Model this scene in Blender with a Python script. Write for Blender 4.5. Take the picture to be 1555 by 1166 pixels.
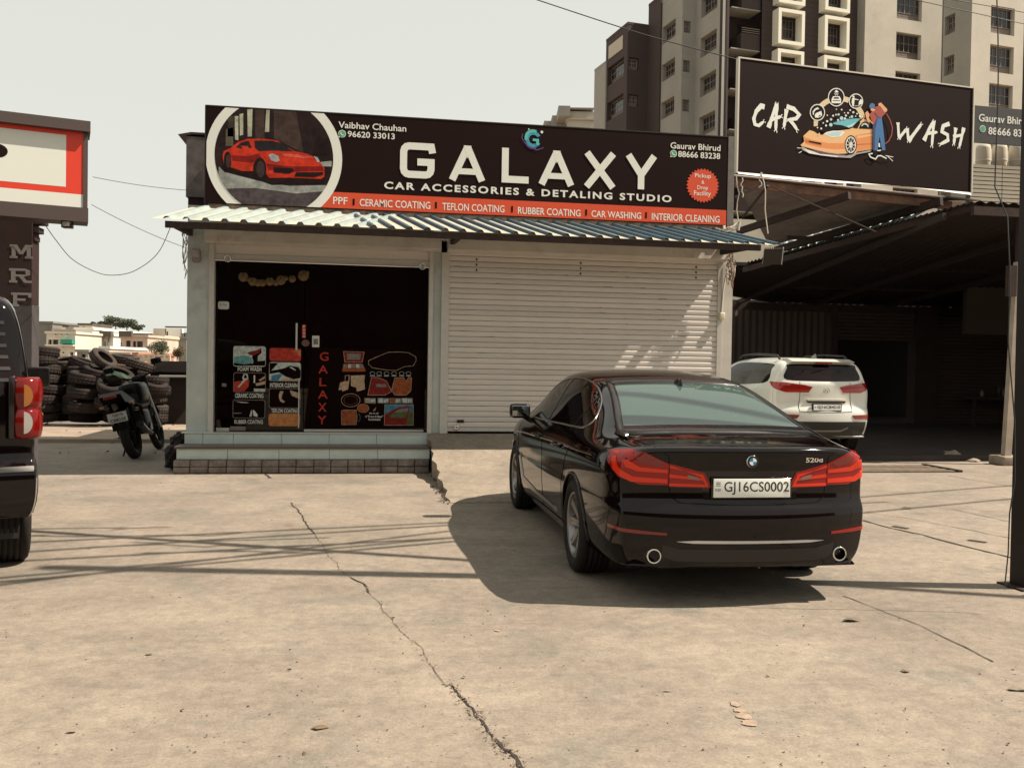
import bpy, bmesh, math, random
from mathutils import Vector, Matrix, geometry
from mathutils.bvhtree import BVHTree
random.seed(7)
PI = math.pi
for o in list(bpy.data.objects): bpy.data.objects.remove(o)
S = bpy.context.scene
COL = S.collection

# ---------------------------------------------------------------- camera
FPX, PITCH, ROLL, YAW, CAMH = 1385.12, .018098, .015827, .166276, 1.46657
c_f = Vector((math.sin(YAW)*math.cos(PITCH), math.cos(YAW)*math.cos(PITCH), -math.sin(PITCH)))
c_r0 = Vector((math.cos(YAW), -math.sin(YAW), 0)); c_u0 = c_r0.cross(c_f)
c_r = c_r0*math.cos(ROLL) + c_u0*math.sin(ROLL); c_u = c_u0*math.cos(ROLL) - c_r0*math.sin(ROLL)
CAMP = Vector((0, 0, CAMH))
cd = bpy.data.cameras.new('camera'); cam = bpy.data.objects.new('camera', cd); COL.objects.link(cam)
m3 = Matrix((c_r, c_u, -c_f)).transposed()
cam.matrix_world = Matrix.Translation(CAMP) @ m3.to_4x4()
cd.sensor_width = 36; cd.lens = 36*FPX/1555; cd.clip_start = .05; cd.clip_end = 3000
S.camera = cam
# ---------------------------------------------------------------- sky and sun
SUN = Vector((.75, -.14, 1)).normalized()
sun_el = math.asin(SUN.z); sun_az = math.atan2(SUN.x, SUN.y)
W = bpy.data.worlds.new('World'); S.world = W; W.use_nodes = True
wn = W.node_tree.nodes; wl = W.node_tree.links; wn.clear()
sky = wn.new('ShaderNodeTexSky'); sky.sky_type = 'NISHITA'; sky.sun_disc = False
sky.sun_elevation = sun_el; sky.sun_rotation = sun_az
sky.dust_density = 1; sky.air_density = 1; sky.ozone_density = 1
hs = wn.new('ShaderNodeHueSaturation'); hs.inputs['Saturation'].default_value = .22
tint = wn.new('ShaderNodeMix'); tint.data_type = 'RGBA'; tint.blend_type = 'MULTIPLY'
tint.inputs['Factor'].default_value = 1; tint.inputs['B'].default_value = (1.0, .975, .87, 1)
haze_mix = wn.new('ShaderNodeMix'); haze_mix.data_type = 'RGBA'; haze_mix.inputs['Factor'].default_value = .78
haze_mix.inputs['B'].default_value = (8.9, 8.95, 8.15, 1)      # white dusty sky
bg = wn.new('ShaderNodeBackground'); bg.inputs['Strength'].default_value = .055
wo = wn.new('ShaderNodeOutputWorld')
wl.new(sky.outputs[0], hs.inputs['Color']); wl.new(hs.outputs[0], tint.inputs['A'])
wl.new(tint.outputs['Result'], haze_mix.inputs['A']); wl.new(haze_mix.outputs['Result'], bg.inputs['Color']); wl.new(bg.outputs[0], wo.inputs['Surface'])
sd = bpy.data.lights.new('sun', 'SUN'); sd.energy = 5.0; sd.angle = math.radians(.53); sd.color = (1, .89, .75)
so = bpy.data.objects.new('sun', sd); COL.objects.link(so)
so.rotation_euler = SUN.to_track_quat('Z', 'Y').to_euler(); so.location = (20, -5, 30)
S.view_settings.view_transform = 'Standard'; S.view_settings.look = 'None'
S.view_settings.exposure = .85; S.view_settings.gamma = 1; S.view_settings.use_curve_mapping = False
S.render.engine = 'CYCLES'

# ---------------------------------------------------------------- helpers
def ray(x, y): return c_f + c_r*((x-777.5)/FPX) - c_u*((y-583)/FPX)
def atY(x, y, Y): d = ray(x, y); return CAMP + d*(Y/d.y)
def atX(x, y, X): d = ray(x, y); return CAMP + d*(X/d.x)
def atZ(x, y, Z=0.): d = ray(x, y); return CAMP + d*((Z-CAMH)/d.z)
def atP(x, y, p, n): d = ray(x, y); return CAMP + d*((Vector(p)-CAMP).dot(n)/d.dot(n))
def lin(c): return tuple(((v/255)/12.92 if v/255 <= .04045 else ((v/255+.055)/1.055)**2.4) for v in c)
MATS = {}
def M(name, col=(.5, .5, .5), rough=.6, metal=0, spec=.5, var=0, scale=8, bump=0, bscale=40, coat=0, emit=0, stretch=None, stain=None, smin=.52):
    """procedural principled material; var = albedo mottling, bump = fine relief, stain = colour of dirt patches"""
    if name in MATS: return MATS[name]
    m = bpy.data.materials.new(name); m.use_nodes = True; MATS[name] = m
    n = m.node_tree.nodes; l = m.node_tree.links; p = n['Principled BSDF']
    p.inputs['Base Color'].default_value = (*col, 1); p.inputs['Roughness'].default_value = rough
    p.inputs['Metallic'].default_value = metal; p.inputs['Specular IOR Level'].default_value = spec
    p.inputs['Coat Weight'].default_value = coat; p.inputs['Coat Roughness'].default_value = .03
    if emit: p.inputs['Emission Color'].default_value = (*col, 1); p.inputs['Emission Strength'].default_value = emit
    if var or bump or stain:
        tc = n.new('ShaderNodeTexCoord'); mp = n.new('ShaderNodeMapping')
        if stretch: mp.inputs['Scale'].default_value = stretch
        l.new(tc.outputs['Object'], mp.inputs['Vector'])
    if var or stain:
        nz = n.new('ShaderNodeTexNoise'); nz.inputs['Scale'].default_value = scale; nz.inputs['Detail'].default_value = 6
        nz.inputs['Roughness'].default_value = .65; l.new(mp.outputs[0], nz.inputs['Vector'])
        rp = n.new('ShaderNodeValToRGB'); e = rp.color_ramp.elements
        e[0].position = .3; e[1].position = .72
        e[0].color = (*[c*(1-var) for c in col], 1); e[1].color = (*[min(1, c*(1+var*.8)) for c in col], 1)
        l.new(nz.outputs['Fac'], rp.inputs[0]); out = rp.outputs[0]
        if stain:
            n2 = n.new('ShaderNodeTexNoise'); n2.inputs['Scale'].default_value = scale*.45; n2.inputs['Detail'].default_value = 8
            n2.inputs['Roughness'].default_value = .7; l.new(mp.outputs[0], n2.inputs['Vector'])
            r2 = n.new('ShaderNodeValToRGB'); r2.color_ramp.elements[0].position = smin; r2.color_ramp.elements[1].position = smin+.18
            l.new(n2.outputs['Fac'], r2.inputs[0])
            mx = n.new('ShaderNodeMix'); mx.data_type = 'RGBA'; l.new(r2.outputs[0], mx.inputs['Factor'])
            l.new(out, mx.inputs['A']); mx.inputs['B'].default_value = (*stain, 1); out = mx.outputs['Result']
        l.new(out, p.inputs['Base Color'])
    if bump:
        nb = n.new('ShaderNodeTexNoise'); nb.inputs['Scale'].default_value = bscale; nb.inputs['Detail'].default_value = 5
        l.new(mp.outputs[0], nb.inputs['Vector'])
        b = n.new('ShaderNodeBump'); b.inputs['Strength'].default_value = bump; b.inputs['Distance'].default_value = .02
        l.new(nb.outputs['Fac'], b.inputs['Height']); l.new(b.outputs[0], p.inputs['Normal'])
    return m
def glass(name, tint_, ior=1.5, body=(.02, .02, .02), bodyw=.3, rough=.02):
    """thin pane: fresnel reflection over tinted transparency mixed with a film colour for dust and painted sheen"""
    m = bpy.data.materials.new(name); m.use_nodes = True; MATS[name] = m
    n = m.node_tree.nodes; l = m.node_tree.links; n.clear()
    o = n.new('ShaderNodeOutputMaterial'); tr = n.new('ShaderNodeBsdfTransparent'); tr.inputs[0].default_value = (*tint_, 1)
    df = n.new('ShaderNodeBsdfDiffuse'); df.inputs[0].default_value = (*body, 1)
    gl = n.new('ShaderNodeBsdfGlossy'); gl.inputs['Roughness'].default_value = rough
    fr = n.new('ShaderNodeFresnel'); fr.inputs[0].default_value = ior
    m1 = n.new('ShaderNodeMixShader'); m1.inputs[0].default_value = bodyw
    l.new(tr.outputs[0], m1.inputs[1]); l.new(df.outputs[0], m1.inputs[2])
    m2 = n.new('ShaderNodeMixShader'); l.new(fr.outputs[0], m2.inputs[0]); l.new(m1.outputs[0], m2.inputs[1]); l.new(gl.outputs[0], m2.inputs[2])
    l.new(m2.outputs[0], o.inputs[0]); return m

M_BLACK = M('black_paint', (.004, .002, .002), .06, 0, .34)
M_WHITEP = M('white_car_paint', (.62, .62, .57), .3, 0, .5, coat=.6)
M_CHROME = M('chrome', (.75, .74, .70), .12, 1)
M_DKPLAST = M('dark_plastic', (.012, .010, .010), .5)
M_GAP = M('gap', (.003, .002, .002), .9, spec=.1)
M_TYRE = M('tyre_rubber', (.016, .013, .012), .8, spec=.25, var=.25, scale=20, bump=.15, bscale=90)
M_RIM = M('alloy_rim', (.24, .235, .23), .32, .85)
M_DISC = M('brake_disc', (.05, .045, .04), .5, .6)
M_REDLENS = M('red_lens', (.24, .007, .004), .15, spec=.4, coat=.15)
M_REDBRIGHT = M('red_lens_bright', (.62, .030, .008), .25, spec=.4, coat=.1)
M_REDDARK = M('red_lens_dark', (.16, .006, .004), .15, coat=.5)
M_CLEAR = M('clear_lens', (.7, .7, .66), .12, .3, coat=.5)
M_AMBER = M('amber_lens', (.75, .33, .10), .15, coat=.5)
M('gloss_black', (.008, .006, .006), .12); M('mirror', (.25, .28, .29), .03, 1); M('silver_paint', (.20, .20, .19), .3, .6)
M_PLATE = M('number_plate_white', (.72, .74, .70), .45)
M_INK = M('ink_black', (.008, .008, .008), .5)
M_SEAT = M('seat_leather', (.03, .028, .025), .5)
G_REAR = glass('rear_window_glass', (.40, .58, .54), 1.95, (.14, .23, .20), .34, .03)  # teal film: tint plus sky reflection painted into the pane
G_SIDE = glass('side_window_glass', (.16, .15, .14), 1.5, (.012, .008, .008), .45, .02)
G_DARK = glass('black_window_glass', (.05, .03, .03), 1.4, (.010, .003, .003), .7, .02)

def V(*a): return Vector(a)
class MB:
    """collects shapes for ONE mesh"""
    def __init__(s): s.v = []; s.f = []; s.sm = []
    def add(s, vs, fs, smooth=False, mtx=None):
        b = len(s.v)
        s.v += [tuple(mtx @ Vector(v)) if mtx else tuple(v) for v in vs]
        s.f += [tuple(i+b for i in f) for f in fs]; s.sm += [smooth]*len(fs); return s
    def box(s, a, b, mtx=None):
        x0, y0, z0 = a; x1, y1, z1 = b
        if x0 > x1: x0, x1 = x1, x0
        if y0 > y1: y0, y1 = y1, y0
        if z0 > z1: z0, z1 = z1, z0
        return s.add([(x0,y0,z0),(x1,y0,z0),(x1,y1,z0),(x0,y1,z0),(x0,y0,z1),(x1,y0,z1),(x1,y1,z1),(x0,y1,z1)],
              [(0,3,2,1),(4,5,6,7),(0,1,5,4),(1,2,6,5),(2,3,7,6),(3,0,4,7)], False, mtx)
    def rbox(s, a, b, r=.01, mtx=None):
        """box with its vertical and horizontal edges chamfered"""
        bm = bmesh.new(); bmesh.ops.create_cube(bm, size=1)
        ce = (Vector(a)+Vector(b))/2; sz = Vector(b)-Vector(a)
        for v in bm.verts: v.co = Vector((v.co.x*abs(sz.x), v.co.y*abs(sz.y), v.co.z*abs(sz.z))) + ce
        bmesh.ops.bevel(bm, geom=bm.edges[:], offset=r, segments=2, affect='EDGES', profile=.6)
        bm.verts.index_update()
        s.add([v.co[:] for v in bm.verts], [[v.index for v in f.verts] for f in bm.faces], True, mtx); bm.free(); return s
    def prism(s, poly, d0, d1, ax='y', mtx=None, smooth=False):
        """polygon in the plane across axis ax, from d0 to d1"""
        def P(u, v, d): return {'y': (u, d, v), 'x': (d, u, v), 'z': (u, v, d)}[ax]
        n = len(poly); vs = [P(u, v, d0) for u, v in poly] + [P(u, v, d1) for u, v in poly]
        tris = geometry.tessellate_polygon([[Vector((u, v, 0)) for u, v in poly]])
        fs = [tuple(t) for t in tris] + [tuple(i+n for i in reversed(t)) for t in tris] + [(i, i+n, (i+1) % n+n, (i+1) % n) for i in range(n)]
        return s.add(vs, fs, smooth, mtx)
    def tube(s, pts, r, n=8, cap=True, closed=False):
        pts = [Vector(p) for p in pts]; N = len(pts); rr = r if isinstance(r, (list, tuple)) else [r]*N
        vs = []; up = Vector((0, 0, 1)); prev = None
        for i, p in enumerate(pts):
            if closed: t = (pts[(i+1) % N]-pts[i-1])
            else: t = pts[min(i+1, N-1)]-pts[max(i-1, 0)]
            if t.length < 1e-9: t = Vector((0, 0, 1))
            t.normalize()
            if prev is None:
                a = t.cross(up) if abs(t.z) < .95 else t.cross(Vector((1, 0, 0)))
            else: a = prev - t*prev.dot(t)
            a.normalize(); prev = a; b = t.cross(a)
            for k in range(n):
                th = 2*PI*k/n; vs.append(p + a*math.cos(th)*rr[i] + b*math.sin(th)*rr[i])
        fs = []
        for i in range(N if closed else N-1):
            j = (i+1) % N
            for k in range(n): fs.append((i*n+k, i*n+(k+1) % n, j*n+(k+1) % n, j*n+k))
        s.add(vs, fs, True)
        if cap and not closed:
            s.add(vs[:n], [tuple(range(n-1, -1, -1))]); s.add(vs[-n:], [tuple(range(n))])
        return s
    def cyl(s, p, q, r, n=16): return s.tube([p, q], r, n)
    def lathe(s, prof, n=32, mtx=None, ax='x', smooth=True):
        """prof: (radius, axial); closed loop if first == last"""
        vs = []
        for k in range(n):
            th = 2*PI*k/n
            for r, a in prof:
                c, d = r*math.cos(th), r*math.sin(th)
                vs.append({'x': (a, c, d), 'y': (c, a, d), 'z': (c, d, a)}[ax])
        m = len(prof); fs = []
        for k in range(n):
            k2 = (k+1) % n
            for i in range(m-1): fs.append((k*m+i, k*m+i+1, k2*m+i+1, k2*m+i))
        return s.add(vs, fs, smooth, mtx)
    def build(s, name, mat, parent=None, world=False, link=True):
        me = bpy.data.meshes.new(name); me.from_pydata(s.v, [], s.f); me.update()
        me.polygons.foreach_set('use_smooth', s.sm)
        if mat: me.materials.append(mat)
        bm = bmesh.new(); bm.from_mesh(me); bmesh.ops.recalc_face_normals(bm, faces=bm.faces[:]); bm.to_mesh(me); bm.free()
        return mkobj(name, me, parent, world)
def mkobj(name, me, parent=None, world=False):
    o = bpy.data.objects.new(name, me); COL.objects.link(o)
    if parent is not None:
        o.parent = parent
        if world: o.matrix_parent_inverse = root_m(parent).inverted()
    return o
def root_m(o):
    m = Matrix.LocRotScale(o.location, o.rotation_euler, o.scale)
    return (root_m(o.parent) @ o.matrix_parent_inverse @ m) if o.parent else m
def tag(o, label=None, cat=None, group=None, kind=None):
    if label: o['label'] = label
    if cat: o['category'] = cat
    if group: o['group'] = group
    if kind: o['kind'] = kind
    return o
def thing(name, label, cat, loc=(0, 0, 0), rz=0, group=None):
    o = bpy.data.objects.new(name, None); COL.objects.link(o); o.location = loc; o.rotation_euler = (0, 0, rz)
    o.empty_display_size = .1
    return tag(o, label, cat, group)
def copy_part(src, parent, mtx=None, name=None):
    c = src.copy(); COL.objects.link(c); c.parent = parent
    if mtx is not None: c.matrix_basis = mtx
    return c
def copy_tree(o, parent=None, children=None):
    c = o.copy(); COL.objects.link(c)
    if parent is not None: c.parent = parent
    for ch in list(o.children): copy_tree(ch, c)
    return c
def struct(o): o['kind'] = 'structure'; return o

# text laid flat: returns verts/faces in a unit box (0..1, 0..1) plus its natural aspect
_tc = {}
def text_mesh(s, bold=.0, sp=1.):
    k = (s, bold, sp)
    if k in _tc: return _tc[k]
    cu = bpy.data.curves.new('t', 'FONT'); cu.body = s; cu.size = 1; cu.offset = bold; cu.resolution_u = 3; cu.space_character = sp
    o = bpy.data.objects.new('t', cu); COL.objects.link(o)
    dg = bpy.context.evaluated_depsgraph_get(); dg.update()
    me = bpy.data.meshes.new_from_object(o.evaluated_get(dg))
    vs = [v.co[:] for v in me.vertices]; fs = [tuple(p.vertices) for p in me.polygons]
    bpy.data.objects.remove(o); bpy.data.curves.remove(cu); bpy.data.meshes.remove(me)
    x0 = min(v[0] for v in vs); x1 = max(v[0] for v in vs); y0 = min(v[1] for v in vs); y1 = max(v[1] for v in vs)
    r = ([((v[0]-x0)/(x1-x0), (v[1]-y0)/(y1-y0)) for v in vs], fs, (x1-x0)/(y1-y0))
    _tc[k] = r; return r
class Plane:
    """a flat sheet to print on: origin o, unit u (right), w (up), n (towards viewer)"""
    def __init__(s, o, u, w=(0, 0, 1)):
        s.o = Vector(o); s.u = Vector(u).normalized(); s.w = Vector(w).normalized(); s.n = s.u.cross(s.w).normalized()
    def P(s, a, b, d=0): return s.o + s.u*a + s.w*b + s.n*d
    def px(s, x, y):
        p = atP(x, y, s.o, s.n) - s.o; return (p.dot(s.u), p.dot(s.w))
    def text(s, mb, st, x0, x1, z0, z1, d=.004, bold=.0, sp=1.):
        vs, fs, _ = text_mesh(st, bold, sp)
        return mb.add([s.P(x0+(x1-x0)*a, z0+(z1-z0)*b, d) for a, b in vs], fs)
    def ptext(s, mb, st, xl, yl, xr, yt, d=.004, bold=.0):
        """bounding box given by photograph pixels: left, bottom at left end, right, top at left end"""
        a = s.px(xl, yl); b = s.px(xl, yt); c = s.px(xr, yl + (xr-xl)*((yl-558)*-1.2e-4+.016))
        return s.text(mb, st, a[0], c[0], a[1], b[1], d, bold)
    def poly(s, mb, pts, d=.004, clip=None):
        if clip: pts = clip_rect(pts, *clip)
        if len(pts) < 3: return mb
        t = geometry.tessellate_polygon([[Vector((u, v, 0)) for u, v in pts]])
        return mb.add([s.P(u, v, d) for u, v in pts], [tuple(k) for k in t])
    def ppoly(s, mb, pts, d=.004, clip=None): return s.poly(mb, [s.px(*p) for p in pts], d, clip)
    def disc(s, mb, c, r, d=.004, n=32, ry=None, clip=None):
        ry = ry or r
        return s.poly(mb, [(c[0]+r*math.cos(2*PI*k/n), c[1]+ry*math.sin(2*PI*k/n)) for k in range(n)], d, clip)
    def ring(s, mb, c, r0, r1, d=.004, n=48, clip=None, e=1):
        for k in range(n):
            a, b = 2*PI*k/n, 2*PI*(k+1)/n
            s.poly(mb, [(c[0]+r*math.cos(t), c[1]+r*e*math.sin(t)) for r, t in ((r0, a), (r1, a), (r1, b), (r0, b))], d, clip)
        return mb
    def stroke(s, mb, pts, w, d=.004, closed=False):
        """polyline with mitred joins; w may be a list"""
        pts = [Vector((p[0], p[1])) for p in pts]; n = len(pts); ws = w if isinstance(w, (list, tuple)) else [w]*n
        L = []; R = []
        for i in range(n):
            if closed: a, b = (pts[i]-pts[i-1]).normalized(), (pts[(i+1) % n]-pts[i]).normalized()
            else:
                a = (pts[i]-pts[i-1]).normalized() if i else None; b = (pts[i+1]-pts[i]).normalized() if i < n-1 else None
                a = a or b; b = b or a
            na = Vector((-a.y, a.x)); nb = Vector((-b.y, b.x)); m = (na+nb)
            if m.length < .2: m = na*1.
            m.normalize(); k = ws[i]/2/max(.35, m.dot(na)); L.append(pts[i]+m*k); R.append(pts[i]-m*k)
        for i in range(n if closed else n-1):
            j = (i+1) % n
            mb.add([s.P(*L[i], d), s.P(*L[j], d), s.P(*R[j], d), s.P(*R[i], d)], [(0, 1, 2, 3)])
        return mb
def clip_rect(pts, x0, x1, y0, y1):
    def cl(ps, f, g):
        out = []
        for i in range(len(ps)):
            a, b = ps[i-1], ps[i]
            if f(b):
                if not f(a): out.append(g(a, b))
                out.append(b)
            elif f(a): out.append(g(a, b))
        return out
    def ix(c): return lambda a, b: (c, a[1]+(b[1]-a[1])*(c-a[0])/(b[0]-a[0]))
    def iy(c): return lambda a, b: (a[0]+(b[0]-a[0])*(c-a[1])/(b[1]-a[1]), c)
    for f, g in ((lambda p: p[0] >= x0, ix(x0)), (lambda p: p[0] <= x1, ix(x1)), (lambda p: p[1] >= y0, iy(y0)), (lambda p: p[1] <= y1, iy(y1))):
        if len(pts) < 3: return []
        pts = cl(pts, f, g)
    return pts
def clip_convex(pts, cv):
    n = len(cv); A = sum(cv[i-1][0]*cv[i][1]-cv[i][0]*cv[i-1][1] for i in range(n)); sg = 1 if A > 0 else -1
    for i in range(n):
        a, b = cv[i-1], cv[i]; f = lambda p: sg*((b[0]-a[0])*(p[1]-a[1])-(b[1]-a[1])*(p[0]-a[0]))
        out = []
        for k in range(len(pts)):
            p, q = pts[k-1], pts[k]; fp, fq = f(p), f(q)
            if (fp >= 0) != (fq >= 0): t = fp/(fp-fq); out.append((p[0]+(q[0]-p[0])*t, p[1]+(q[1]-p[1])*t))
            if fq >= 0: out.append(q)
        pts = out
        if len(pts) < 3: return []
    return pts
def lerp(a, b, t): return a+(b-a)*t
def interp(xs, ys, x):
    if x <= xs[0]: return ys[0]
    for i in range(1, len(xs)):
        if x <= xs[i]: return lerp(ys[i-1], ys[i], (x-xs[i-1])/(xs[i]-xs[i-1]))
    return ys[-1]
def smooth_interp(xs, ys, x):
    """Catmull-Rom through the points"""
    if x <= xs[0]: return ys[0]
    if x >= xs[-1]: return ys[-1]
    for i in range(1, len(xs)):
        if x <= xs[i]:
            h = xs[i]-xs[i-1]; t = (x-xs[i-1])/h
            d = lambda k: (ys[min(k+1, len(xs)-1)]-ys[max(k-1, 0)])/(xs[min(k+1, len(xs)-1)]-xs[max(k-1, 0)])*h
            return (2*t**3-3*t*t+1)*ys[i-1] + (t**3-2*t*t+t)*d(i-1) + (-2*t**3+3*t*t)*ys[i] + (t**3-t*t)*d(i)
# ---------------------------------------------------------------- ground
def concrete_mat(name, base, joints=False):
    m = bpy.data.materials.new(name); m.use_nodes = True; MATS[name] = m
    n = m.node_tree.nodes; l = m.node_tree.links; p = n['Principled BSDF']; p.inputs['Roughness'].default_value = .82
    p.inputs['Specular IOR Level'].default_value = .3
    tc = n.new('ShaderNodeTexCoord')
    def noise(scale, detail=6, rough=.6, st=None, dist=0):
        t = n.new('ShaderNodeTexNoise'); t.inputs['Scale'].default_value = scale; t.inputs['Detail'].default_value = detail
        t.inputs['Roughness'].default_value = rough; t.inputs['Distortion'].default_value = dist
        mp = n.new('ShaderNodeMapping'); l.new(tc.outputs['Object'], mp.inputs[0])
        if st: mp.inputs['Scale'].default_value = st[:3]; mp.inputs['Rotation'].default_value = (0, 0, st[3])
        l.new(mp.outputs[0], t.inputs['Vector']); return t.outputs['Fac']
    def ramp(src, a, b, ca, cb):
        r = n.new('ShaderNodeValToRGB'); e = r.color_ramp.elements; e[0].position = a; e[1].position = b
        e[0].color = (*ca, 1); e[1].color = (*cb, 1); l.new(src, r.inputs[0]); return r.outputs[0]
    def mix(a, b, fac=None, mode='MIX', f=1):
        x = n.new('ShaderNodeMix'); x.data_type = 'RGBA'; x.blend_type = mode; x.inputs['Factor'].default_value = f
        l.new(a, x.inputs['A']); l.new(b, x.inputs['B'])
        if fac is not None: l.new(fac, x.inputs['Factor'])
        return x.outputs['Result']
    b0 = base
    c = ramp(noise(.7, 7, .68), .35, .66, tuple(v*.80 for v in b0), tuple(min(1, v*1.14) for v in b0))
    grey = tuple(.30*v+.70*k for v, k in zip(b0, (.125, .128, .108)))
    gm = ramp(noise(1.1, 9, .76, (1, 1.1, 1, .4), .3), .51, .66, (0, 0, 0), (.9, .9, .9))
    g = n.new('ShaderNodeRGB'); g.outputs[0].default_value = (*grey, 1); c = mix(c, g.outputs[0], gm)
    st = ramp(noise(2.4, 10, .8, (.8, 1.2, 1, .3), .2), .40, .60, (.88, .88, .88), (1.06, 1.06, 1.05)); c = mix(c, st, None, 'MULTIPLY')
    bl = ramp(noise(12, 9, .85, (1, 1., 1, .1), .1), .40, .60, (.80, .80, .80), (1.11, 1.11, 1.10)); c = mix(c, bl, None, 'MULTIPLY')
    fn = ramp(noise(75, 6, .8), .36, .64, (.78, .78, .775), (1.14, 1.14, 1.13)); c = mix(c, fn, None, 'MULTIPLY')
    sp = ramp(noise(34, 2, .5), .70, .74, (1, 1, 1), (.42, .38, .35)); c = mix(c, sp, None, 'MULTIPLY')
    sc = ramp(noise(2.2, 9, .8, (.25, 5.0, 1, .42), .8), .60, .70, (1, 1, 1), (1.16, 1.15, 1.13)); c = mix(c, sc, None, 'MULTIPLY')
    sd2 = ramp(noise(3.1, 9, .8, (.3, 4.0, 1, .15), 1.2), .62, .70, (1, 1, 1), (.80, .80, .81)); c = mix(c, sd2, None, 'MULTIPLY')
    mk = ramp(noise(1.1, 3, .5), .67, .72, (0, 0, 0), (.5, .5, .5)); dk = n.new('ShaderNodeRGB'); dk.outputs[0].default_value = (.10, .075, .057, 1)
    c = mix(c, dk.outputs[0], mk)
    l.new(c, p.inputs['Base Color'])
    b = n.new('ShaderNodeBump'); b.inputs['Strength'].default_value = .30; b.inputs['Distance'].default_value = .005
    hb = n.new('ShaderNodeMath'); hb.operation = 'ADD'; l.new(noise(45, 8, .75), hb.inputs[0]); l.new(noise(170, 3, .6), hb.inputs[1])
    l.new(hb.outputs[0], b.inputs['Height']); l.new(b.outputs[0], p.inputs['Normal'])
    return m
M_CONC = concrete_mat('concrete_slab', (.246, .203, .164))
M_RAMP = concrete_mat('ramp_concrete', (.262, .216, .172))
M_EARTH = M('dusty_earth', (.30, .23, .16), .95, var=.3, scale=.4, bump=.3, bscale=6)
struct(MB().add([(-900, -120, -.3), (900, -120, -.3), (900, 1500, -.3), (-900, 1500, -.3)], [(0, 1, 2, 3)]).build('ground', M_EARTH))
struct(MB().box((-26, -14, -.28), (34, 21.0, 0)).build('forecourt', M_CONC))
struct(MB().box((-26, 21.003, -.28), (-2.6, 60, 0)).box((5.0, 21.003, -.28), (60, 40, 0)).build('yard', M('yard_concrete', (.12, .10, .08), .9, var=.35, scale=1.2, stain=(.03, .025, .02))))
# raised strip in front of the tyres
rm = MB(); rm.box((-9.5, 17.3, 0), (-2.9, 21.4, .07)); struct(rm.build('tyre_yard_slab', M('slab_dusty', (.26, .20, .15), .9, var=.3, scale=2)))
# ramp up to the shutter, broken at its lower left corner
r = MB(); nx, ny = 30, 22; vs = []; top = []
for j in range(ny+1):
    for i in range(nx+1):
        t = j/ny; x = lerp(.985, 5.60, i/nx) + (0.02*math.sin(j*2.1)+.015*math.sin(j*5.3))*(i == 0); y = lerp(9.75, 13.16, t); z = interp([9.8, 10.8, 11.8, 12.5, 13.0], [0, .09, .215, .345, .497], y)
        vs.append((x, y, z+.004))
r.add(vs, [(j*(nx+1)+i, j*(nx+1)+i+1, (j+1)*(nx+1)+i+1, (j+1)*(nx+1)+i) for j in range(ny) for i in range(nx)], True)
lo = [(vs[j*(nx+1)][0]+.03*random.random(), vs[j*(nx+1)][1], -.05) for j in range(ny+1)]
r.add([vs[j*(nx+1)] for j in range(ny+1)]+lo, [(j, j+1, ny+2+j, ny+1+j) for j in range(ny)])
rt = [(5.60, v[1], -.05) for v in lo]
r.add([vs[j*(nx+1)+nx] for j in range(ny+1)]+rt, [(j, j+1, ny+2+j, ny+1+j) for j in range(ny)])
struct(r.build('ramp', M_RAMP))
# crumbs at the ramp's broken edge
cr = MB(); 
for k in range(70):
    y = random.uniform(9.6, 12.3); x = 1.0-abs(random.gauss(0, .05))-.02*(y < 10.2); s_ = random.uniform(.008, .035)*(1.2 if y < 10.6 else .6)
    a = [(x+random.uniform(-s_, s_), y+random.uniform(-s_, s_), random.uniform(0, s_*1.2)) for _ in range(5)]
    cr.add(a, [(0, 1, 2), (0, 2, 3), (0, 3, 4), (1, 2, 4), (2, 3, 4), (0, 1, 4)])
tag(cr.build('rubble', M('rubble', (.09, .07, .055), .95)), 'crumbled concrete along the broken left edge of the ramp', 'rubble', kind='stuff')

# cracks and joints: narrow sunken-looking dark seams with crumbled lips
M_CRACK = M('crack_dark', (.025, .018, .014), .95); M_LIP = M('crack_lip', (.20, .155, .11), .95, var=.4, scale=25, bump=.6, bscale=60)
def seam(name, pts, w, seg=.05, jag=.012, lip=0):
    P_ = []
    for a, b in zip(pts[:-1], pts[1:]):
        a = Vector(a); b = Vector(b); n = max(1, int((b-a).length/seg)); P_ += [a.lerp(b, k/n) for k in range(n)]
    P_.append(Vector(pts[-1])); m = MB(); L = []; R_ = []; off = 0
    for i, p in enumerate(P_):
        t = (P_[min(i+1, len(P_)-1)]-P_[max(i-1, 0)]).normalized(); nn = Vector((-t.y, t.x)); off = off*.8+random.gauss(0, jag)*.6
        f = i/max(1, len(P_)-1); ww = (w(f) if callable(w) else w)*random.uniform(.45, 1.4); q = p+nn*off
        L.append((*(q+nn*ww/2), .004)); R_.append((*(q-nn*ww/2), .004))
    n = len(L); m.add(L+R_, [(i, i+1, n+i+1, n+i) for i in range(n-1)])
    o = struct(m.build(name, M_CRACK))
    if lip:
        g = MB()
        for i in range(n):
            for _ in range(int(lip)):
                c = Vector(L[i] if random.random() < .35 else R_[i]) + Vector((random.gauss(0, .02), random.gauss(0, .03), -.003)); s_ = random.uniform(.004, .013)
                a = [c+Vector((random.uniform(-s_, s_), random.uniform(-s_, s_), random.uniform(0, s_))) for _ in range(4)]
                g.add(a, [(0, 1, 2), (0, 2, 3), (0, 1, 3), (1, 2, 3)])
        tag(g.build('grit', M_LIP), 'crumbled grit along the long crack in the concrete', 'grit', kind='stuff')
    return o
g2 = lambda x, y: tuple(atZ(x, y)[:2])
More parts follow.
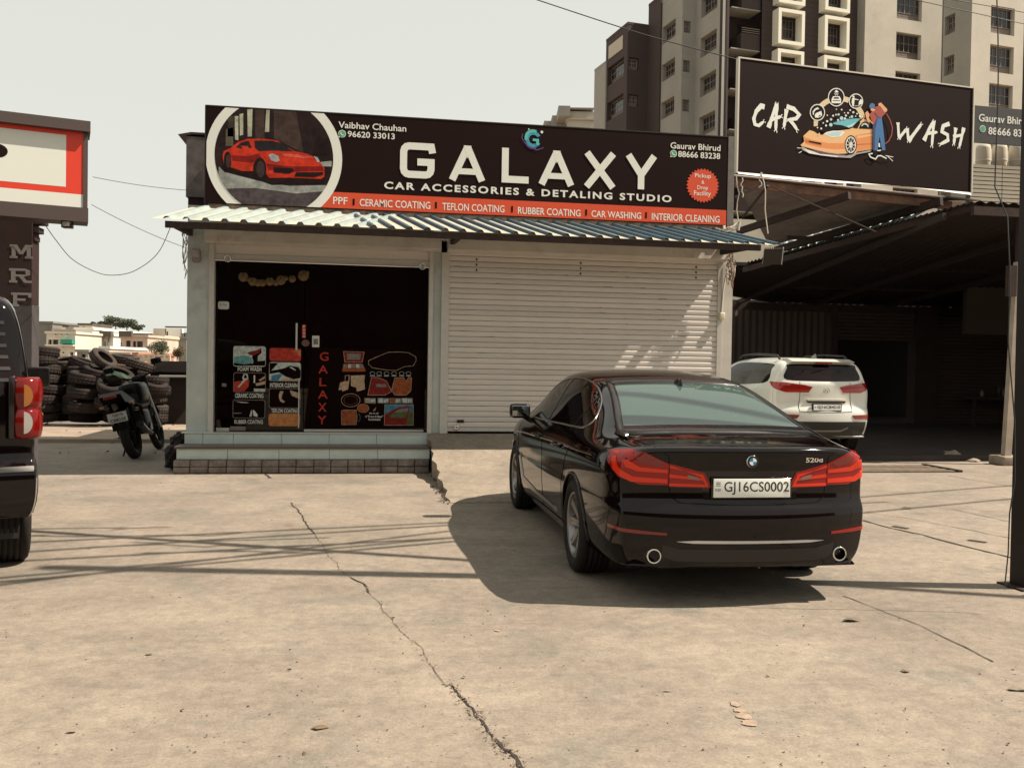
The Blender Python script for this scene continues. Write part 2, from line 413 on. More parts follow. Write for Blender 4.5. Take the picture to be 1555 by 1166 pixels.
seam('ground_crack', [g2(443, 763), g2(462, 788), g2(490, 825), g2(520, 868), g2(552, 890), g2(570, 912), g2(600, 945), g2(640, 985), g2(668, 1022), g2(687, 1042)], lambda f: .013 if (f < .32 or .62 < f < .70) else .003, .04, .010, .6 if False else 1)
seam('ground_crack', [g2(686, 1040), g2(705, 1062), g2(735, 1100), g2(760, 1132), g2(800, 1172), g2(830, 1210)], lambda f: .010+.008*f, .025, .007, 5)
seam('ground_crack', [g2(370, 722), g2(404, 722.5)], .012); seam('ground_crack', [g2(402, 719), g2(410, 726)], .03)
for pts, w in (([(1310, 790), (1345, 800), (1400, 812), (1450, 826), (1540, 848)], .028), ([(1315, 778), (1370, 786), (1430, 797), (1540, 818)], .010), ([(1445, 773), (1540, 794)], .010),
               ([(1440, 722), (1490, 731), (1545, 740)], .012), ([(1280, 905), (1330, 925), (1400, 950), (1450, 975), (1510, 1005)], .008), ([(1300, 755), (1430, 742)], .0)):
    if w: seam('slab_joint', [g2(*p) for p in pts], w, .08, .01)
for a, b in (((1356, 799), (1379, 803)), ((1470, 820), (1498, 824))):
    pa, pb = atZ(*a), atZ(*b); d = (pb-pa).normalized(); nn = Vector((-d.y, d.x, 0))*.035
    MBs = MB().add([pa+nn+V(0, 0, .005), pb+nn+V(0, 0, .005), pb-nn+V(0, 0, .005), pa-nn+V(0, 0, .005)], [(0, 1, 2, 3)]); struct(MBs.build('lifting_slot', M_CRACK))
# orange paint marks
om = M('orange_paint_mark', (.28, .205, .15), .9, var=.3, scale=30)
for c, w, h in (((1117, 1070), .05, .03), ((1124, 1079), .06, .03), ((1131, 1088), .07, .035), ((1138, 1098), .07, .04), ((755, 958), .03, .02)):
    p = atZ(*c); b = MB(); n = 11; pts = [(p.x+w/2*math.cos(2*PI*k/n)*random.uniform(.7, 1.2), p.y+h*math.sin(2*PI*k/n)*random.uniform(.7, 1.2), .0045) for k in range(n)]
    b.add(pts, [tuple(range(n))]); o = b.build('paint_mark', om); struct(o)
# scattered grit and stones
g = MB(); rnd = random.Random(3)
for k in range(620):
    px, py = rnd.uniform(-40, 1600), 700+480*rnd.random()**1.1; p = atZ(px, py)
    if p.x > .9 and p.y > 9.6 and p.x < 5.7 or p.y > 12.4: continue
    s_ = rnd.choice([.003, .004, .005, .006, .008]); 
    if rnd.random() < .02: s_ = .014
    a = [p+V(rnd.uniform(-s_, s_), rnd.uniform(-s_, s_), rnd.uniform(0, s_)) for _ in range(5)]
    g.add(a, [(0, 1, 2), (0, 2, 3), (0, 3, 4), (1, 2, 4), (2, 3, 4), (0, 1, 4)])
tag(g.build('gravel', M('grit_dark', (.07, .055, .045), .9)), 'small dark grit and pebbles scattered over the concrete', 'gravel', kind='stuff')
lf = M('dry_leaf', (.13, .085, .05), .8)
for i, (px, py, s_, lab) in enumerate(((1375, 772, .10, 'crumpled dark paper scrap on the slab right of the black saloon'), (1294, 943, .11, 'flat brown cardboard scrap on the concrete below the saloon shadow'), (485, 1106, .055, 'dry leaf on the concrete left of the long crack'), (109, 1112, .035, 'dark pebble near the lower left of the concrete'), (1375, 1020, .05, 'dry brown leaf right of the orange paint marks'), (1545, 1048, .08, 'pale stone by the right edge of the concrete'), (1014, 1050, .03, 'dark chip of stone left of the orange paint marks'), (227, 994, .04, 'long dark twig scrap on the left concrete'))):
    p = atZ(px, py); b = MB(); r2 = random.Random(i); n = 7
    pts = [p+V(s_*.55*math.cos(2*PI*k/n)*r2.uniform(.5, 1.1)*1.3, s_*.45*math.sin(2*PI*k/n)*r2.uniform(.4, 1), .004+s_*r2.uniform(0, .15)) for k in range(n)]
    b.add(pts+[p+V(0, 0, s_*.2)], [(k, (k+1) % n, n) for k in range(n)]+[tuple(range(n-1, -1, -1))])
    nm = 'stone' if ('stone' in lab or 'pebble' in lab) else 'litter'
    tag(b.build(nm, M('stone', (.20, .16, .12), .9) if nm == 'stone' else lf), lab, nm)

# ---------------------------------------------------------------- shop
YF = 13.1
M_PLAST = M('painted_plaster', (.42, .46, .43), .75, var=.16, scale=2.2, bump=.15, bscale=30, stain=(.20, .20, .18), smin=.55)
M_PLASTW = M('white_plaster', (.50, .47, .42), .7, var=.12, scale=3, bump=.1, bscale=30, stain=(.24, .21, .18), smin=.56)
M_SHUT = M('shutter_paint', (.56, .52, .475), .42, 0, .5, var=.07, scale=6, stretch=(.6, 1, 3))
M_SHUT2 = M('shutter_scuffed', (.50, .47, .43), .5, 0, .5, var=.12, scale=14, stretch=(.5, 1, 4))
M_JAMB = M('jamb_metal', (.48, .46, .42), .4, .1, var=.08, scale=10)
M_TILE = M('step_tile', (.50, .57, .53), .28, 0, .5, var=.12, scale=5, stain=(.36, .38, .34), smin=.6)
M_TREAD = M('brown_granite', (.085, .062, .055), .35, 0, .5, var=.3, scale=60)
M_BRICK = M('old_brick', (.18, .145, .125), .9, var=.4, scale=9, bump=.6, bscale=45, stain=(.07, .055, .048), smin=.5)
M_MORTAR = M('mortar', (.06, .045, .038), .95)
M_RUST = M('dark_rusty_steel', (.035, .018, .013), .75, .3, var=.4, scale=14, stain=(.09, .035, .018), smin=.6)
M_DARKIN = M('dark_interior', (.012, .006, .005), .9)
shop = thing('shop_building', 'single-storey shop with glazed door front, wide white roller shutter and blue tin awning', 'shop', (-2.34, 13.1, 0))
def sp_(mb, name, mat, parent=None, **k): return mb.build(name, mat, parent or shop, world=True)
sp_(MB().box((-2.34, YF, .502), (-2.052, YF+.35, 3.62)), 'column', M_PLAST)
sp_(MB().box((1.032, YF+.02, .502), (1.148, YF+.35, 3.62)), 'column', M_PLAST)
sp_(MB().box((5.392, YF-.01, .0), (5.56, YF+.35, 3.66)), 'column', M_PLASTW)
sp_(MB().box((-2.337, YF+.352, .0), (-2.20, 19.2, 3.62)), 'side_wall', M_PLAST)
sp_(MB().box((5.42, YF+.352, .0), (5.555, 19.2, 3.62)), 'side_wall', M_PLAST)
sp_(MB().box((-2.197, 19.0, .0), (5.417, 19.2, 3.62)), 'back_wall', M_PLAST)
sp_(MB().box((-2.34, YF+.003, 3.622), (5.56, 19.2, 3.72)), 'roof', M_DARKIN)
sp_(MB().box((-2.05, YF+.06, 3.275), (5.39, YF+.30, 3.62)), 'lintel', M_PLASTW)
for a, b in ((-2.05, -1.98), (.972, 1.030), (1.150, 1.262), (5.318, 5.390)):
    j = MB().box((a, YF-.028, .503), (b, YF+.10, 3.095)); sp_(j, 'shutter_guide', M_JAMB)
for a, b, in ((-2.09, 1.125), (1.225, 5.41)):
    h = MB().prism([(YF-.20, 3.125), (YF-.05, 3.098), (YF+.055, 3.098), (YF+.055, 3.275), (YF-.19, 3.275)], a, b, 'x')
    sp_(h, 'shutter_hood', M_PLASTW)
# header of the glass front: lower edge of the rolled shutter
hd = sp_(MB().box((-1.978, YF+.0, 2.97), (.970, YF+.05, 3.097)), 'rolled_shutter', M_SHUT)
sp_(MB().box((-1.978, YF-.01, 2.885), (.970, YF+.04, 2.967)), 'bottom_rail', M_JAMB, hd)
sp_(MB().tube([(-1.97, YF-.04, 2.878), (.965, YF-.04, 2.872)], .012, 8), 'rail_lip', M_CHROME, hd)
for x, z in ((-1.80, 2.90), (.87, 2.885)):
    sp_(MB().tube([(x+.04*math.cos(a), YF-.06, z+.045*math.sin(a)) for a in [2*PI*k/14 for k in range(14)]], .008, 6, closed=True), 'pull_ring', M_CHROME, hd)
# closed roller shutter, one slat at a time
sh = sp_(MB().box((1.20, YF+.05, .54), (5.34, YF+.062, 3.098)), 'roller_shutter', M_GAP)
pitch = .0772; n = 33; me0 = None; y0 = YF+.002
prof = [(.004, .0), (-.0125, .003), (-.0150, .012), (-.0165, .037), (-.0160, .062), (-.0140, .0725), (.004, .0755)]
for k in range(n):
    z = .545+.045+k*pitch
    if k % 4 in (0, 3) or me0 is None:
        pass
    o = None
    if me0 is None:
        sl = MB(); m_ = 24; vs = []
        for i in range(m_+1):
            x = lerp(1.262, 5.318, i/m_)
            for dy, dz in prof: vs.append((x, dy, dz))
        q = len(prof); sl.add(vs, [(i*q+a, i*q+a+1, (i+1)*q+a+1, (i+1)*q+a) for i in range(m_) for a in range(q-1)], True)
        o = sl.build('slat', M_SHUT, None); me0 = o.data
        me1 = me0.copy(); me1.materials.clear(); me1.materials.append(M_SHUT2)
    else: o = mkobj('slat', me0 if random.random() < .8 else me1)
    o.parent = sh; o.matrix_parent_inverse = root_m(sh).inverted(); o.location = (random.uniform(-.004, .004), y0+random.uniform(-.002, .002), z)
sp_(MB().box((1.264, YF-.012, .535), (5.316, YF+.03, .588)), 'bottom_rail', M_JAMB, sh)
lk = sp_(MB().rbox((1.36, YF-.06, .56), (1.42, YF-.01, .62), .01).tube([(1.375, YF-.035, .60), (1.375, YF-.035, .645), (1.39, YF-.035, .655), (1.405, YF-.035, .645), (1.405, YF-.035, .60)], .008, 6), 'padlock', M_CHROME, sh)
sp_(MB().box((1.40, YF-.03, .66), (1.50, YF-.01, .70)), 'hasp', M_RUST, sh)
for x in (1.64, 3.18, 4.96):
    for k in range(3): sp_(MB().box((x, YF-.022, 3.0-.077*k), (x+.022, YF-.014, 3.025-.077*k)), 'rivet', M_GAP, sh)
sm = MB(); rr_ = random.Random(5)
for k in range(46):
    x = rr_.choice([1.6, 1.65, 3.2, 5.0, 4.4, 3.6, 2.2])+rr_.gauss(0, .25); x = min(5.2, max(1.3, x)); r_ = rr_.randrange(3, 32); z = .59+r_*pitch-.002; w = rr_.uniform(.02, .14)
    sm.box((x, YF-.013, z), (min(5.3, x+w), YF-.008, z+rr_.uniform(.003, .007)))
so_ = sp_(sm, 'rub_marks', M('rub_mark', (.10, .08, .07), .8), sh); so_['kind'] = 'stuff'
# glass front
G_SHOP = glass('shop_glass', (.30, .22, .20), 1.38, (.010, .002, .0015), .35, .015)
Pg = Plane((-1.98, YF+.14, 0), (1, 0, 0))
DX = Pg.px(461, 600)[0]-1.98
doorL = sp_(MB().box((-1.975, YF+.14, .53), (DX-.006, YF+.152, 2.99)), 'glass_panel', G_SHOP)
doorR = sp_(MB().box((DX+.006, YF+.14, .53), (.968, YF+.152, 2.99)), 'glass_panel', G_SHOP)
sp_(MB().box((-1.978, YF-.035, .5), (.97, YF+.3, .512)), 'threshold', M('threshold_stone', (.16, .11, .09), .4, var=.3, scale=30))
sp_(MB().box((DX+.01, YF+.125, .513), (.93, YF+.137, .545)), 'bottom_channel', M_JAMB)
sp_(MB().box((-1.96, YF+.125, .513), (-1.78, YF+.137, .56)), 'patch_fitting', M_JAMB); sp_(MB().box((-1.77, YF+.12, .522), (-1.56, YF+.137, .58)), 'patch_fitting', M('steel_dull', (.22, .17, .16), .4, .6))
# room behind the glass
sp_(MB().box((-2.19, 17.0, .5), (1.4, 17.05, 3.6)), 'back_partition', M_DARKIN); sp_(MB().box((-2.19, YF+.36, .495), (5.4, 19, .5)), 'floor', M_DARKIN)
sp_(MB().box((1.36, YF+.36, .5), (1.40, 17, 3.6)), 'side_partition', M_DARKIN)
# prints on the glass: each sticker a sheet on the pane
F = .004
PK = {'w': M('print_white', (.50, .50, .46), .6, spec=.15), 'k': M('print_black', (.005, .001, .0008), .8, spec=.06), 'r': M('print_red', (.36, .035, .02), .6, spec=.15, var=.45, scale=22), 'o': M('print_orange', (.42, .17, .06), .6, spec=.15, var=.45, scale=22),
      't': M('print_teal', (.10, .26, .26), .6, spec=.15, var=.45, scale=22), 'b': M('print_blue', (.05, .16, .24), .6, spec=.15, var=.45, scale=22), 'br': M('print_brown', (.22, .06, .02), .6, spec=.15, var=.45, scale=22), 'tan': M('print_tan', (.36, .26, .17), .6, spec=.15, var=.45, scale=22),
      'g': M('print_grey', (.16, .14, .13), .6, spec=.15, var=.45, scale=22), 'gr': M('print_green', (.07, .09, .03), .6, spec=.15, var=.45, scale=22), 'dr': M('print_darkred', (.16, .012, .01), .6, spec=.15, var=.45, scale=22), 'lt': M('print_pale', (.38, .42, .38), .6, spec=.15, var=.45, scale=22)}
def sticker(name, shapes, parent, P=Pg, base=.003):
    """shapes: list of (colour, [pixel points]) stacked one above another; first is the sheet itself"""
    root_ = None
    for i, (c, pts) in enumerate(shapes):
        mb = MB(); P.poly(mb, pts, base+i*.0012)
        o = mb.build(name if i == 0 else 'print', PK[c], root_ or parent, world=True); root_ = root_ or None
    return o
def rrect(P, x0, y0, x1, y1, r=3):
    """rounded rectangle from photo pixels -> plane coordinates"""
    a = P.px(x0, y1); b = P.px(x1, y0+(x1-x0)*.0); x0_, z0_, x1_, z1_ = a[0], a[1], b[0], b[1]; r_ = r/106; out = []
    for cx, cy, s0 in ((x1_-r_, z1_-r_, 0), (x0_+r_, z1_-r_, 90), (x0_+r_, z0_+r_, 180), (x1_-r_, z0_+r_, 270)):
        for k in range(5): t = math.radians(s0+22.5*k); out.append((cx+r_*math.cos(t), cy+r_*math.sin(t)))
    return out
def zz(x, y): return (340+x/7.771, 510+y/7.771)          # detail view of the left posters
def zr(x, y): return (470+x/8.184, 520+y/8.186)          # detail view of the right posters
bk = MB(); Pg.poly(bk, [Pg.px(475, 528), Pg.px(645, 533), Pg.px(645, 650), Pg.px(462, 651), Pg.px(462, 645)], .0016)
sp_(bk, 'vinyl_sheet', PK['k'], doorR)
def photo(parent, rect, outline, items, z=zz):
    cv = rrect(Pg, *rect); big = rrect(Pg, rect[0]-.9, rect[1]-.9, rect[2]+.9, rect[3]+.9, 3.5)
    mb = MB(); Pg.poly(mb, big, .0018); a = mb.build('sticker', PK[outline], parent, world=True)
    for i, (c, pts) in enumerate(items):
        q = clip_convex([Pg.px(*z(*p)) for p in pts] if pts else cv, cv)
        if len(q) > 2: mb = MB(); Pg.poly(mb, q, .0030+i*.0010); mb.build('print', PK[c], parent, world=True)
photo(doorL, (355, 527, 403, 555.5), 'lt', [('lt', None), ('t', [(115, 250), (250, 230), (330, 260), (345, 310), (250, 330), (120, 330)]), ('k', [(330, 250), (400, 170), (440, 140), (445, 200), (400, 240), (400, 300), (490, 290), (490, 352), (330, 352), (350, 300)]), ('dr', [(270, 200), (340, 180), (400, 165), (440, 150), (420, 200), (340, 235), (300, 220)]), ('k', [(115, 320), (250, 335), (330, 320), (345, 352), (115, 352)])])
photo(doorL, (355, 567, 403, 595), 'g', [('k', None), ('r', [(115, 540), (300, 520), (290, 600), (240, 655), (115, 655)]), ('lt', [(215, 500), (235, 445), (280, 450), (290, 510), (250, 530), (180, 610), (160, 605), (230, 520)]), ('k', [(232, 500), (245, 460), (265, 460), (275, 500)]), ('tan', [(375, 560), (440, 545), (490, 530), (490, 570), (380, 590)]), ('tan', [(410, 520), (490, 470), (490, 500), (430, 535)]), ('w', [(352, 465), (370, 465), (368, 555), (352, 555)]), ('lt', [(355, 620), (490, 625), (490, 660), (355, 655)])])
photo(doorL, (354, 608, 402, 634), 'g', [('k', None), ('w', [(340, 870), (360, 880), (400, 930), (395, 955), (350, 945)]), ('lt', [(300, 950), (325, 870), (335, 900), (330, 950)]), ('g', [(110, 905), (210, 905), (210, 915), (110, 918)]), ('lt', [(130, 770), (290, 785), (290, 792), (200, 788)])])
photo(doorL, (410, 530, 456.5, 547), 'r', [('r', None), ('o', [(800, 180), (905, 165), (905, 250), (860, 200)])])
photo(doorL, (409, 551, 456.5, 578), 'g', [('lt', None), ('k', [(540, 320), (640, 320), (560, 410), (620, 400), (720, 380), (780, 350), (880, 370), (910, 420), (900, 500), (820, 510), (730, 480), (650, 430), (540, 450)]), ('b', [(560, 470), (650, 450), (690, 450), (640, 530), (560, 530)]), ('tan', [(720, 500), (900, 520), (900, 540), (650, 540)]), ('lt', [(770, 370), (800, 365), (850, 400), (845, 412)])])
photo(doorL, (409, 591, 456, 618.5), 'g', [('k', None), ('tan', [(780, 640), (905, 680), (905, 750), (790, 700)]), ('tan', [(650, 690), (665, 650), (700, 655), (720, 665), (690, 690), (680, 740), (720, 775), (700, 790), (665, 770), (650, 730)]), ('k', [(700, 660), (770, 650), (800, 700), (770, 760), (720, 765), (690, 715)])])
photo(doorL, (408.5, 629, 455, 646), 'o', [('o', None)])
def gtext(parent, st, x0, yb, x1, yt, mat, bold=.012, d=.0030):
    mb = MB(); a = Pg.px(x0, yb); b = Pg.px(x1, yt); Pg.text(mb, st, a[0], b[0], a[1], b[1], d, bold); mb.build('lettering', PK[mat], parent, world=True)
for st, x0, yb, x1, yt in (('FOAM WASH', 361, 563.5, 397, 557.5), ('CERAMIC COATING', 357, 604, 400, 597.6), ('RUBBER COATING', 356, 643.4, 399.3, 637.5), ('INTERIOR CLEANING', 410, 588, 455, 581.8), ('TEFLON COATING', 412, 626.6, 453, 620.8)):
    gtext(doorL, st, x0, yb, x1, yt, 'w', .02)
for st, x0, x1, yb, yt in (('G', 128, 238, 228, 122), ('A', 110, 230, 385, 285), ('L', 122, 210, 543, 440), ('A', 105, 228, 697, 597), ('X', 107, 213, 858, 752), ('Y', 100, 210, 1015, 912)):
    a = zr(x0, yb); b = zr(x1, yt); gtext(doorR, st, a[0], a[1], b[0], b[1], 'r', .01)
def outline(pts, w=.006, c='tan', close=True, parent=doorR, d=.0030):
    mb = MB(); Pg.stroke(mb, [Pg.px(*zr(*p)) for p in pts], w, d, close); mb.build('outline', PK[c], parent, world=True)
def fill(pts, c, d=.0028, parent=doorR): 
    mb = MB(); Pg.poly(mb, [Pg.px(*zr(*p)) for p in pts], d); mb.build('print', PK[c], parent, world=True)
def ell(cx, cy, rx, ry, n=20): return [(cx+rx*math.cos(2*PI*k/n), cy+ry*math.sin(2*PI*k/n)) for k in range(n)]
fill([(422, 112), (680, 120), (655, 245), (440, 245)], 'dr'); outline([(422, 112), (680, 120), (655, 245), (440, 245)], d=.004); fill([(462, 138), (640, 140), (628, 215), (470, 215)], 'g', .0042)
fill([(430, 262), (660, 262), (700, 345), (690, 362), (410, 362), (405, 340)], 'br')
for x in (440, 500, 550, 600, 650): fill([(x-20, 270), (x+18, 270), (x+22, 315), (x-22, 315)], 'g' if x % 100 else 'lt', .0042)
outline([(732, 265), (735, 225), (860, 170), (980, 122), (1120, 118), (1230, 128), (1322, 180), (1325, 225), (1290, 290), (1180, 300), (1080, 348), (940, 340), (780, 315)])
for x in (783, 865, 957, 1050, 1145, 1230): outline(ell(x, 385, 30, 22, 12), .004, 'lt'); fill([(x-30, 412), (x+30, 412), (x+30, 420), (x-30, 420)], 'lt')
fill([(440, 410), (500, 405), (495, 480), (480, 580), (410, 610), (400, 585), (360, 595), (380, 500), (440, 480)], 'tan'); fill([(450, 415), (490, 412), (480, 480), (445, 480)], 'k', .004)
fill([(512, 412), (690, 405), (680, 470), (690, 580), (590, 612), (580, 560), (515, 540)], 'tan'); fill([(515, 545), (580, 565), (585, 580), (520, 595)], 'k', .004)
fill([(770, 435), (850, 435), (960, 480), (1020, 610), (940, 655), (725, 655), (760, 480)], 'dr'); outline([(770, 435), (850, 435), (960, 480), (1020, 610), (940, 655), (725, 655), (760, 480)], d=.004); fill([(830, 515), (950, 515), (955, 555), (825, 555)], 'g', .0042)
fill([(1060, 440), (1170, 435), (1200, 490), (1230, 430), (1270, 440), (1260, 600), (1200, 655), (1060, 655), (1020, 590)], 'br'); outline([(1060, 440), (1170, 435), (1200, 490), (1230, 430), (1270, 440), (1260, 600), (1200, 655), (1060, 655), (1020, 590)], d=.004)
outline(ell(512, 718, 117, 82), .006, 'tan'); outline(ell(512, 718, 85, 55), .004, 'br')
fill(ell(667, 818, 73, 52), 'br'); outline(ell(667, 818, 73, 52), .004, 'tan', d=.004)
for x, c in ((755, 'tan'), (918, 'lt'), (1068, 'br'), (1215, 'lt')): fill([(x-75, 690), (x+65, 690), (x+70, 760), (x-72, 755)], 'g'); fill([(x-60, 695), (x-5, 690), (x-5, 750), (x-60, 745)], c, .004); fill([(x+5, 705), (x+60, 700), (x+60, 740), (x+5, 745)], 'lt', .004)
fill([(395, 850), (420, 838), (583, 840), (583, 1020), (400, 1022)], 'br'); outline([(395, 850), (420, 838), (583, 840), (583, 1020), (400, 1022)], .005, 'tan', d=.004); outline(ell(612, 935, 18, 48, 12), .004, 'g')
fill([(785, 850), (830, 800), (820, 830), (815, 850)], 'o')
for st, x0, x1, yb in (('Up to all', 742, 855, 895), ('4 "Front & Rear"', 692, 915, 932), ('Sunshades', 730, 882, 968)):
    a = zr(x0, yb); b = zr(x1, yb-26); gtext(doorR, st, a[0], a[1], b[0], b[1], 'w', .02)
fill([(935, 772), (1290, 772), (1290, 1028), (930, 1028)], 'b'); fill([(935, 890), (1290, 860), (1290, 1028), (930, 1028)], 'gr', .0036)
fill([(935, 900), (1010, 850), (1110, 805), (1250, 795), (1200, 1028), (930, 1028)], 'dr', .0042); fill([(1000, 905), (1080, 850), (1230, 815), (1200, 935), (1010, 940)], 'gr', .0048); fill([(1050, 870), (1110, 830), (1230, 815), (1215, 860)], 'g', .0054)
outline([(935, 772), (1290, 772), (1290, 1028), (930, 1028)], .006, 'tan', d=.005)
# pull handle, PUSH strip, payment sticker, small white code card (left blank), round door logo
sp_(MB().tube([(Pg.px(456.5, 0)[0]-1.98, YF+.10, Pg.px(456, 491)[1]), (Pg.px(456.5, 0)[0]-1.98, YF+.10, Pg.px(456, 532)[1])], .014, 8), 'pull_handle', M_JAMB, doorL)
sp_(MB().tube([(Pg.px(461, 0)[0]-1.98, YF+.12, Pg.px(461, 575)[1]), (Pg.px(461, 0)[0]-1.98, YF+.12, Pg.px(461, 650)[1])], .010, 6), 'door_edge', M_JAMB, doorR)
a = Pg.px(458.5, 513); b = Pg.px(464.5, 493); mb = MB(); Pg.poly(mb, [(a[0], a[1]), (b[0], a[1]), (b[0], b[1]), (a[0], b[1])], .003); mb.build('push_sticker', PK['r'], doorR, world=True)
for k, ch in enumerate('PUSH'): gtext(doorR, ch, 460, 497.6+5*k, 463.5, 494.2+5*k, 'w', .03, .005)
mb = MB(); Pg.poly(mb, rrect(Pg, 474, 510, 485, 527, .5), .003); mb.build('white_card', PK['w'], doorR, world=True)
mb = MB(); Pg.poly(mb, rrect(Pg, 476, 514.5, 483, 523, .2), .0045); mb.build('print', PK['g'], doorR, world=True)
mb = MB(); c = Pg.px(464, 521); Pg.disc(mb, c, .055, .003, 24, .048); mb.build('round_logo', M('print_umber', (.10, .045, .03), .5), doorR, world=True)
mb = MB(); Pg.poly(mb, rrect(Pg, 331, 458, 348, 469.5, 3), .003); mb.build('payment_sticker', PK['w'], doorL, world=True)
gtext(doorL, 'G Pay', 334, 465, 344.5, 461, 'g', .01, .005)
mb = MB(); Pg.poly(mb, rrect(Pg, 337, 582, 344, 587, .5), .003); mb.build('small_sticker', PK['g'], doorL, world=True)
# steps: core, riser tiles, granite tread, brick footing
st = sp_(MB().box((-2.32, 12.66, .02), (.95, YF-.01, .335)).box((-2.36, YF-.04, .336), (.955, YF+.33, .492)), 'step_core', M_MORTAR)
def tiles(xs, y, z0, z1, nm='tile'):
    for a, b in zip(xs[:-1], xs[1:]):
        sp_(MB().box((a+.003, y, z0), (b-.003, y+.028+random.uniform(0, .002), z1)), nm, M_TILE, st)
tiles([atY(x, 640, 13.02).x for x in (280, 308, 354.5, 428, 500, 572, 651)], YF-.072, .352, .497)
tiles([atY(x, 690, 12.62).x for x in (267.5, 345.5, 423.5, 500, 573.5, 652.5)], 12.628, .182, .318)
sp_(MB().box((-2.50+.10, 12.60, .320), (.962, YF-.045, .350)), 'tread', M_TREAD, st)
sp_(MB().box((-2.385, YF-.09, .4985), (.962, YF+.0, .512)), 'sill_tile', M_TILE, st)
bx_ = [262]+[x/3.2396+240 for x in (155, 246, 335, 423, 510, 594, 678, 766, 850, 934, 1016, 1097, 1180, 1262)]+[652]
for row, (z0, z1, dy) in enumerate(((.006, .086, .0), (.092, .176, .015))):
    for a, b in zip(bx_[:-1], bx_[1:]):
        xa, xb = atY(a, 708, 12.5).x, atY(b, 708, 12.5).x
        sp_(MB().rbox((xa+.006, 12.50+dy+random.uniform(-.008, .008), z0+random.uniform(-.003, .003)), (xb-.006, 12.66, z1+random.uniform(-.004, .003)), .008), 'brick', M_BRICK, st)
sp_(MB().box((atY(263, 708, 12.5).x+.02, 12.53, .0), (.96, 12.655, .172)), 'mortar_bed', M_MORTAR, st)
# awning of ribbed sheets on a steel angle
def ribbed(mb_f, mb_r, A, B, C, D_, n, rw=.42, h=.034, sub=1, wob=0):
    """A-B front edge, D-C back edge; ribs run front to back"""
    A, B, C, D_ = map(Vector, (A, B, C, D_)); nn = (B-A).cross(D_-A).normalized()
    if nn.z < 0: nn = -nn
    for k in range(n):
        fr = [0, (1-rw)/1, (1-rw)+rw*.25, (1-rw)+rw*.75, 1]
        hh = [0, 0, h, h, 0]
        for i in range(4):
            a, b = (k+fr[i])/n, (k+fr[i+1])/n; w0 = wob*random.uniform(-1, 1)
            q = [A.lerp(B, a)+nn*hh[i], A.lerp(B, b)+nn*hh[i+1], D_.lerp(C, b)+nn*hh[i+1], D_.lerp(C, a)+nn*hh[i]]
            (mb_f if i in (0,) else mb_r).add(q, [(0, 1, 2, 3)])
def two_mat(name, f, r, m1, m2, parent):
    me = bpy.data.meshes.new(name); n = len(f.v); me.from_pydata(f.v+r.v, [], f.f+[tuple(i+n for i in q) for q in r.f]); me.materials.append(m1); me.materials.append(m2)
    me.polygons.foreach_set('material_index', [0]*len(f.f)+[1]*len(r.f)); me.update(); return mkobj(name, me, parent, True)
M_SHEETP = M('dusty_sunlit_sheet', (.42, .39, .31), .6, var=.18, scale=5, stain=(.30, .20, .14), smin=.60)  # dust and sunlight both mixed into the pale flats
M_SHEETB = M('blue_roof_paint', (.045, .088, .115), .45, 0, .5, var=.25, scale=8)  # blue paint, on the awning ribs deepened to include their shade
M_SHEETL = M('faded_blue_roof', (.25, .30, .29), .5, 0, .5, var=.2, scale=6)
f1, r1, f2, r2 = MB(), MB(), MB(), MB()
X0, X1 = -2.58, 5.80; pitch_a = (X1-X0)/36
ribbed(f1, r1, (X0, 12.0, 3.255), (X0+pitch_a*11, 12.0, 3.248), (X0+pitch_a*11+.55, 12.92, 3.565), (X0+.35, 12.92, 3.57), 11)
ribbed(f2, r2, (X0+pitch_a*11, 12.0, 3.248), (X1, 12.0, 3.232), (X1-.62, 12.92, 3.56), (X0+pitch_a*11+.02-.30, 12.92, 3.565), 25)
aw = two_mat('awning_sheet', f1, r1, M_SHEETP, M_SHEETL, shop); two_mat('awning_sheet', f2, r2, M_SHEETP, M_SHEETB, shop)
sp_(MB().box((-2.42, 12.015, 3.15), (5.51, 12.06, 3.232)), 'awning_beam', M_RUST)
for x in (-2.30, 1.28, 5.30):
    sp_(MB().prism([(12.06, 3.15), (12.06, 3.225), (YF+.02, 3.36), (YF+.02, 3.20)], x-.03, x+.03, 'x'), 'awning_bracket', M_RUST)
sp_(MB().box((-2.05, 12.88, 3.555), (5.36, 12.93, 3.62)), 'ledge', M('ledge_plaster', (.25, .19, .15), .9, var=.5, scale=12))
# lamps under the awning
for i, (a, b, lab) in enumerate((((297, 339), (430, 346), 'white tube light under the awning above the glass front'), ((697, 358), (838, 366), 'white tube light under the awning left of the wide shutter'), ((1022, 372.5), (1152, 381), 'white tube light under the awning at its right end'))):
    pa, pb = atY(*a, 12.4), atY(*b, 12.4); t = thing('tube_light', lab, 'tube light', pa, 0, 'tube lights under the awning')
    MB().box((pa.x, 12.4, pa.z-.018), (pb.x, 12.44, pa.z+.018)).build('batten', M('batten_paint', (.50, .44, .40), .5), t, world=True)
    MB().cyl((pa.x+.02, 12.39, pa.z-.02), (pb.x-.02, 12.39, pa.z-.02), .013, 8).build('tube', M('tube_glass', (.6, .56, .52), .3), t, world=True)
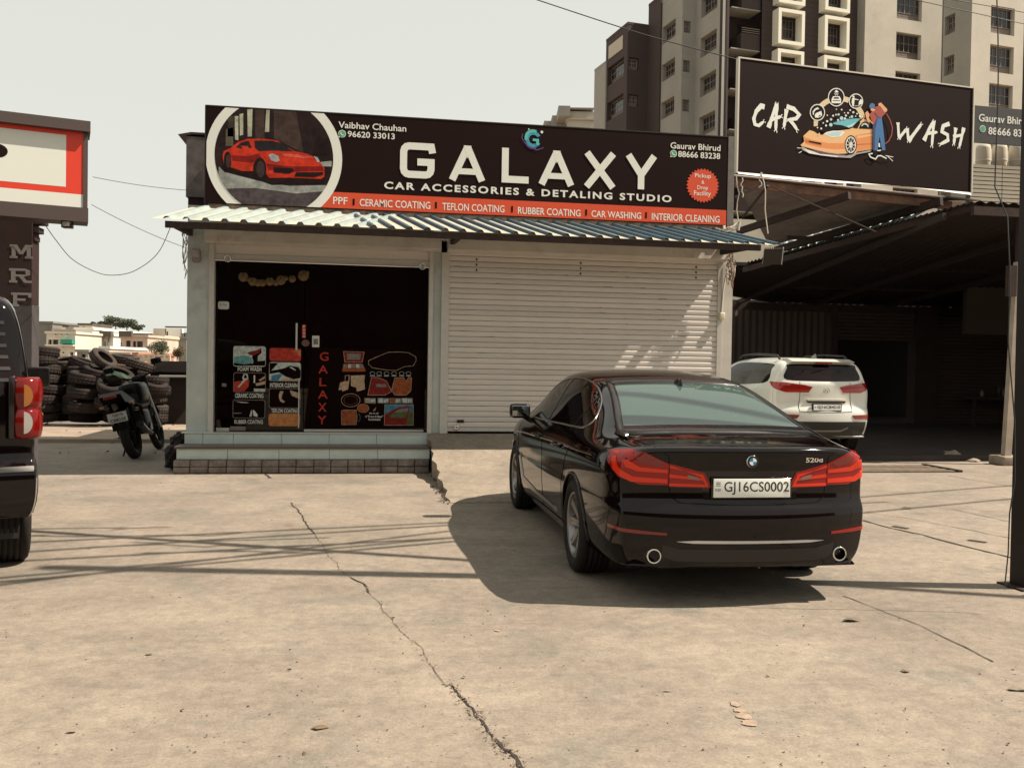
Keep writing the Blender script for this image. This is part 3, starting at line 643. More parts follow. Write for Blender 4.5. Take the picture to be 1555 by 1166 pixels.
# small fittings
sw = thing('switch_box', 'small grey meter box high on the left shop column', 'switch box', tuple(atY(298, 392, 13.08)))
p = atY(292, 398, 13.08); q = atY(305, 379, 13.08)
MB().rbox((p.x, 13.02, p.z), (q.x, 13.098, q.z), .012).build('case', M('box_grey', (.20, .17, .16), .5), sw, world=True); MB().rbox((p.x+.012, 13.012, p.z+.06), (q.x-.012, 13.03, q.z-.012), .005).build('cover', M('box_face', (.30, .26, .25), .4), sw, world=True)
s2 = thing('switch', 'white switch with cable on the right shop pillar', 'switch', tuple(atY(1096, 480, 13.05))); p = atY(1096, 480, 13.05)
MB().rbox((p.x-.04, 13.02, p.z-.055), (p.x+.04, 13.078, p.z+.05), .01).build('case', M('cream_plastic', (.55, .50, .36), .4), s2, world=True)
MB().tube([(p.x, 13.06, p.z+.05), (p.x+.02, 13.06, p.z+.4), tuple(atY(1107, 395, 13.06))], .011, 6).build('cable', M('cable_white', (.5, .48, .42), .6), s2, world=True)
wr = random.Random(11)
wt = thing('wire_bundle', 'tangled brown and white wires hanging beside the right shop pillar', 'wires', tuple(atY(1112, 400, 12.9)))
for k in range(9):
    x0, y0_ = 1108+wr.uniform(-3, 6), 378+wr.uniform(0, 6); pts = []
    for i in range(9):
        pts.append(atY(x0+wr.gauss(0, 2.2), y0_+i*wr.uniform(4, 8 if k < 5 else 6.5), 12.92+wr.uniform(-.05, .05)))
    MB().tube(pts, .007, 5).build('wire', M('wire_brown', (.14, .06, .03), .6) if k % 3 else M('wire_pale', (.45, .40, .33), .6), wt, world=True)
wt = thing('wire_bundle', 'white wires knotted at the right end of the awning', 'wires', tuple(atY(1110, 345, 12.7)))
for k in range(8):
    pts = [atY(1085+wr.uniform(0, 20), 345+wr.uniform(-4, 8), 12.75), atY(1100+wr.uniform(-5, 8), 350+wr.uniform(-6, 4), 12.6), atY(1112+wr.uniform(-3, 6), 347+wr.uniform(-4, 4), 12.7), atY(1124+wr.uniform(-3, 3), 336+wr.uniform(-4, 8), 12.7)]
    MB().tube(pts, .008, 5).build('wire', M('wire_pale'), wt, world=True)
MB().tube([atY(1121, 350, 12.7), atY(1123, 336, 12.7)], .02, 6).build('wire_end', M('wire_pale'), wt, world=True)
wt = thing('wire_bundle', 'thin loose wires hanging down the left shop corner', 'wires', tuple(atY(283, 350, 13.05)))
for k in range(6):
    x0 = 280+wr.uniform(-2, 4); pts = [atY(x0+wr.gauss(0, 1.6), 345+i*11+wr.uniform(-2, 2), 13.02) for i in range(wr.randrange(5, 9))]
    MB().tube(pts, .005, 5).build('wire', M('wire_pale') if k % 2 else M('wire_brown'), wt, world=True)
fl = thing('flood_light', 'black flood light fixed under the right end of the awning', 'flood light', tuple(atY(1172, 388, 12.6)))
fp = Plane(tuple(atY(1158, 402, 12.6)), (1, -.35, 0), (-.06, -.35, 1)); mb = MB()
def orient_box(P, u0, u1, w0, w1, d0, d1):
    return MB().add([P.P(u, w, d) for d in (d0, d1) for u, w in ((u0, w0), (u1, w0), (u1, w1), (u0, w1))], [(0, 3, 2, 1), (4, 5, 6, 7), (0, 1, 5, 4), (1, 2, 6, 5), (2, 3, 7, 6), (3, 0, 4, 7)])
orient_box(fp, 0, .26, 0, .22, -.06, .0).build('case', M('gloss_black'), fl, world=True)
for k in range(10): orient_box(fp, .01+.025*k, .018+.025*k, .20, .245, -.06, 0).build('fin', M('gloss_black'), fl, world=True)
orient_box(fp, .262, .275, 0, .25, -.03, .0).build('bracket', M_JAMB, fl, world=True)
# gold garland inside the door
gl = thing('garland', 'faint gold bead garland hanging behind the top of the glass door', 'garland', tuple(atY(361, 420, 13.3)))
for x, y, r_ in ((370, 421, 8), (378, 425, 4), (384, 428, 7), (392, 430, 6), (399, 430, 6), (410, 428, 7), (419, 430, 5), (427, 426, 8), (434, 423, 4), (444, 424, 6), (461, 419, 9), (466, 415, 4)):
    p = atY(x, y, 13.15); MB().add([p+V(r_*.0085*math.cos(2*PI*k/12), -.03+.006*(k % 2), r_*.0085*math.sin(2*PI*k/12)) for k in range(12)]+[p+V(0, -.05, 0)], [(k, (k+1) % 12, 12) for k in range(12)]).build('foil_disc', M('gold_foil', (.11, .07, .03), .35, .6), gl, world=True)

# ---------------------------------------------------------------- main sign board
SY = 12.85
sg = thing('shop_sign', 'long dark shop sign reading GALAXY with a round picture of a red sports car', 'sign', (-2.07, SY, 3.61))
SX0, SX1, SZ0, SZ1 = -2.075, 5.345, 3.612, 4.915
SP = Plane((0, SY, 0), (1, 0, 0)); RC = (SX0+.012, SX1-.012, SZ0+.01, SZ1-.008)
M_SIGN = M('sign_vinyl_dark', (.012, .0038, .0032), .6, 0, .10, var=.06, scale=4)
M_SRED = M('sign_vinyl_red', (.62, .065, .018), .45); M_SWHITE = M('sign_vinyl_white', (.72, .72, .66), .5)
def sgp(mb, name, mat, parent=None): return mb.build(name, mat, parent or sg, world=True)
sgp(MB().box((SX0, SY, SZ0), (SX1, SY+.035, SZ1)), 'board', M_SIGN)
sgp(MB().box((SX0-.012, SY-.006, SZ0-.014), (SX0-.001, SY+.05, SZ1+.01)), 'edge_trim', M_DKPLAST); sgp(MB().box((SX1+.001, SY-.004, SZ0-.03), (SX1+.10, SY+.05, SZ1+.02)), 'side_post', M('galvanised', (.16, .14, .125), .5, .4, var=.2, scale=10))
sgp(MB().box((SX0, SY-.004, SZ1+.001), (SX1, SY+.05, SZ1+.015)), 'top_trim', M_DKPLAST)
z2p = lambda x, y: (280+x/3.534, 140+y/3.534)
z3p = lambda x, y: (700+x/3.24, 180+y/3.24)
zr0 = SP.px(1103, 319.5)[1]
mb = MB(); SP.poly(mb, [(SP.px(487, 300)[0], SZ0+.01), (SX1-.012, SZ0+.01), (SX1-.012, zr0), (SP.px(503, 290)[0], zr0)], .0015); sgp(mb, 'red_band', M_SRED)
cc = SP.px(417, 238.5); R1 = .905; R0 = .785
mb = MB(); SP.disc(mb, cc, R1, .003, 72, clip=RC); sgp(mb, 'white_ring', M_SWHITE)
inner = [(cc[0]+R0*math.cos(2*PI*k/72), cc[1]+R0*math.sin(2*PI*k/72)) for k in range(72)]; inner = clip_rect(inner, *RC)
pic = None
def pp(c, pts, d, name='print'):
    global pic
    q = clip_convex([SP.px(*z2p(*p)) for p in pts], inner) if pts else inner
    if len(q) < 3: return
    mb = MB(); SP.poly(mb, q, d); o = sgp(mb, name, c, pic)
    if pic is None: pic = o
pm = lambda n, c=None: M('pic_'+n, c, .6, spec=.1, var=.45, scale=9)
pp(pm('wall', (.022, .012, .012)), None, .0045, 'round_picture')
for pts, c in (([(270, 130), (290, 130), (290, 260), (272, 255)], 'l'), ([(296, 120), (316, 115), (316, 230), (298, 235)], 'l'), ([(338, 95), (366, 92), (362, 240), (340, 240)], 'l'), ([(440, 95), (458, 95), (455, 215), (432, 215)], 'l'), ([(222, 200), (262, 190), (262, 290), (222, 290)], 'm'), ([(235, 130), (265, 130), (262, 240), (232, 240)], 'd')):
    pp({'l': pm('light', (.40, .40, .30)), 'm': pm('mid', (.12, .10, .07)), 'd': pm('dim', (.05, .04, .03))}[c], pts, .0055)
pp(pm('shade', (.055, .035, .03)), [(380, 95), (430, 95), (430, 260), (380, 260)], .0055); pp(pm('shade'), [(480, 95), (600, 105), (640, 330), (480, 250)], .0056)
pp(pm('floor', (.075, .06, .065)), [(180, 430), (400, 500), (780, 500), (800, 640), (180, 640)], .0058)
pp(pm('floor_light', (.30, .31, .29)), [(185, 400), (215, 430), (390, 475), (560, 505), (760, 500), (780, 530), (600, 545), (380, 515), (180, 520)], .0062)
pp(pm('floor_light'), [(700, 380), (790, 370), (790, 400), (740, 400)], .0062); pp(pm('shadow', (.015, .008, .008)), [(215, 410), (300, 440), (470, 500), (750, 490), (760, 430), (300, 420)], .0068)
pp(pm('shadow'), [(715, 240), (780, 250), (780, 340), (690, 335)], .0062)
CARR = pm('car_red', (.50, .035, .016)); CARD = pm('car_dark_red', (.20, .012, .01))
pp(CARR, [(205, 340), (212, 318), (250, 300), (290, 268), (340, 252), (430, 252), (500, 262), (540, 290), (590, 318), (650, 330), (700, 350), (735, 385), (752, 410), (752, 455), (735, 467), (560, 460), (455, 462), (430, 425), (310, 425), (250, 405), (212, 390)], .0076)
pp(pm('glass', (.02, .018, .02)), [(375, 262), (470, 262), (520, 275), (585, 320), (480, 315), (400, 318), (380, 300)], .0084); pp(pm('glass'), [(275, 298), (305, 272), (345, 262), (362, 300), (330, 308)], .0084)
pp(CARD, [(250, 340), (340, 345), (400, 330), (420, 360), (360, 380), (260, 370)], .0082); pp(CARR, [(302, 290), (340, 290), (350, 310), (320, 312)], .0092)
for c_, rx, ry in (((232, 372), 20, 52), ((405, 415), 36, 62)):
    pp(pm('shadow'), [(c_[0]+rx*math.cos(t), c_[1]+ry*math.sin(t)) for t in [2*PI*k/24 for k in range(24)]], .0084)
    pp(pm('rimg', (.05, .03, .03)), [(c_[0]+4+rx*.62*math.cos(t), c_[1]+ry*.72*math.sin(t)) for t in [2*PI*k/20 for k in range(20)]], .0092)
pp(pm('lampw', (.35, .36, .36)), [(452, 338), (475, 330), (505, 345), (512, 368), (495, 378), (465, 368)], .0092); pp(pm('lampw'), [(695, 345), (715, 352), (728, 375), (715, 378)], .0092)
pp(pm('shadow'), [(480, 405), (580, 410), (590, 425), (560, 440), (480, 432)], .0092); pp(pm('shadow'), [(600, 432), (745, 430), (745, 445), (700, 458), (590, 455)], .0092)
pp(CARD, [(440, 385), (560, 400), (740, 400), (752, 425), (590, 428), (450, 420)], .0080); pp(pm('car_hi', (.62, .10, .06)), [(520, 330), (600, 335), (690, 352), (640, 356), (530, 345)], .0086)
# GALAXY in wide capitals
gz0, gz1 = SP.px(607, 269.6)[1], SP.px(607, 215.8)[1]; H = gz1-gz0; sw_ = .098
def letter(kind, xa, xb):
    mb = MB(); a = SP.px(*xa)[0]; b = SP.px(*xb)[0]; w = b-a; h = sw_/2; S_ = lambda pts, ww=sw_, c=False: SP.stroke(mb, [(a+x*w, gz0+z*H) for x, z in pts], ww, .005+.0001*len(mb.f), c)
    hx = h/w; hz = h/H
    if kind == 'G': S_([(1-hx*.6, .72), (1-hx, 1-hz), (hx+.16, 1-hz), (hx+.08, 1-hz-.02), (hx+.025, 1-hz-.075), (hx, 1-hz-.16), (hx, hz+.16), (hx+.025, hz+.075), (hx+.08, hz+.02), (hx+.16, hz), (1-hx-.16, hz), (1-hx-.08, hz+.02), (1-hx-.025, hz+.075), (1-hx, hz+.16), (1-hx, .46), (.50, .46)])
    if kind == 'A':
        S_([(hx*1.1, 0), (.5, 1-hz*.4)]); S_([(1-hx*1.1, 0), (.5, 1-hz*.4)]); S_([(.20, .26), (.80, .26)], sw_*.85)
        SP.poly(mb, [(a+w*(.5-hx*1.15), gz1), (a+w*(.5+hx*1.15), gz1), (a+w*.5, gz1-.18)], .0056)
    if kind == 'L': S_([(hx, 1), (hx, hz), (1, hz)])
    if kind == 'X': S_([(hx*1.2, 0), (1-hx*1.2, 1)]); S_([(hx*1.2, 1), (1-hx*1.2, 0)])
    if kind == 'Y': S_([(hx*1.2, 1), (.5, .42)]); S_([(1-hx*1.2, 1), (.5, .42)]); S_([(.5, .47), (.5, 0)])
    sgp(mb, 'letter', M_SWHITE)
for k_, a_, b_ in (('G', (607.5, 240), (660, 243)), ('A', (681, 250), (738, 253)), ('L', (762, 250), (803, 252)), ('A', (817, 255), (873, 258)), ('X', (885, 255), (937, 258)), ('Y', (948, 260), (999, 262))): letter(k_, a_, b_)
for s_, xl, yb, xr, yt, bo in (('Vaibhav Chauhan', 514, 194.6, 617, 184.7, .012), ('96620 33013', 528, 208.3, 599.5, 199, .015), ('Gaurav Bhirud', 1018, 225.7, 1094, 216.2, .012), ('88666 83238', 1029.6, 238.6, 1093.5, 229.4, .015),
        ('CAR ACCESSORIES & DETALING STUDIO', 583.3, 287, 1020, 275.8, .03), ('PPF', 505.8, 310, 527.6, 299, .01), ('CERAMIC COATING', 546, 313.2, 653.5, 302, .01), ('TEFLON COATING', 671.5, 319, 766, 308, .01),
        ('RUBBER COATING', 786.4, 325, 881.5, 314.4, .01), ('CAR WASHING', 898, 329.7, 973.5, 319.6, .01), ('INTERIOR CLEANING', 989.5, 334.3, 1092.6, 323.6, .01)):
    mb = MB(); a = SP.px(xl, yb); b = SP.px(xl, yt); c = SP.px(xr, yb)[0]; SP.text(mb, s_, a[0], c, a[1], b[1], .0035, bo, 1.28 if 'STUDIO' in s_ else 1.); sgp(mb, 'lettering', M_SWHITE)
for x, y in ((537, 307), (662, 312), (777.5, 318), (890, 323), (981, 327)):
    c = SP.px(x, y); mb = MB(); SP.poly(mb, [(c[0]-.014, c[1]-.045), (c[0]+.014, c[1]-.045), (c[0]+.014, c[1]+.045), (c[0]-.014, c[1]+.045)], .0035); sgp(mb, 'separator', M_SIGN)
GRN = M('app_green', (.06, .36, .18), .5)
for P_, x, y, par in ((SP, 519.5, 203.5, sg), (SP, 1022.7, 233.6, sg)):
    c = P_.px(x, y); mb = MB(); P_.disc(mb, c, .052, .0032, 20); P_.poly(mb, [(c[0]-.05, c[1]-.052), (c[0]-.01, c[1]-.05), (c[0]-.045, c[1]-.01)], .0032); o = sgp(mb, 'phone_icon', M_SWHITE)
    mb = MB(); P_.disc(mb, c, .044, .0042, 20); sgp(mb, 'phone_icon_disc', GRN); mb = MB(); P_.stroke(mb, [(c[0]-.02, c[1]+.02), (c[0]-.012, c[1]-.006), (c[0]+.006, c[1]-.02), (c[0]+.022, c[1]-.014)], .012, .0052); sgp(mb, 'handset', M_SWHITE)
c = SP.px(1067, 282); mb = MB(); n = 30; pts = [(c[0]+(.255 if k % 2 == 0 else .225)*math.cos(PI*k/n), c[1]+(.255 if k % 2 == 0 else .225)*math.sin(PI*k/n)) for k in range(2*n)]; SP.poly(mb, pts, .003); sgp(mb, 'burst_badge', M_SRED)
for s_, x0, x1, yb, yt in (('Pickup', 1055, 1079.5, 271.5, 264.8), ('&', 1065, 1069.5, 279.5, 274.5), ('Drop', 1058.5, 1075, 289.5, 282.5), ('Facility', 1053.5, 1079.5, 298.8, 291)):
    a = SP.px(x0, yb); b = SP.px(x1, yt); mb = MB(); SP.text(mb, s_, a[0], b[0], a[1], b[1], .005, .008); sgp(mb, 'lettering', M_SWHITE)
c = SP.px(809, 213); lg = None
for mat_, r0, r1, t0, t1, dx, dz in ((M('logo_blue', (.04, .30, .42), .4), .065, .115, 30, 330, .01, .01), (M('logo_teal', (.10, .45, .42), .4), .075, .12, 60, 200, .0, .03), (M('logo_violet', (.10, .05, .22), .4), .085, .11, 190, 300, 0, -.02)):
    mb = MB()
    for k in range(16):
        a, b = math.radians(lerp(t0, t1, k/16)), math.radians(lerp(t0, t1, (k+1)/16)); SP.poly(mb, [(c[0]+dx+r*math.cos(t), c[1]+dz+r*math.sin(t)) for r, t in ((r0, a), (r1, a), (r1, b), (r0, b))], .003+.0012*(lg is not None)+.0001*dx)
    o = sgp(mb, 'logo', mat_); lg = o
mb = MB(); SP.poly(mb, [(c[0]+.0, c[1]+.02), (c[0]+.09, c[1]+.02), (c[0]+.09, c[1]-.07), (c[0]+.05, c[1]-.07), (c[0]+.05, c[1]-.015), (c[0], c[1]-.015)], .0055); sgp(mb, 'logo', M('logo_teal'))
mb = MB(); SP.stroke(mb, [(c[0]-.15, c[1]+.08), (c[0]-.16, c[1]+.02), (c[0]-.08, c[1]-.09), (c[0]+.06, c[1]-.14), (c[0]+.16, c[1]-.10)], .012, .006); sgp(mb, 'logo_orbit', M('logo_violet'))
mb = MB(); SP.disc(mb, (c[0]+.13, c[1]+.12), .02, .004, 12); SP.disc(mb, (c[0]-.06, c[1]+.15), .01, .004, 10); sgp(mb, 'logo_dot', M_SWHITE)
# steel box behind the sign's left end; its unseen length shades the yard
bxm = thing('sign_support', 'grey sheet-metal box standing behind the left end of the long sign, stretched back unseen to shade the yard', 'support', (-2.35, 13.1, 3.73))
MB().box((-2.36, 13.05, 3.724), (-1.9, 17.2, 4.54)).build('sheet_box', M('weathered_zinc', (.10, .085, .08), .6, .3, var=.4, scale=6, stain=(.05, .04, .04)), bxm, world=True)  # depth added out of view so its shadow covers the yard
MB().prism([(-2.47, 4.56), (-2.36, 4.44), (-2.36, 4.55), (-2.28, 4.57), (-1.9, 4.57), (-1.9, 4.60), (-2.3, 4.60)], 13.04, 17.2, 'y').build('cap_flashing', M_RUST, bxm, world=True)
for k in range(5):
    x = -1.6+k*1.6; MB().box((x, 12.89, 3.56), (x+.05, 12.94, 4.85)).build('upright', M_RUST, bxm, world=True)
# ---------------------------------------------------------------- car wash sign board
def sign_root(name, label, P, mat_board, w, h, th=.05):
    t = thing(name, label, 'sign', P.o)
    orient_box(P, 0, w, 0, h, -th, 0).build('board', mat_board, t, world=True); return t
A0 = Vector((6.20, 14.5, 4.795)); A1 = Vector((10.98, 15.13, 4.795)); CW_W, CW_H = (A1-A0).length, 1.885
CP = Plane(A0, A1-A0)
cw = sign_root('car_wash_sign', 'dark board reading CAR WASH with an orange car and a worker hosing it', CP, M_SIGN, CW_W, CW_H)
M_PALE = M('pale_trim', (.52, .48, .40), .5)
orient_box(CP, -.03, -.002, -.02, CW_H+.02, -.06, .02).build('edge_trim', M_PALE, cw, world=True)
orient_box(CP, CW_W+.002, CW_W+.03, -.02, CW_H+.02, -.06, .02).build('edge_trim', M_PALE, cw, world=True)
orient_box(CP, -.03, CW_W+.03, CW_H+.002, CW_H+.025, -.06, .01).build('edge_trim', M_PALE, cw, world=True)
ft = MB(); n = 22
for k in range(n):
    a, b = k/n, (k+1)/n; z0 = -.05-.05*math.sin(a*PI)*random.uniform(.6, 1.3)
    ft.add([CP.P(CW_W*a, -.004, .01), CP.P(CW_W*b, -.004, .01), CP.P(CW_W*b, -.035-.025*math.sin(b*7), .03), CP.P(CW_W*a, -.035-.025*math.sin(a*7), .03)], [(0, 1, 2, 3)])
ft.build('loose_flex_edge', M('flex_banner', (.62, .60, .54), .6), cw, world=True)
def cprint(name, pts, mat, d, conv):
    mb = MB(); CP.poly(mb, [CP.px(*conv(*p)) for p in pts], d); return mb.build(name, mat, cw, world=True)
zc = lambda x, y: (1200+x/8.97, 130+y/8.97)     # detail view of the picture
zs_ = lambda x, y: (1100+x/3.418, 70+y/3.418)   # wider view
# brushed letters: polylines with swelling width and split ends
def brush(pts, w):
    r_ = random.Random(len(pts)*17+int(pts[0][0])); P_ = [CP.px(*zs_(*p)) for p in pts]; Q = []
    for a, b in zip(P_[:-1], P_[1:]):
        a = Vector(a); b = Vector(b); n = max(2, int((b-a).length/.05)); Q += [a.lerp(b, k/n) for k in range(n)]
    Q.append(Vector(P_[-1])); n = len(Q); mb = MB()
    CP.stroke(mb, Q, [w*(.72+.28*math.sin(PI*min(1, (k+2)/(n*.5))))*r_.uniform(.86, 1.1)*(.55 if k == n-1 else 1) for k in range(n)], .004+r_.random()*.0015)
    e = (Q[-1]-Q[-2]).normalized(); s_ = Vector((-e.y, e.x))
    if len(pts) > 2 or (Vector(pts[0])-Vector(pts[-1])).length > 60:
        for q in (-.3, .25): CP.stroke(mb, [Q[-1]+s_*w*q, Q[-1]+s_*w*q+e*w*r_.uniform(.2, .5)], [w*.28, w*.08], .0045)
    mb.build('brush_letter', M_SWHITE, cw, world=True)
for st_ in ([(208, 318), (190, 312), (165, 340), (152, 378), (158, 408), (178, 414), (205, 392)], [(228, 425), (245, 375), (270, 300)], [(270, 300), (266, 440)], [(238, 385), (296, 366)],
            [(322, 330), (308, 425)], [(322, 315), (360, 328), (388, 358), (372, 378), (325, 385)], [(335, 380), (360, 410), (378, 438)]):
    brush(st_, .085)
for st_ in ([(900, 398), (905, 480)], [(905, 480), (948, 428)], [(948, 428), (955, 495)], [(955, 495), (1022, 405)], [(1035, 492), (1060, 435), (1086, 390)], [(1086, 390), (1076, 520)], [(1048, 455), (1105, 448)],
            [(1168, 404), (1135, 416), (1128, 446), (1158, 462), (1160, 490), (1118, 512)], [(1200, 425), (1190, 512)], [(1242, 425), (1218, 528)], [(1186, 472), (1238, 462)]):
    brush(st_, .082)
OR = {'o': M('sign_orange', (.66, .24, .07), .5), 'l': M('sign_light_orange', (.72, .42, .19), .5), 'd': M('sign_deep_orange', (.50, .13, .03), .5), 'k': M('sign_black', (.008, .004, .003), .6, spec=.1), 'w': M_SWHITE,
      'c': M('sign_cyan', (.12, .42, .48), .5), 'cl': M('sign_pale_cyan', (.40, .60, .60), .5), 'b': M('sign_blue', (.03, .14, .34), .5), 'nb': M('sign_navy', (.025, .03, .12), .5), 'r': M('sign_brickred', (.33, .055, .03), .5), 's': M('sign_skin', (.68, .33, .16), .5), 'g': M('sign_grey', (.35, .34, .33), .5), 'y': M('sign_tan', (.62, .50, .30), .5), 'p': M('sign_purple', (.10, .035, .09), .5)}
CPX = [0.004]
def cpoly(c, pts):
    CPX[0] += .0002; return cprint('print', pts, OR[c], CPX[0], zc)
def cel(c, x, y, rx, ry=None, n=20): return cpoly(c, [(x+rx*math.cos(2*PI*k/n), y+(ry or rx)*math.sin(2*PI*k/n)) for k in range(n)])
# arc
def arcband(a0, a1, cx=660, cy=520, r0=300, r1=370):
    ps = [(cx+r*math.cos(math.radians(t)), cy-r*1.02*math.sin(math.radians(t))) for r, ts in ((r0, [a0+(a1-a0)*k/6 for k in range(7)]), (r1, [a1-(a1-a0)*k/6 for k in range(7)])) for t in ts]; cpoly('y', ps)
cpoly('y', [(318, 480), (378, 480), (372, 555), (318, 560)]); arcband(112, 140); arcband(66, 82); arcband(12, 42)
for x, y, rx, ry in ((625, 163, 107, 120), (368, 370, 98, 108), (893, 217, 92, 98)):
    cel('k', x, y, rx, ry, 28)
    mb = MB(); CPX[0] += .0002; CP.stroke(mb, [CP.px(*zc(x+rx*math.cos(2*PI*k/32), y+ry*math.sin(2*PI*k/32))) for k in range(32)], .016, CPX[0], True); mb.build('round_icon', M_SWHITE, cw, world=True)
cpoly('w', [(600, 90), (625, 60), (655, 90), (650, 100), (605, 100)]); cpoly('w', [(560, 190), (580, 150), (668, 150), (690, 190), (690, 245), (560, 245)]); cpoly('k', [(585, 185), (597, 163), (652, 163), (665, 185)]); cpoly('k', [(575, 205), (675, 205), (675, 215), (575, 215)])
for x, y in ((605, 118), (625, 118), (645, 118), (615, 134), (637, 134)): cel('w', x, y, 7, 7, 8)
cpoly('w', [(330, 410), (345, 380), (420, 350), (432, 415), (400, 445), (335, 440)]); cel('k', 402, 425, 20); cel('w', 402, 425, 10)
cpoly('w', [(305, 400), (300, 360), (330, 320), (370, 300), (390, 325), (345, 335), (318, 370), (318, 405)])
cel('w', 857, 155, 14); cpoly('w', [(840, 175), (875, 170), (868, 230), (862, 290), (845, 290), (832, 230)]); cpoly('w', [(870, 182), (925, 195), (925, 205), (870, 196)]); cpoly('w', [(930, 230), (950, 190), (978, 200), (975, 250), (925, 275)]); cpoly('g', [(870, 275), (960, 278), (960, 290), (870, 288)])
# ground splash, car
cpoly('g', [(150, 830), (230, 870), (560, 940), (760, 960), (850, 930), (1110, 880), (1090, 905), (900, 940), (820, 990), (640, 980), (420, 950), (260, 930), (160, 880)])
cpoly('w', [(180, 865), (420, 935), (640, 965), (640, 980), (420, 955), (250, 925)]); cpoly('w', [(90, 848), (150, 852), (150, 860), (92, 858)]); cpoly('w', [(108, 920), (150, 895), (155, 903), (115, 926)])
cpoly('p', [(230, 870), (560, 925), (760, 945), (740, 958), (400, 935)])
cpoly('l', [(175, 690), (258, 612), (320, 630), (360, 660), (430, 678), (480, 640), (560, 620), (650, 618), (800, 600), (880, 560), (990, 450), (1030, 470), (1110, 560), (1115, 600), (1112, 870), (900, 905), (885, 925), (745, 930), (640, 935), (520, 920), (350, 885), (150, 830), (135, 815), (185, 770)])
cpoly('o', [(180, 700), (300, 745), (520, 790), (720, 790), (750, 730), (900, 680), (1110, 640), (1112, 860), (900, 900), (740, 870), (640, 880), (400, 850), (200, 800)])
cpoly('d', [(190, 735), (420, 790), (420, 830), (240, 790), (195, 775)]); cpoly('k', [(248, 755), (418, 785), (416, 812), (246, 775)]); cpoly('l', [(160, 790), (350, 845), (560, 880), (740, 870), (745, 905), (560, 915), (340, 875), (150, 828)])
cpoly('l', [(905, 690), (1110, 665), (1110, 690), (905, 730)]); cpoly('d', [(905, 800), (1110, 790), (1110, 800), (905, 815)])
cpoly('w', [(450, 670), (500, 635), (600, 618), (700, 622), (740, 640), (680, 700), (620, 705), (560, 712), (520, 690)]); cpoly('cl', [(480, 665), (600, 632), (700, 635), (660, 690), (560, 695)])
cpoly('k', [(400, 600), (570, 540), (740, 545), (760, 590), (600, 610), (440, 640)])
cpoly('c', [(570, 520), (690, 460), (880, 455), (960, 450), (840, 560), (780, 575), (700, 545), (600, 535)]); cpoly('cl', [(760, 560), (900, 500), (840, 565), (790, 580)])
cpoly('k', [(845, 580), (900, 530), (940, 495), (950, 510), (910, 590)]); cpoly('k', [(930, 590), (945, 545), (985, 500), (1040, 495), (1110, 560), (1115, 598)]); cpoly('cl', [(955, 560), (985, 520), (1030, 515), (1060, 545), (1055, 580), (1035, 545), (1000, 535), (970, 560)])
cel('k', 820, 812, 80, 130, 28); cel('w', 818, 812, 70, 112, 28); cel('k', 818, 812, 58, 98, 28)
for k in range(10):
    t = 2*PI*k/10; cpoly('w', [(818+9*math.cos(t+1.4), 812+14*math.sin(t+1.4)), (818+60*math.cos(t-.09), 812+100*math.sin(t-.09)), (818+60*math.cos(t+.09), 812+100*math.sin(t+.09)), (818-9*math.cos(t+1.4), 812-14*math.sin(t+1.4))])
rb = random.Random(4)
for x, y, r_ in ((545, 540, 24), (495, 492, 15), (548, 467, 17), (480, 550, 14), (575, 417, 13), (650, 400, 16), (615, 403, 11), (692, 335, 11), (620, 330, 8), (808, 342, 11), (850, 370, 14), (750, 415, 14), (690, 450, 24), (735, 455, 15), (778, 380, 12), (830, 430, 18), (900, 390, 11), (940, 425, 14), (440, 515, 10), (412, 592, 13), (362, 580, 10), (386, 660, 9), (495, 412, 9), (730, 380, 8), (800, 440, 8), (880, 425, 8), (975, 435, 9), (640, 475, 12)):
    cel('cl' if r_ > 15 else 'w', x, y, r_, r_, 12)
# worker
cpoly('r', [(1070, 400), (1110, 350), (1190, 310), (1260, 320), (1300, 350), (1290, 380), (1240, 430), (1235, 470), (1150, 520), (1110, 520), (1080, 440)])
cpoly('s', [(1010, 380), (1040, 350), (1070, 400), (1060, 450), (1090, 490), (1060, 510), (1030, 470)]); cpoly('s', [(1085, 490), (1130, 530), (1125, 540), (1080, 505)])
cpoly('s', [(1190, 250), (1225, 240), (1310, 330), (1305, 360), (1275, 370), (1215, 290), (1190, 280)]); cpoly('s', [(1080, 320), (1130, 320), (1150, 335), (1125, 360), (1090, 350)]); cpoly('r', [(1140, 300), (1190, 285), (1230, 300), (1200, 330), (1150, 340)])
cpoly('b', [(1065, 290), (1080, 255), (1110, 245), (1140, 265), (1140, 310), (1100, 320), (1070, 310)]); cpoly('nb', [(1112, 540), (1150, 490), (1180, 430), (1230, 440), (1170, 900), (1115, 890)])
cpoly('b', [(1180, 450), (1235, 450), (1260, 640), (1285, 885), (1240, 890), (1205, 700), (1180, 880), (1140, 890), (1145, 620)]); cpoly('p', [(1130, 380), (1150, 375), (1195, 440), (1180, 450)])
cpoly('w', [(1190, 790), (1210, 790), (1212, 850), (1190, 840)]); cpoly('k', [(1115, 890), (1175, 895), (1180, 960), (1150, 975), (1120, 950)]); cpoly('w', [(1170, 885), (1230, 880), (1215, 900), (1175, 900)])
def cstroke(c, pts, w):
    CPX[0] += .0002; mb = MB(); CP.stroke(mb, [CP.px(*zc(*p)) for p in pts], w, CPX[0]); mb.build('print', OR[c], cw, world=True)
cstroke('r', [(1300, 390), (1350, 480), (1380, 580), (1370, 680), (1330, 760), (1280, 800)], .018)
cstroke('w', [(1110, 930), (1060, 940), (1080, 980), (1150, 1008), (1180, 965), (1220, 960), (1300, 1000)], .022); cstroke('w', [(1285, 960), (1390, 980)], .012); cstroke('w', [(1310, 965), (1385, 1035)], .012)

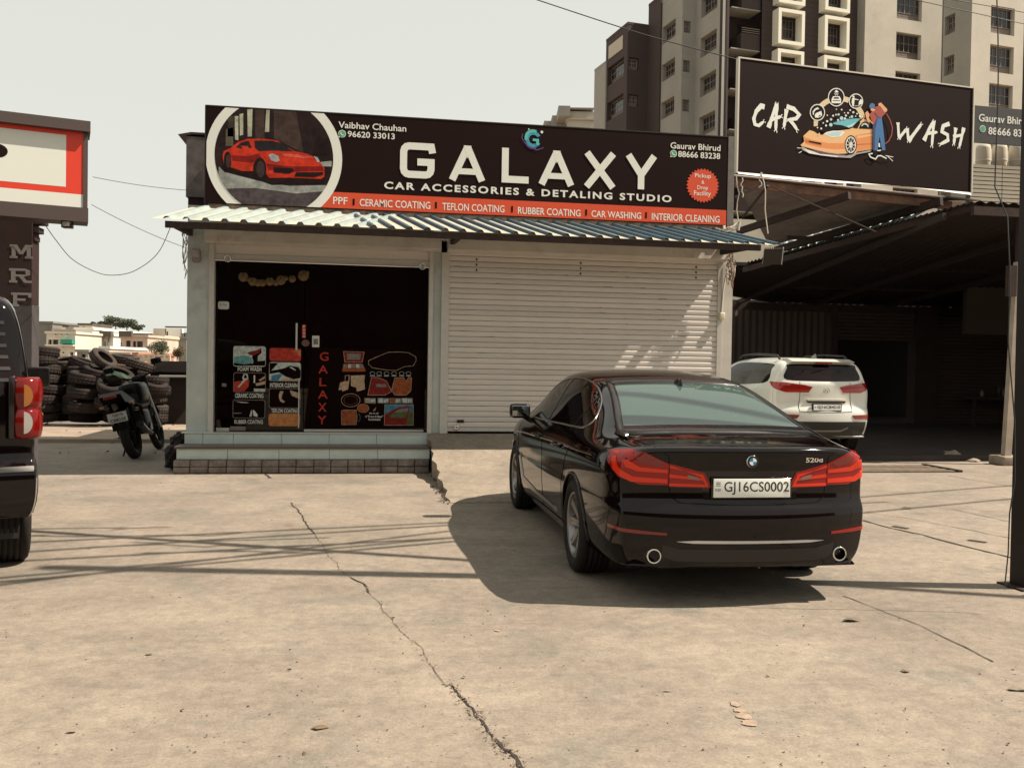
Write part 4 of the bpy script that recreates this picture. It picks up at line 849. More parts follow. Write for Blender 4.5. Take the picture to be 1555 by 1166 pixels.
# ---------------------------------------------------------------- second small board and tanks at the far right
R0 = atY(1474, 165, 20.); RP = Plane((R0.x, 20., atY(1478, 216, 20.).z), (1, .05, 0)); rh = atY(1478, 160, 20.).z-RP.o.z
bd2 = sign_root('contact_sign', 'small dark contact board partly cut off behind the CAR WASH board', RP, M('sign_vinyl_slate', (.045, .04, .038), .5), 3.4, rh)
for s_, xl, yb, xr, yt in (('Gaurav Bhirud', 1486, 184.5, 1564, 173), ('88666 83238', 1500.5, 204.5, 1572, 193)):
    a = RP.px(xl, yb); b = RP.px(xl, yt); c = RP.px(xr, yb)[0]; mb = MB(); RP.text(mb, s_, a[0], c, a[1], b[1], .006, .015); mb.build('lettering', M_SWHITE, bd2, world=True)
c = RP.px(1492, 196); mb = MB(); RP.disc(mb, c, .085, .006, 20); mb.build('phone_icon', M_SWHITE, bd2, world=True); mb = MB(); RP.disc(mb, c, .07, .008, 20); mb.build('phone_icon_disc', GRN, bd2, world=True)
M_CREAM = M('cream_wall', (.50, .44, .345), .8, var=.16, scale=.5, stain=(.28, .235, .19), smin=.58)
for i, px in enumerate((1493, 1518, 1543)):
    p = atY(px, 238, 21.5); lab = ('left pale round tank below the small contact board', 'middle pale round tank below the small contact board', 'right pale round tank below the small contact board')[i]
    t = thing('water_tank', lab, 'tank', (p.x, 21.5, p.z-.3), 0, 'round tanks behind the canopy')
    MB().lathe([(.0, 0), (.17, 0), (.18, .05), (.18, .50), (.16, .58), (0, .60)], 20, Matrix.Translation((p.x, 21.5, p.z-.3)), 'z').build('tank_body', M_CREAM, t, world=True)
    MB().lathe([(.185, .16), (.19, .18), (.185, .20)], 20, Matrix.Translation((p.x, 21.5, p.z-.3)), 'z').build('band', M_PALE, t, world=True)
pb = atY(1474, 305, 21.); pt = atY(1474, 250, 21.)
rw = thing('tiled_wall', 'pale tiled parapet wall behind the corner of the tin canopy', 'wall', (pb.x, 21, 0))
MB().box((pb.x, 21.05, 2.5), (pb.x+6, 21.2, pt.z+.02)).build('wall', M_MORTAR, rw, world=True)
k = 0; z = pb.z-.1
while z < pt.z:
    for j in range(4): MB().box((pb.x+j*.9+.01, 21.03, z+.012), (pb.x+j*.9+.89, 21.052, z+.095)).build('tile', M_CREAM, rw, world=True)
    z += .105

# ---------------------------------------------------------------- tin canopies on the right
M_TINU = M('tin_underside', (.17, .13, .115), .6, .2, var=.25, scale=4); M_TIND = M('tin_dark', (.020, .010, .008), .8, var=.3, scale=3)  # tin_dark: shade under the shed roof is put into the colour
can = thing('wash_canopy', 'upper corrugated tin canopy on rusty beams below the CAR WASH board', 'canopy', (6.2, 14.4, 0))
F0 = Vector((6.05, 14.35, 4.70)); F1 = Vector((11.15, 15.05, 4.62))
def atD(x, y, D): d = ray(x, y); return CAMP + d*D
B0 = atD(1168, 374, 20.0); B1 = atD(1438, 300, 16.3)
cs = MB(); n = 60
for k in range(n):
    a, b = k/n, (k+1)/n; q = [F0.lerp(B0, a), F1.lerp(B1, a), F1.lerp(B1, b), F0.lerp(B0, b)]; up = V(0, 0, .03)
    m_ = [F0.lerp(B0, (a+b)/2)+up, F1.lerp(B1, (a+b)/2)+up]
    cs.add([q[0], q[1], m_[1], m_[0], q[2], q[3]], [(0, 1, 2, 3), (3, 2, 4, 5)])
cs.build('tin_sheet', M_TINU, can, world=True)
def beam(name, a, b, w, h, mat, parent):
    a, b = Vector(a), Vector(b); d = (b-a).normalized(); s_ = d.cross(V(0, 0, 1)).normalized(); u_ = s_.cross(d)
    vs = [p+s_*i*w/2+u_*j*h/2 for p in (a, b) for i, j in ((-1, -1), (1, -1), (1, 1), (-1, 1))]
    return MB().add(vs, [(0, 1, 2, 3), (7, 6, 5, 4), (0, 4, 5, 1), (1, 5, 6, 2), (2, 6, 7, 3), (3, 7, 4, 0)]).build(name, mat, parent, world=True)
beam('front_beam', F0+V(0, .1, -.10), F1+V(-.15, .1, -.10), .07, .14, M('rust_beam', (.15, .075, .045), .8, var=.4, scale=8, stain=(.05, .03, .025)), can)
beam('rafter', atD(1120, 352, 17.2), atD(1290, 297, 15.2), .07, .12, M_RUST, can); beam('rafter', atD(1178, 380, 19.4), atD(1430, 306, 16.0), .08, .14, M_RUST, can)
beam('tie_rod', atD(1128, 330, 15.4), atD(1166, 282, 14.8), .03, .03, M_RUST, can); beam('tie_rod', atD(1172, 283, 14.9), atD(1330, 352, 15.6), .02, .02, M_RUST, can); beam('post', (6.10, 14.45, 2.9), (6.10, 14.45, 6.6), .07, .07, M('galvanised'), can)
beam('strut', atD(1116, 300, 14.6), atD(1166, 278, 14.7), .05, .05, M_RUST, can)
for x, y0_, y1_ in ((1120, 268, 345), (1127, 270, 300), (1155, 262, 285)):
    pts = [atD(x+random.uniform(-3, 3), lerp(y0_, y1_, k/6), 14.4) for k in range(7)]; MB().tube(pts, .010, 5).build('hanging_wire', M('wire_pale'), can, world=True)
pts = [atD(1155+k*2.2+3*math.sin(k), 262+k*14, 14.3) for k in range(6)]+[atD(1166, 355, 14.3)]; MB().tube(pts, .010, 5).build('hanging_wire', M('wire_pale'), can, world=True)
MB().box(tuple(atD(1322, 46, 14.8)), tuple(atD(1336, 60, 15.1))) if False else None
# lower canopy: blue ribbed eave strip over the dark shed
shed = thing('shed_canopy', 'large dark corrugated shed roof with a blue eave over the wash bay', 'canopy', (10.5, 13.4, 0))
S0 = atD(1118, 404, 20.6); S1 = atD(1480, 308, 14.6); S2 = Vector((22, 13.5, S1.z+.05)); S3 = Vector((26, 24.6, 3.45)); S4 = atD(1100, 447, 23.5); S4.z = 3.40
def sheet(pts_a, pts_b, n, up, mb):
    a0, a1 = pts_a; b0, b1 = pts_b
    for k in range(n):
        t0, t1 = k/n, (k+1)/n; tm = (t0+t1)/2
        mb.add([a0.lerp(b0, t0), a1.lerp(b1, t0), a1.lerp(b1, tm)+up, a0.lerp(b0, tm)+up, a1.lerp(b1, t1), a0.lerp(b0, t1)], [(0, 1, 2, 3), (3, 2, 4, 5)])
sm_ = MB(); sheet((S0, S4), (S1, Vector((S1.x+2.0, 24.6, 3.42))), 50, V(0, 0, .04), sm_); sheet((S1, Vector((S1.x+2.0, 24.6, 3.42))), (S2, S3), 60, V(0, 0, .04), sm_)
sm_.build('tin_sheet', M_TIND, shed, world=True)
f1, r1 = MB(), MB()
E0, E1 = atD(1184, 393, 19.4), atD(1366, 342, 16.2); E2, E3 = atD(1424, 311, 16.9), atD(1184, 370, 20.1)
ribbed(f1, r1, E0, E1, E2, E3, 16, h=.04); two_mat('eave_sheet', f1, r1, M_SHEETB, M_SHEETL, shed)
beam('eave_beam', atD(1130, 410, 20.4), atD(1482, 314, 14.7), .08, .12, M_RUST, shed); beam('front_beam', S1+V(0, .05, -.12), S2+V(0, .05, -.12), .08, .14, M_RUST, shed)
for k in range(4): beam('rafter', Vector((S1.x-.2+2.4*k, 13.7+.0*k, S1.z-.15)), Vector((S1.x+.6+2.2*k, 24.4, 3.30)), .07, .12, M_TIND, shed)
for k in range(3): y = 16.5+2.6*k; beam('purlin', (S1.x-1.6-.9*k, y, 4.05-.22*k), (20, y, 4.1-.22*k), .05, .07, M_TIND, shed)
orient_box(Plane(tuple(atD(1272, 372, 18.2)), (1, 0, 0)), 0, .14, 0, .16, -.1, 0).build('junction_box', M('box_pale', (.22, .19, .17), .6), shed, world=True)
orient_box(Plane(tuple(atD(1363, 346, 16.8)), (1, 0, 0)), 0, .09, 0, .18, -.1, 0).build('pipe_end', M_PALE, shed, world=True)
wb = atD(1364, 330, 24); cwl = thing('cream_wall', 'cream wall glimpsed between the two tin canopies', 'wall', (wb.x, 26, 0))
MB().box((9.0, 27.0, 3.0), (24, 27.3, 6.2)).build('wall', M_CREAM, cwl, world=True)
# support post on its block
wp = thing('canopy_post', 'pale square post on a concrete block holding up the dark canopy', 'post', (10.5, 13.4, 0))
MB().add([V(10.44, 13.36, .15), V(10.56, 13.36, .15), V(10.56, 13.46, .15), V(10.44, 13.46, .15), V(10.58, 13.36, 3.32), V(10.70, 13.36, 3.32), V(10.70, 13.46, 3.32), V(10.58, 13.46, 3.32)], [(3, 2, 1, 0), (4, 5, 6, 7), (0, 1, 5, 4), (1, 2, 6, 5), (2, 3, 7, 6), (3, 0, 4, 7)]).build('shaft', M('post_paint', (.34, .28, .22), .6, var=.2, scale=5, stain=(.12, .07, .05), smin=.6), wp, world=True)
MB().box((10.60, 13.37, 3.325), (10.70, 13.45, S1.z-.1)).build('upper_shaft', M_RUST, wp, world=True)
MB().rbox((10.32, 13.22, .0), (10.74, 13.60, .148), .02).build('base_block', M('block', (.26, .21, .165), .9, var=.3, scale=9, bump=.4), wp, world=True)
MB().box((10.38, 13.30, 2.75), (10.53, 13.38, 3.25)).build('switch_board', M_RUST, wp, world=True)
# garages behind: columns, one open bay, shutters of single slats
gb = thing('garage_building', 'dim garage row with shutters and one open bay behind the white suv', 'garage', (8.0, 23.0, 0))
GY = 23.5; M_GW = M('garage_wall', (.035, .021, .018), .9, var=.3, scale=2); M_GS = M('garage_shutter', (.06, .040, .033), .6, var=.15, scale=3)  # wall and shutter colours darkened to hold the bay's gloom
gx = lambda x: atY(x, 560, GY).x
zt_ = 3.35
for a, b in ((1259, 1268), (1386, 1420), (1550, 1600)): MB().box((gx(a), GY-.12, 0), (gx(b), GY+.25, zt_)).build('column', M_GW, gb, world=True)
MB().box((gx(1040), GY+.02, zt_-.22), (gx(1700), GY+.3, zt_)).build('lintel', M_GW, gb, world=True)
cor = MB(); x = gx(1040)
vs_ = []; k = 0
while x < gx(1259): vs_.append((x, GY-.0+(.03 if k % 2 else 0))); x += .10; k += 1
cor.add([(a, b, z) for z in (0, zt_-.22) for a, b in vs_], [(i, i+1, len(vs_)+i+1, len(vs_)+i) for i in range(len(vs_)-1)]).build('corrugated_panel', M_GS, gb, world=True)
def slats(x0, x1, z0, z1, parent, pitch=.10):
    me = None; z = z0
    while z < z1-.02:
        if me is None:
            mb = MB(); mb.add([(x0, GY, 0), (x1, GY, 0), (x1, GY-.02, pitch*.5), (x0, GY-.02, pitch*.5), (x1, GY, pitch*.93), (x0, GY, pitch*.93)], [(0, 1, 2, 3), (3, 2, 4, 5)]); o = mb.build('slat', M_GS, None); me = o.data
        else: o = mkobj('slat', me)
        o.parent = parent; o.matrix_parent_inverse = root_m(parent).inverted(); o.location = (0, 0, z); z += pitch
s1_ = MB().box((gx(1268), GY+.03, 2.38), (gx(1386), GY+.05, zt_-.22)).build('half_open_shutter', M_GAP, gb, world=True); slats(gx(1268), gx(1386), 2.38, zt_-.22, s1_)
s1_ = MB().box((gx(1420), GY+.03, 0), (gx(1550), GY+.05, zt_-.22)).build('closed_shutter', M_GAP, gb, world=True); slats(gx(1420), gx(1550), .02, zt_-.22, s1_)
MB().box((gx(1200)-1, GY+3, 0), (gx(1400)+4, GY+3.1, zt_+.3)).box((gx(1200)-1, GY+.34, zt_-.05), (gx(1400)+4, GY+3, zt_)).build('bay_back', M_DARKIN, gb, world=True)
MB().box((gx(1600), 14, 0), (gx(1600)+.2, GY, 3.6)).build('end_wall', M_GW, gb, world=True)
MB().box((5.56, GY-.6, 0), (gx(1042), GY+.2, 2.9)).build('brick_pier', M_GW, gb, world=True)
for k in range(5): p = gx(1130+95*k+random.uniform(-20, 20)); MB().box((p, GY+.25, zt_+.002), (p+.5, GY+.32, zt_+.06)).build('wall_stub', M_GW, gb, world=True)
# floor of the bay and clutter
struct(MB().box((5.565, 14.0, .002), (30, 27, .085)).build('wash_bay_floor', M('shade_dark_floor', (.04, .028, .023), .75, var=.4, scale=1.5, bump=.3, bscale=20)))  # floor coloured dark to carry the canopy shade
gt = thing('drain_grating', 'rusty drain grating across the front of the wash bay', 'grating', tuple(atZ(1360, 712)))
pa, pb_ = atZ(1300, 716), atZ(1468, 720)
MB().box((pa.x, 12.35, .0), (pb_.x, 13.25, .006)).build('pit', M_CRACK, gt, world=True)
for k in range(5): MB().box((pa.x, 12.38+k*.19, .006), (pb_.x, 12.48+k*.19, .022)).build('bar', M('grating_iron', (.17, .125, .09), .8, var=.4, scale=9), gt, world=True)
MB().box((pb_.x+.02, 12.35, .004), (pb_.x+.10, 13.25, .035)).build('frame_edge', M_RUST, gt, world=True)
for i, (x, y, w, d, h, lab) in enumerate(((1450, 697, .50, .30, .14, 'broken concrete lump lying by the drain grating'), (1435, 693, .30, .25, .10, 'smaller broken concrete piece left of the lump by the grating'), (1478, 701, .25, .2, .06, 'flat stone chip right of the concrete lump'))):
    p = atZ(x, y); r2 = random.Random(i+3); bm = bmesh.new(); bmesh.ops.create_icosphere(bm, subdivisions=2, radius=1)
    for v in bm.verts: v.co = Vector((v.co.x*w/2*r2.uniform(.8, 1.2), v.co.y*d/2*r2.uniform(.8, 1.2), max(-.2, v.co.z)*h*r2.uniform(.7, 1.2)))+p
    me = bpy.data.meshes.new('rubble_piece'); bm.to_mesh(me); bm.free(); me.materials.append(M('block')); o = mkobj('rubble_piece', me); tag(o, lab, 'rubble')
# dim workbench with bottles and a brush in the bay
tb = thing('workbench', 'dim workbench against the right garage shutter', 'bench', (gx(1460), GY-1, 0)); 
MB().box((gx(1448), GY-1.0, .80), (gx(1560), GY-.4, .86)).build('bench_top', M_GW, tb, world=True)
for x in (gx(1450), gx(1555)): MB().box((x, GY-.9, .085), (x+.06, GY-.8, .80)).build('leg', M_GW, tb, world=True)
for i, (x, h, c) in enumerate(((1467, .20, (.20, .17, .14)), (1499, .24, (.18, .16, .14)), (1492, .34, (.05, .035, .03)))):
    b = MB().lathe([(0, 0), (.05, 0), (.05, h*.6), (.02, h*.8), (.02, h), (0, h)], 12, Matrix.Translation((gx(x), GY-.7, .862)), 'z').build('bottle', M('bottle%d' % i if False else ('bottle_pale', 'bottle_dull', 'bottle_dark')[i], c, .4))
    tag(b, ('pale bottle standing left on the dim workbench', 'dull white bottle on the middle of the workbench', 'taller dark bottle beside the dull one on the workbench')[i], 'bottle')

# ---------------------------------------------------------------- black pole at the right edge
pole = thing('street_pole', 'black steel pole rising out of the frame at the right edge', 'pole', (4.58, 5.62, 0))
MB().box((4.515, 5.56, 0), (4.66, 5.70, 9)).build('shaft', M('pole_black', (.010, .006, .005), .6, .2), pole, world=True)
MB().box((4.46, 5.50, 0), (4.70, 5.76, .012)).build('base_plate', M_RUST, pole, world=True)
cb = MB(); r2 = random.Random(2); pts = [atD(1513+3*math.sin(k*.5), -20+k*38, 5.7) for k in range(9)]+[atD(1530, 330, 5.65), atD(1534, 420, 5.6), atD(1531, 520, 5.6), atD(1541, 640, 5.62), atD(1541, 730, 5.62), atD(1533, 780, 5.62), atD(1531, 840, 5.62), atD(1526, 888, 5.58)]
tag(MB().tube(pts, .004, 6).build('cable', M_INK), 'thin black cable dangling beside the black pole', 'cable')
tag(MB().tube([atZ(1526, 888)+V(0, 0, .01), atZ(1531, 893)+V(0, 0, .012), atZ(1540, 894)+V(0, 0, .01)], .006, 6).build('cable_end', M_INK), 'short dark cable end lying at the foot of the black pole', 'cable')

# ---------------------------------------------------------------- left neighbour: lettered wall with a box sign
lw = thing('tyre_shop_wall', 'dark red wall with white letters MRF at the left edge', 'wall', (-3.9, 11.6, 0))
LX = atY(48, 450, 11.6).x; M_LR = M('wall_darkred', (.022, .006, .005), .75, var=.25, scale=5); M_LG = M('wall_grey', (.055, .046, .046), .8, var=.2, scale=4)
zb_ = atY(30, 462, 11.6).z; zt2 = atY(30, 332, 11.6).z
MB().box((-8, 11.6, zb_), (LX, 11.85, zt2+.05)).build('upper_wall', M_LR, lw, world=True); MB().box((-8, 11.603, 0), (LX+.003, 11.853, zb_-.003)).build('lower_wall', M_LG, lw, world=True)
for k, (x, y0_, y1_) in enumerate(((66, 332, 340), (59, 345, 353), (53, 358, 365))):
    a = atY(48, y1_, 11.62); b = atY(x, y0_, 11.62); MB().box((LX+.003, 11.62, a.z), (b.x, 11.80, b.z)).build('brick', M_LR, lw, world=True)
LP = Plane((0, 11.6, 0), (1, 0, 0))
def slab(ch, x0, x1, yb, yt, cut=None):
    a = LP.px(x0, yb); b = LP.px(x1, yt); W_, H_ = b[0]-a[0], b[1]-a[1]; w = W_*.24; s_ = .03
    polys = {'M': [[(0, 0), (.34, 0), (.34, .16), (0, .16)], [(.66, 0), (1, 0), (1, .16), (.66, .16)], [(.08, .1), (.26, .1), (.26, .9), (.08, .9)], [(.74, .1), (.92, .1), (.92, .9), (.74, .9)], [(0, .84), (.3, .84), (.3, 1), (0, 1)], [(.7, .84), (1, .84), (1, 1), (.7, 1)], [(.12, 1), (.32, 1), (.58, .3), (.42, .3)], [(.88, 1), (.68, 1), (.42, .3), (.58, .3)]],
             'R': [[(0, 0), (.36, 0), (.36, .16), (0, .16)], [(.08, .1), (.28, .1), (.28, .9), (.08, .9)], [(0, .84), (.75, .84), (.75, 1), (0, 1)], [(.2, .44), (.75, .44), (.75, .58), (.2, .58)], [(.72, .46), (.92, .56), (.92, .88), (.72, .98)], [(.42, .46), (.62, .46), (.86, .0), (.66, .0)], [(.66, 0), (1, 0), (1, .16), (.66, .16)]],
             'F': [[(0, 0), (.4, 0), (.4, .16), (0, .16)], [(.1, .1), (.3, .1), (.3, .9), (.1, .9)], [(0, .84), (1, .84), (1, 1), (0, 1)], [(.84, .66), (1, .66), (1, .86), (.84, .86)], [(.2, .42), (.72, .42), (.72, .58), (.2, .58)]]}[ch]
    mb = MB()
    for i, pl in enumerate(polys): LP.poly(mb, [(a[0]+u*W_, a[1]+v*H_) for u, v in pl], .004+.0006*i)
    mb.build('letter', M('wall_white', (.20, .18, .17), .7), lw, world=True)
slab('M', 15, 50, 392, 372.5); slab('R', 14, 49, 429, 408.5); slab('F', 17, 48, 465, 445)
bs = thing('box_sign', 'red and white box sign with grey frame jutting in from the left edge', 'sign', (-3.1, 11, 3.03))
b0 = atY(131, 336, 11.0); b1 = atY(131, 186, 11.0); u_ = Vector((-1, -.30, 0)).normalized()
BPl = Plane((b0.x, 11.0, 0), (-u_.x, -u_.y, 0)); zB0, zB1 = 3.03, 4.13
M_FR = M('frame_brown', (.075, .055, .05), .5, .3)
def bsx(u0, u1, z0, z1, d0, d1, nm, mat): return orient_box(BPl, u0, u1, z0, z1, d0, d1).build(nm, mat, bs, world=True)
bsx(-4, -.0, zB0+.16, zB1-.10, -.32, -.01, 'cabinet', M('cabinet_white', (.55, .55, .50), .5)); bsx(-4, .035, zB1-.098, zB1+.02, -.36, .08, 'top_cap', M_FR); bsx(-4, .02, zB0, zB0+.158, -.34, .015, 'bottom_rail', M_FR)
bsx(-.035, .012, zB0+.16, zB1-.10, -.33, .012, 'side_rail', M_FR)
def bpx(x, y): return BPl.px(x, y)
def bpoly(pts, mat, d, nm='print'): mb = MB(); BPl.poly(mb, pts, d); return mb.build(nm, mat, bs, world=True)
zz_ = lambda y: bpx(60, y)[1]
M_BR = M('sign_red', (.58, .035, .012), .45); M_BW = M('sign_white', (.60, .61, .56), .5)
xr = bpx(126, 300)[0]; xi = bpx(100, 280)[0]
bpoly([(-4, bpx(126, 326)[1]-.02), (xr, bpx(126, 326)[1]-.02), (xr, bpx(126, 296)[1]), (-4, bpx(126, 296)[1])], M_BW, .001, 'lower_white_band')
bpoly([(-4, bpx(126, 296)[1]), (xr, bpx(126, 296)[1]), (xr, zB1-.1), (-4, zB1-.1)], M_BR, .001, 'red_field')
bpoly([(-4, bpx(100, 284)[1]), (xi, bpx(100, 284)[1]), (xi, bpx(100, 205.5)[1]), (-4, bpx(100, 205.5)[1])], M_BW, .0025, 'white_field')
c = bpx(-4, 229); mb = MB(); BPl.disc(mb, c, .10, .004, 24, .075); mb.build('dark_emblem', M_SIGN, bs, world=True)
lamp = thing('flood_light', 'small dark lamp under the lower corner of the red box sign', 'flood light', tuple(atY(103, 341, 11.0))); p = atY(103, 342, 11.0)
MB().rbox((p.x-.06, 10.95, p.z-.035), (p.x+.05, 11.06, p.z+.045), .012, None).build('case', M('gloss_black'), lamp, world=True); MB().box((p.x-.04, 10.94, p.z-.02), (p.x+.03, 10.948, p.z+.03)).build('lens', M('box_pale'), lamp, world=True)

# ---------------------------------------------------------------- wires in the air
def wire(lab, pts, r, sag=0, n=20, mat=None, nm='overhead_wire'):
    a, b = Vector(pts[0]), Vector(pts[-1])
    if len(pts) == 2: P_ = [a.lerp(b, k/n)-V(0, 0, sag*4*(k/n)*(1-k/n)) for k in range(n+1)]
    else:
        P_ = []
        xs = [i for i in range(len(pts))]
        for k in range(n+1):
            t = k/n*(len(pts)-1); P_.append(Vector([smooth_interp(xs, [p[q] for p in pts], t) for q in range(3)]))
    return tag(MB().tube(P_, r, 5).build(nm, mat or M_INK), lab, 'wire')
wire('thin wire sagging deeply between the box sign and the awning corner', [atY(66, 338, 11.2), atY(85, 365, 11.3), atY(110, 394, 11.5), atY(145, 413, 11.7), atY(172, 418, 11.8), atY(205, 411, 11.9), atY(240, 384, 12.0), atY(262, 338, 12.2)], .0045, n=40)
wire('upper thin wire running straight from the box sign to the shop', [atY(141, 269, 11.3), atY(283, 289, 13.1)], .0035, .02)
wire('lower thin wire slanting from the box sign to the shop corner', [atY(139, 311, 11.3), atY(284, 377, 13.1)], .0035, .03)
wire('dark wire crossing the sky towards the apartment block', [atD(790, -8, 16), atD(975, 52, 16), atD(1128, 93, 16)], .010)
for i, (y0_, y1_) in enumerate(((-8, 22), (2, 40))): wire(('upper', 'lower')[i]+' of two wires crossing in front of the pale tower', [atD(1370, y0_-6, 13), atD(1570, y1_, 13)], .006)
# overhead cables above the forecourt (their shadows cross the slab)
def over(a, b, h, r):
    p, q = Vector((*g2(*a), 0)), Vector((*g2(*b), 0)); d = q-p; p -= d*2.2; q += d*2.0; off = SUN*(h/SUN.z)
    return p+off, q+off
for i, (a, b, h, r) in enumerate((((240, 814), (687, 793), 7.6, .03), ((240, 825), (684, 797), 7.4, .03), ((379, 833), (687, 816.5), 7.0, .03), ((240, 862), (687, 822), 6.8, .032), ((240, 819), (721, 851), 6.2, .05), ((60, 872), (330, 848), 6.6, .028), ((0, 888), (300, 852), 6.4, .028), ((1315, 754), (1538, 737), 7.6, .03), ((1315, 778), (1538, 757), 7.2, .03))):
    p, q = over(a, b, h, r)
    if i > 6: d = q-p; p = p+d*.40
    o = MB().tube([p.lerp(q, k/12)-V(0, 0, .0) for k in range(13)], r, 6).build('service_cable', M_INK); tag(o, 'overhead service cable out of frame shading the slab, ' + ('nearest the shop on the left', 'second from the shop on the left', 'third on the left beside the saloon', 'fourth on the left, widely spaced', 'thick one crossing the others', 'short stretch at far left', 'nearest the camera at far left', 'farther of two on the right', 'nearer of two on the right')[i], 'wire', 'overhead cables shading the slab')
kn = MB(); r2 = random.Random(8)
for k in range(5):
    c = Vector((*g2(130+60*k, 803+9*k), 0)) + SUN*(6.4/SUN.z)
    kn.tube([c+V(r2.uniform(-.4, .4)-.6+.3*q, r2.gauss(0, .06), r2.gauss(0, .08)) for q in range(6)], .022, 5)
tag(kn.build('cable_tangle', M_INK), 'tangled knot of overhead cables out of frame shading the left slab', 'wire')

# ---------------------------------------------------------------- tyre heap
ty_mesh = []
for v_ in range(3):
    R_ = (.315, .30, .33)[v_]; w = (.205, .19, .22)[v_]; h = w/2
    prof = [(R_*.58, -h*.7), (R_*.64, -h*.92), (R_*.82, -h*1.03), (R_*.93, -h*.92), (R_*.985, -h*.72), (R_, -h*.45), (R_*.975, -h*.3), (R_, -h*.25), (R_, h*.25), (R_*.975, h*.3), (R_, h*.45), (R_*.985, h*.72), (R_*.93, h*.92), (R_*.82, h*1.03), (R_*.64, h*.92), (R_*.58, h*.7), (R_*.66, h*.55), (R_*.7, 0), (R_*.66, -h*.55), (R_*.58, -h*.7)]
    mb = MB().lathe(prof, 26, None, 'z')
    for k in range(26):     # tread lugs
        a = 2*PI*k/26; c, s_ = math.cos(a), math.sin(a)
        for e in (-1, 1):
            q = [((R_+.001)*math.cos(a+t), (R_+.001)*math.sin(a+t), e*h*zz2) for t, zz2 in ((0, .30), (.05, .30), (.11, .75), (.06, .75))]; q2 = [((R_+.010)*math.cos(a+t), (R_+.010)*math.sin(a+t), e*h*zz2) for t, zz2 in ((0, .30), (.05, .30), (.11, .72), (.06, .72))]
            mb.add(q+q2, [(4, 5, 6, 7), (0, 1, 5, 4), (1, 2, 6, 5), (2, 3, 7, 6), (3, 0, 4, 7)])
    me = mb.build('old_tyre', (M('old_rubber', (.020, .013, .011), .85, spec=.3, var=.4, scale=6), M('old_rubber_dusty', (.042, .031, .025), .9, spec=.3, var=.4, scale=6), M('old_rubber'))[v_], None); ty_mesh.append(me.data); bpy.data.objects.remove(me)
ords = ['bottom', 'second', 'third', 'fourth', 'fifth', 'sixth', 'seventh', 'top', 'ninth']
rt_ = random.Random(21)
def tyre(x, y, z, rot, lab, v=None):
    o = bpy.data.objects.new('old_tyre', ty_mesh[rt_.randrange(3) if v is None else v]); COL.objects.link(o); o.location = (x, y, z); o.rotation_euler = rot
    tag(o, lab, 'tyre', 'old tyres piled behind the yard')
names = ['leftmost tyre stack', 'second stack from the left', 'third stack from the left', 'middle stack of the heap', 'stack right of the middle', 'stack behind the motorcycle seat', 'rightmost dark stack behind the motorcycle']
for si, (px, cnt, Y_) in enumerate(((63, 8, 21.2), (98, 6, 21.9), (124, 6, 21.3), (149, 6, 21.8), (178, 5, 21.2), (206, 6, 21.9), (234, 5, 21.2))):
    x0 = atY(px, 600, Y_).x; z = .12
    for k in range(cnt):
        last = k == cnt-1 and cnt < 8; lv = ('bottom' if k == 0 else 'top' if k == cnt-1 else ords[k])
        tyre(x0+rt_.gauss(0, .035), Y_+rt_.gauss(0, .03), z+.10, (rt_.gauss(0, .05)+(.0), rt_.gauss(0, .05), rt_.uniform(0, 6)), '%s worn tyre in the %s' % (lv, names[si])); z += .205
for i, (px, py, Y_, rot, lab, v) in enumerate(((99, 551, 21.6, (.10, -.22, 1), 'wide tyre lying almost flat on the second stack', 1), (157, 546, 21.0, (.35, .68, .2), 'big tyre tilted steeply on top of the heap', 1), (128, 553, 21.5, (.2, .30, .5), 'dark tyre slumping left of the steeply tilted one', 0),
        (190, 545, 21.9, (.12, .08, .4), 'pale dusty tyre lying flat near the top right of the heap', 1), (213, 555, 21.3, (.15, .25, .8), 'dusty tyre drooping at the right end of the heap', 1), (150, 566, 20.8, (.15, .22, .1), 'tyre sloping under the steeply tilted one', 0),
        (180, 570, 20.7, (.30, .35, .1), 'tyre under the green net on the heap', 0), (171, 585, 20.5, (.55, .15, .0), 'tyre leaning forward in the front of the heap', 0), (130, 574, 20.7, (.1, .16, .3), 'front tyre slanting at the left part of the heap', 2), (127, 596, 20.7, (.08, .12, .3), 'lower front tyre at the left part of the heap', 2),
        (128, 618, 20.7, (.05, .1, .3), 'bottom front tyre at the left part of the heap', 0), (168, 612, 20.6, (.2, .1, .3), 'bottom front tyre in the middle of the heap', 2), (232, 585, 20.9, (.3, .2, .3), 'dark tyre leaning behind the motorcycle tank', 0))):
    p = atY(px, py, Y_); tyre(p.x, p.y, p.z, rot, lab, v)
M_NET = M('green_net', (.010, .035, .012), .7, var=.4, scale=30)
for i, (pts, lab) in enumerate((([(160, 565), (172, 563), (185, 566), (203, 575)], 'green net strip draped over the heap of tyres'), ([(147, 586), (152, 578), (158, 582), (156, 592)], 'small green net scrap in the middle of the heap'))):
    mb = MB(); Q = []
    for k, p in enumerate(pts): Q += [atY(*p, 20.35), atY(p[0]+1, p[1]+6+2*math.sin(k*3), 20.3)]
    n = len(pts); mb.add(Q, [(2*k, 2*k+2, 2*k+3, 2*k+1) for k in range(n-1)]); mb.v = [tuple(Vector(v)) for v in mb.v]
    mb.add([Vector(v)+V(0, .03, 0) for v in Q], [(2*k, 2*k+1, 2*k+3, 2*k+2) for k in range(n-1)]); tag(mb.build('net', M_NET), lab, 'net')
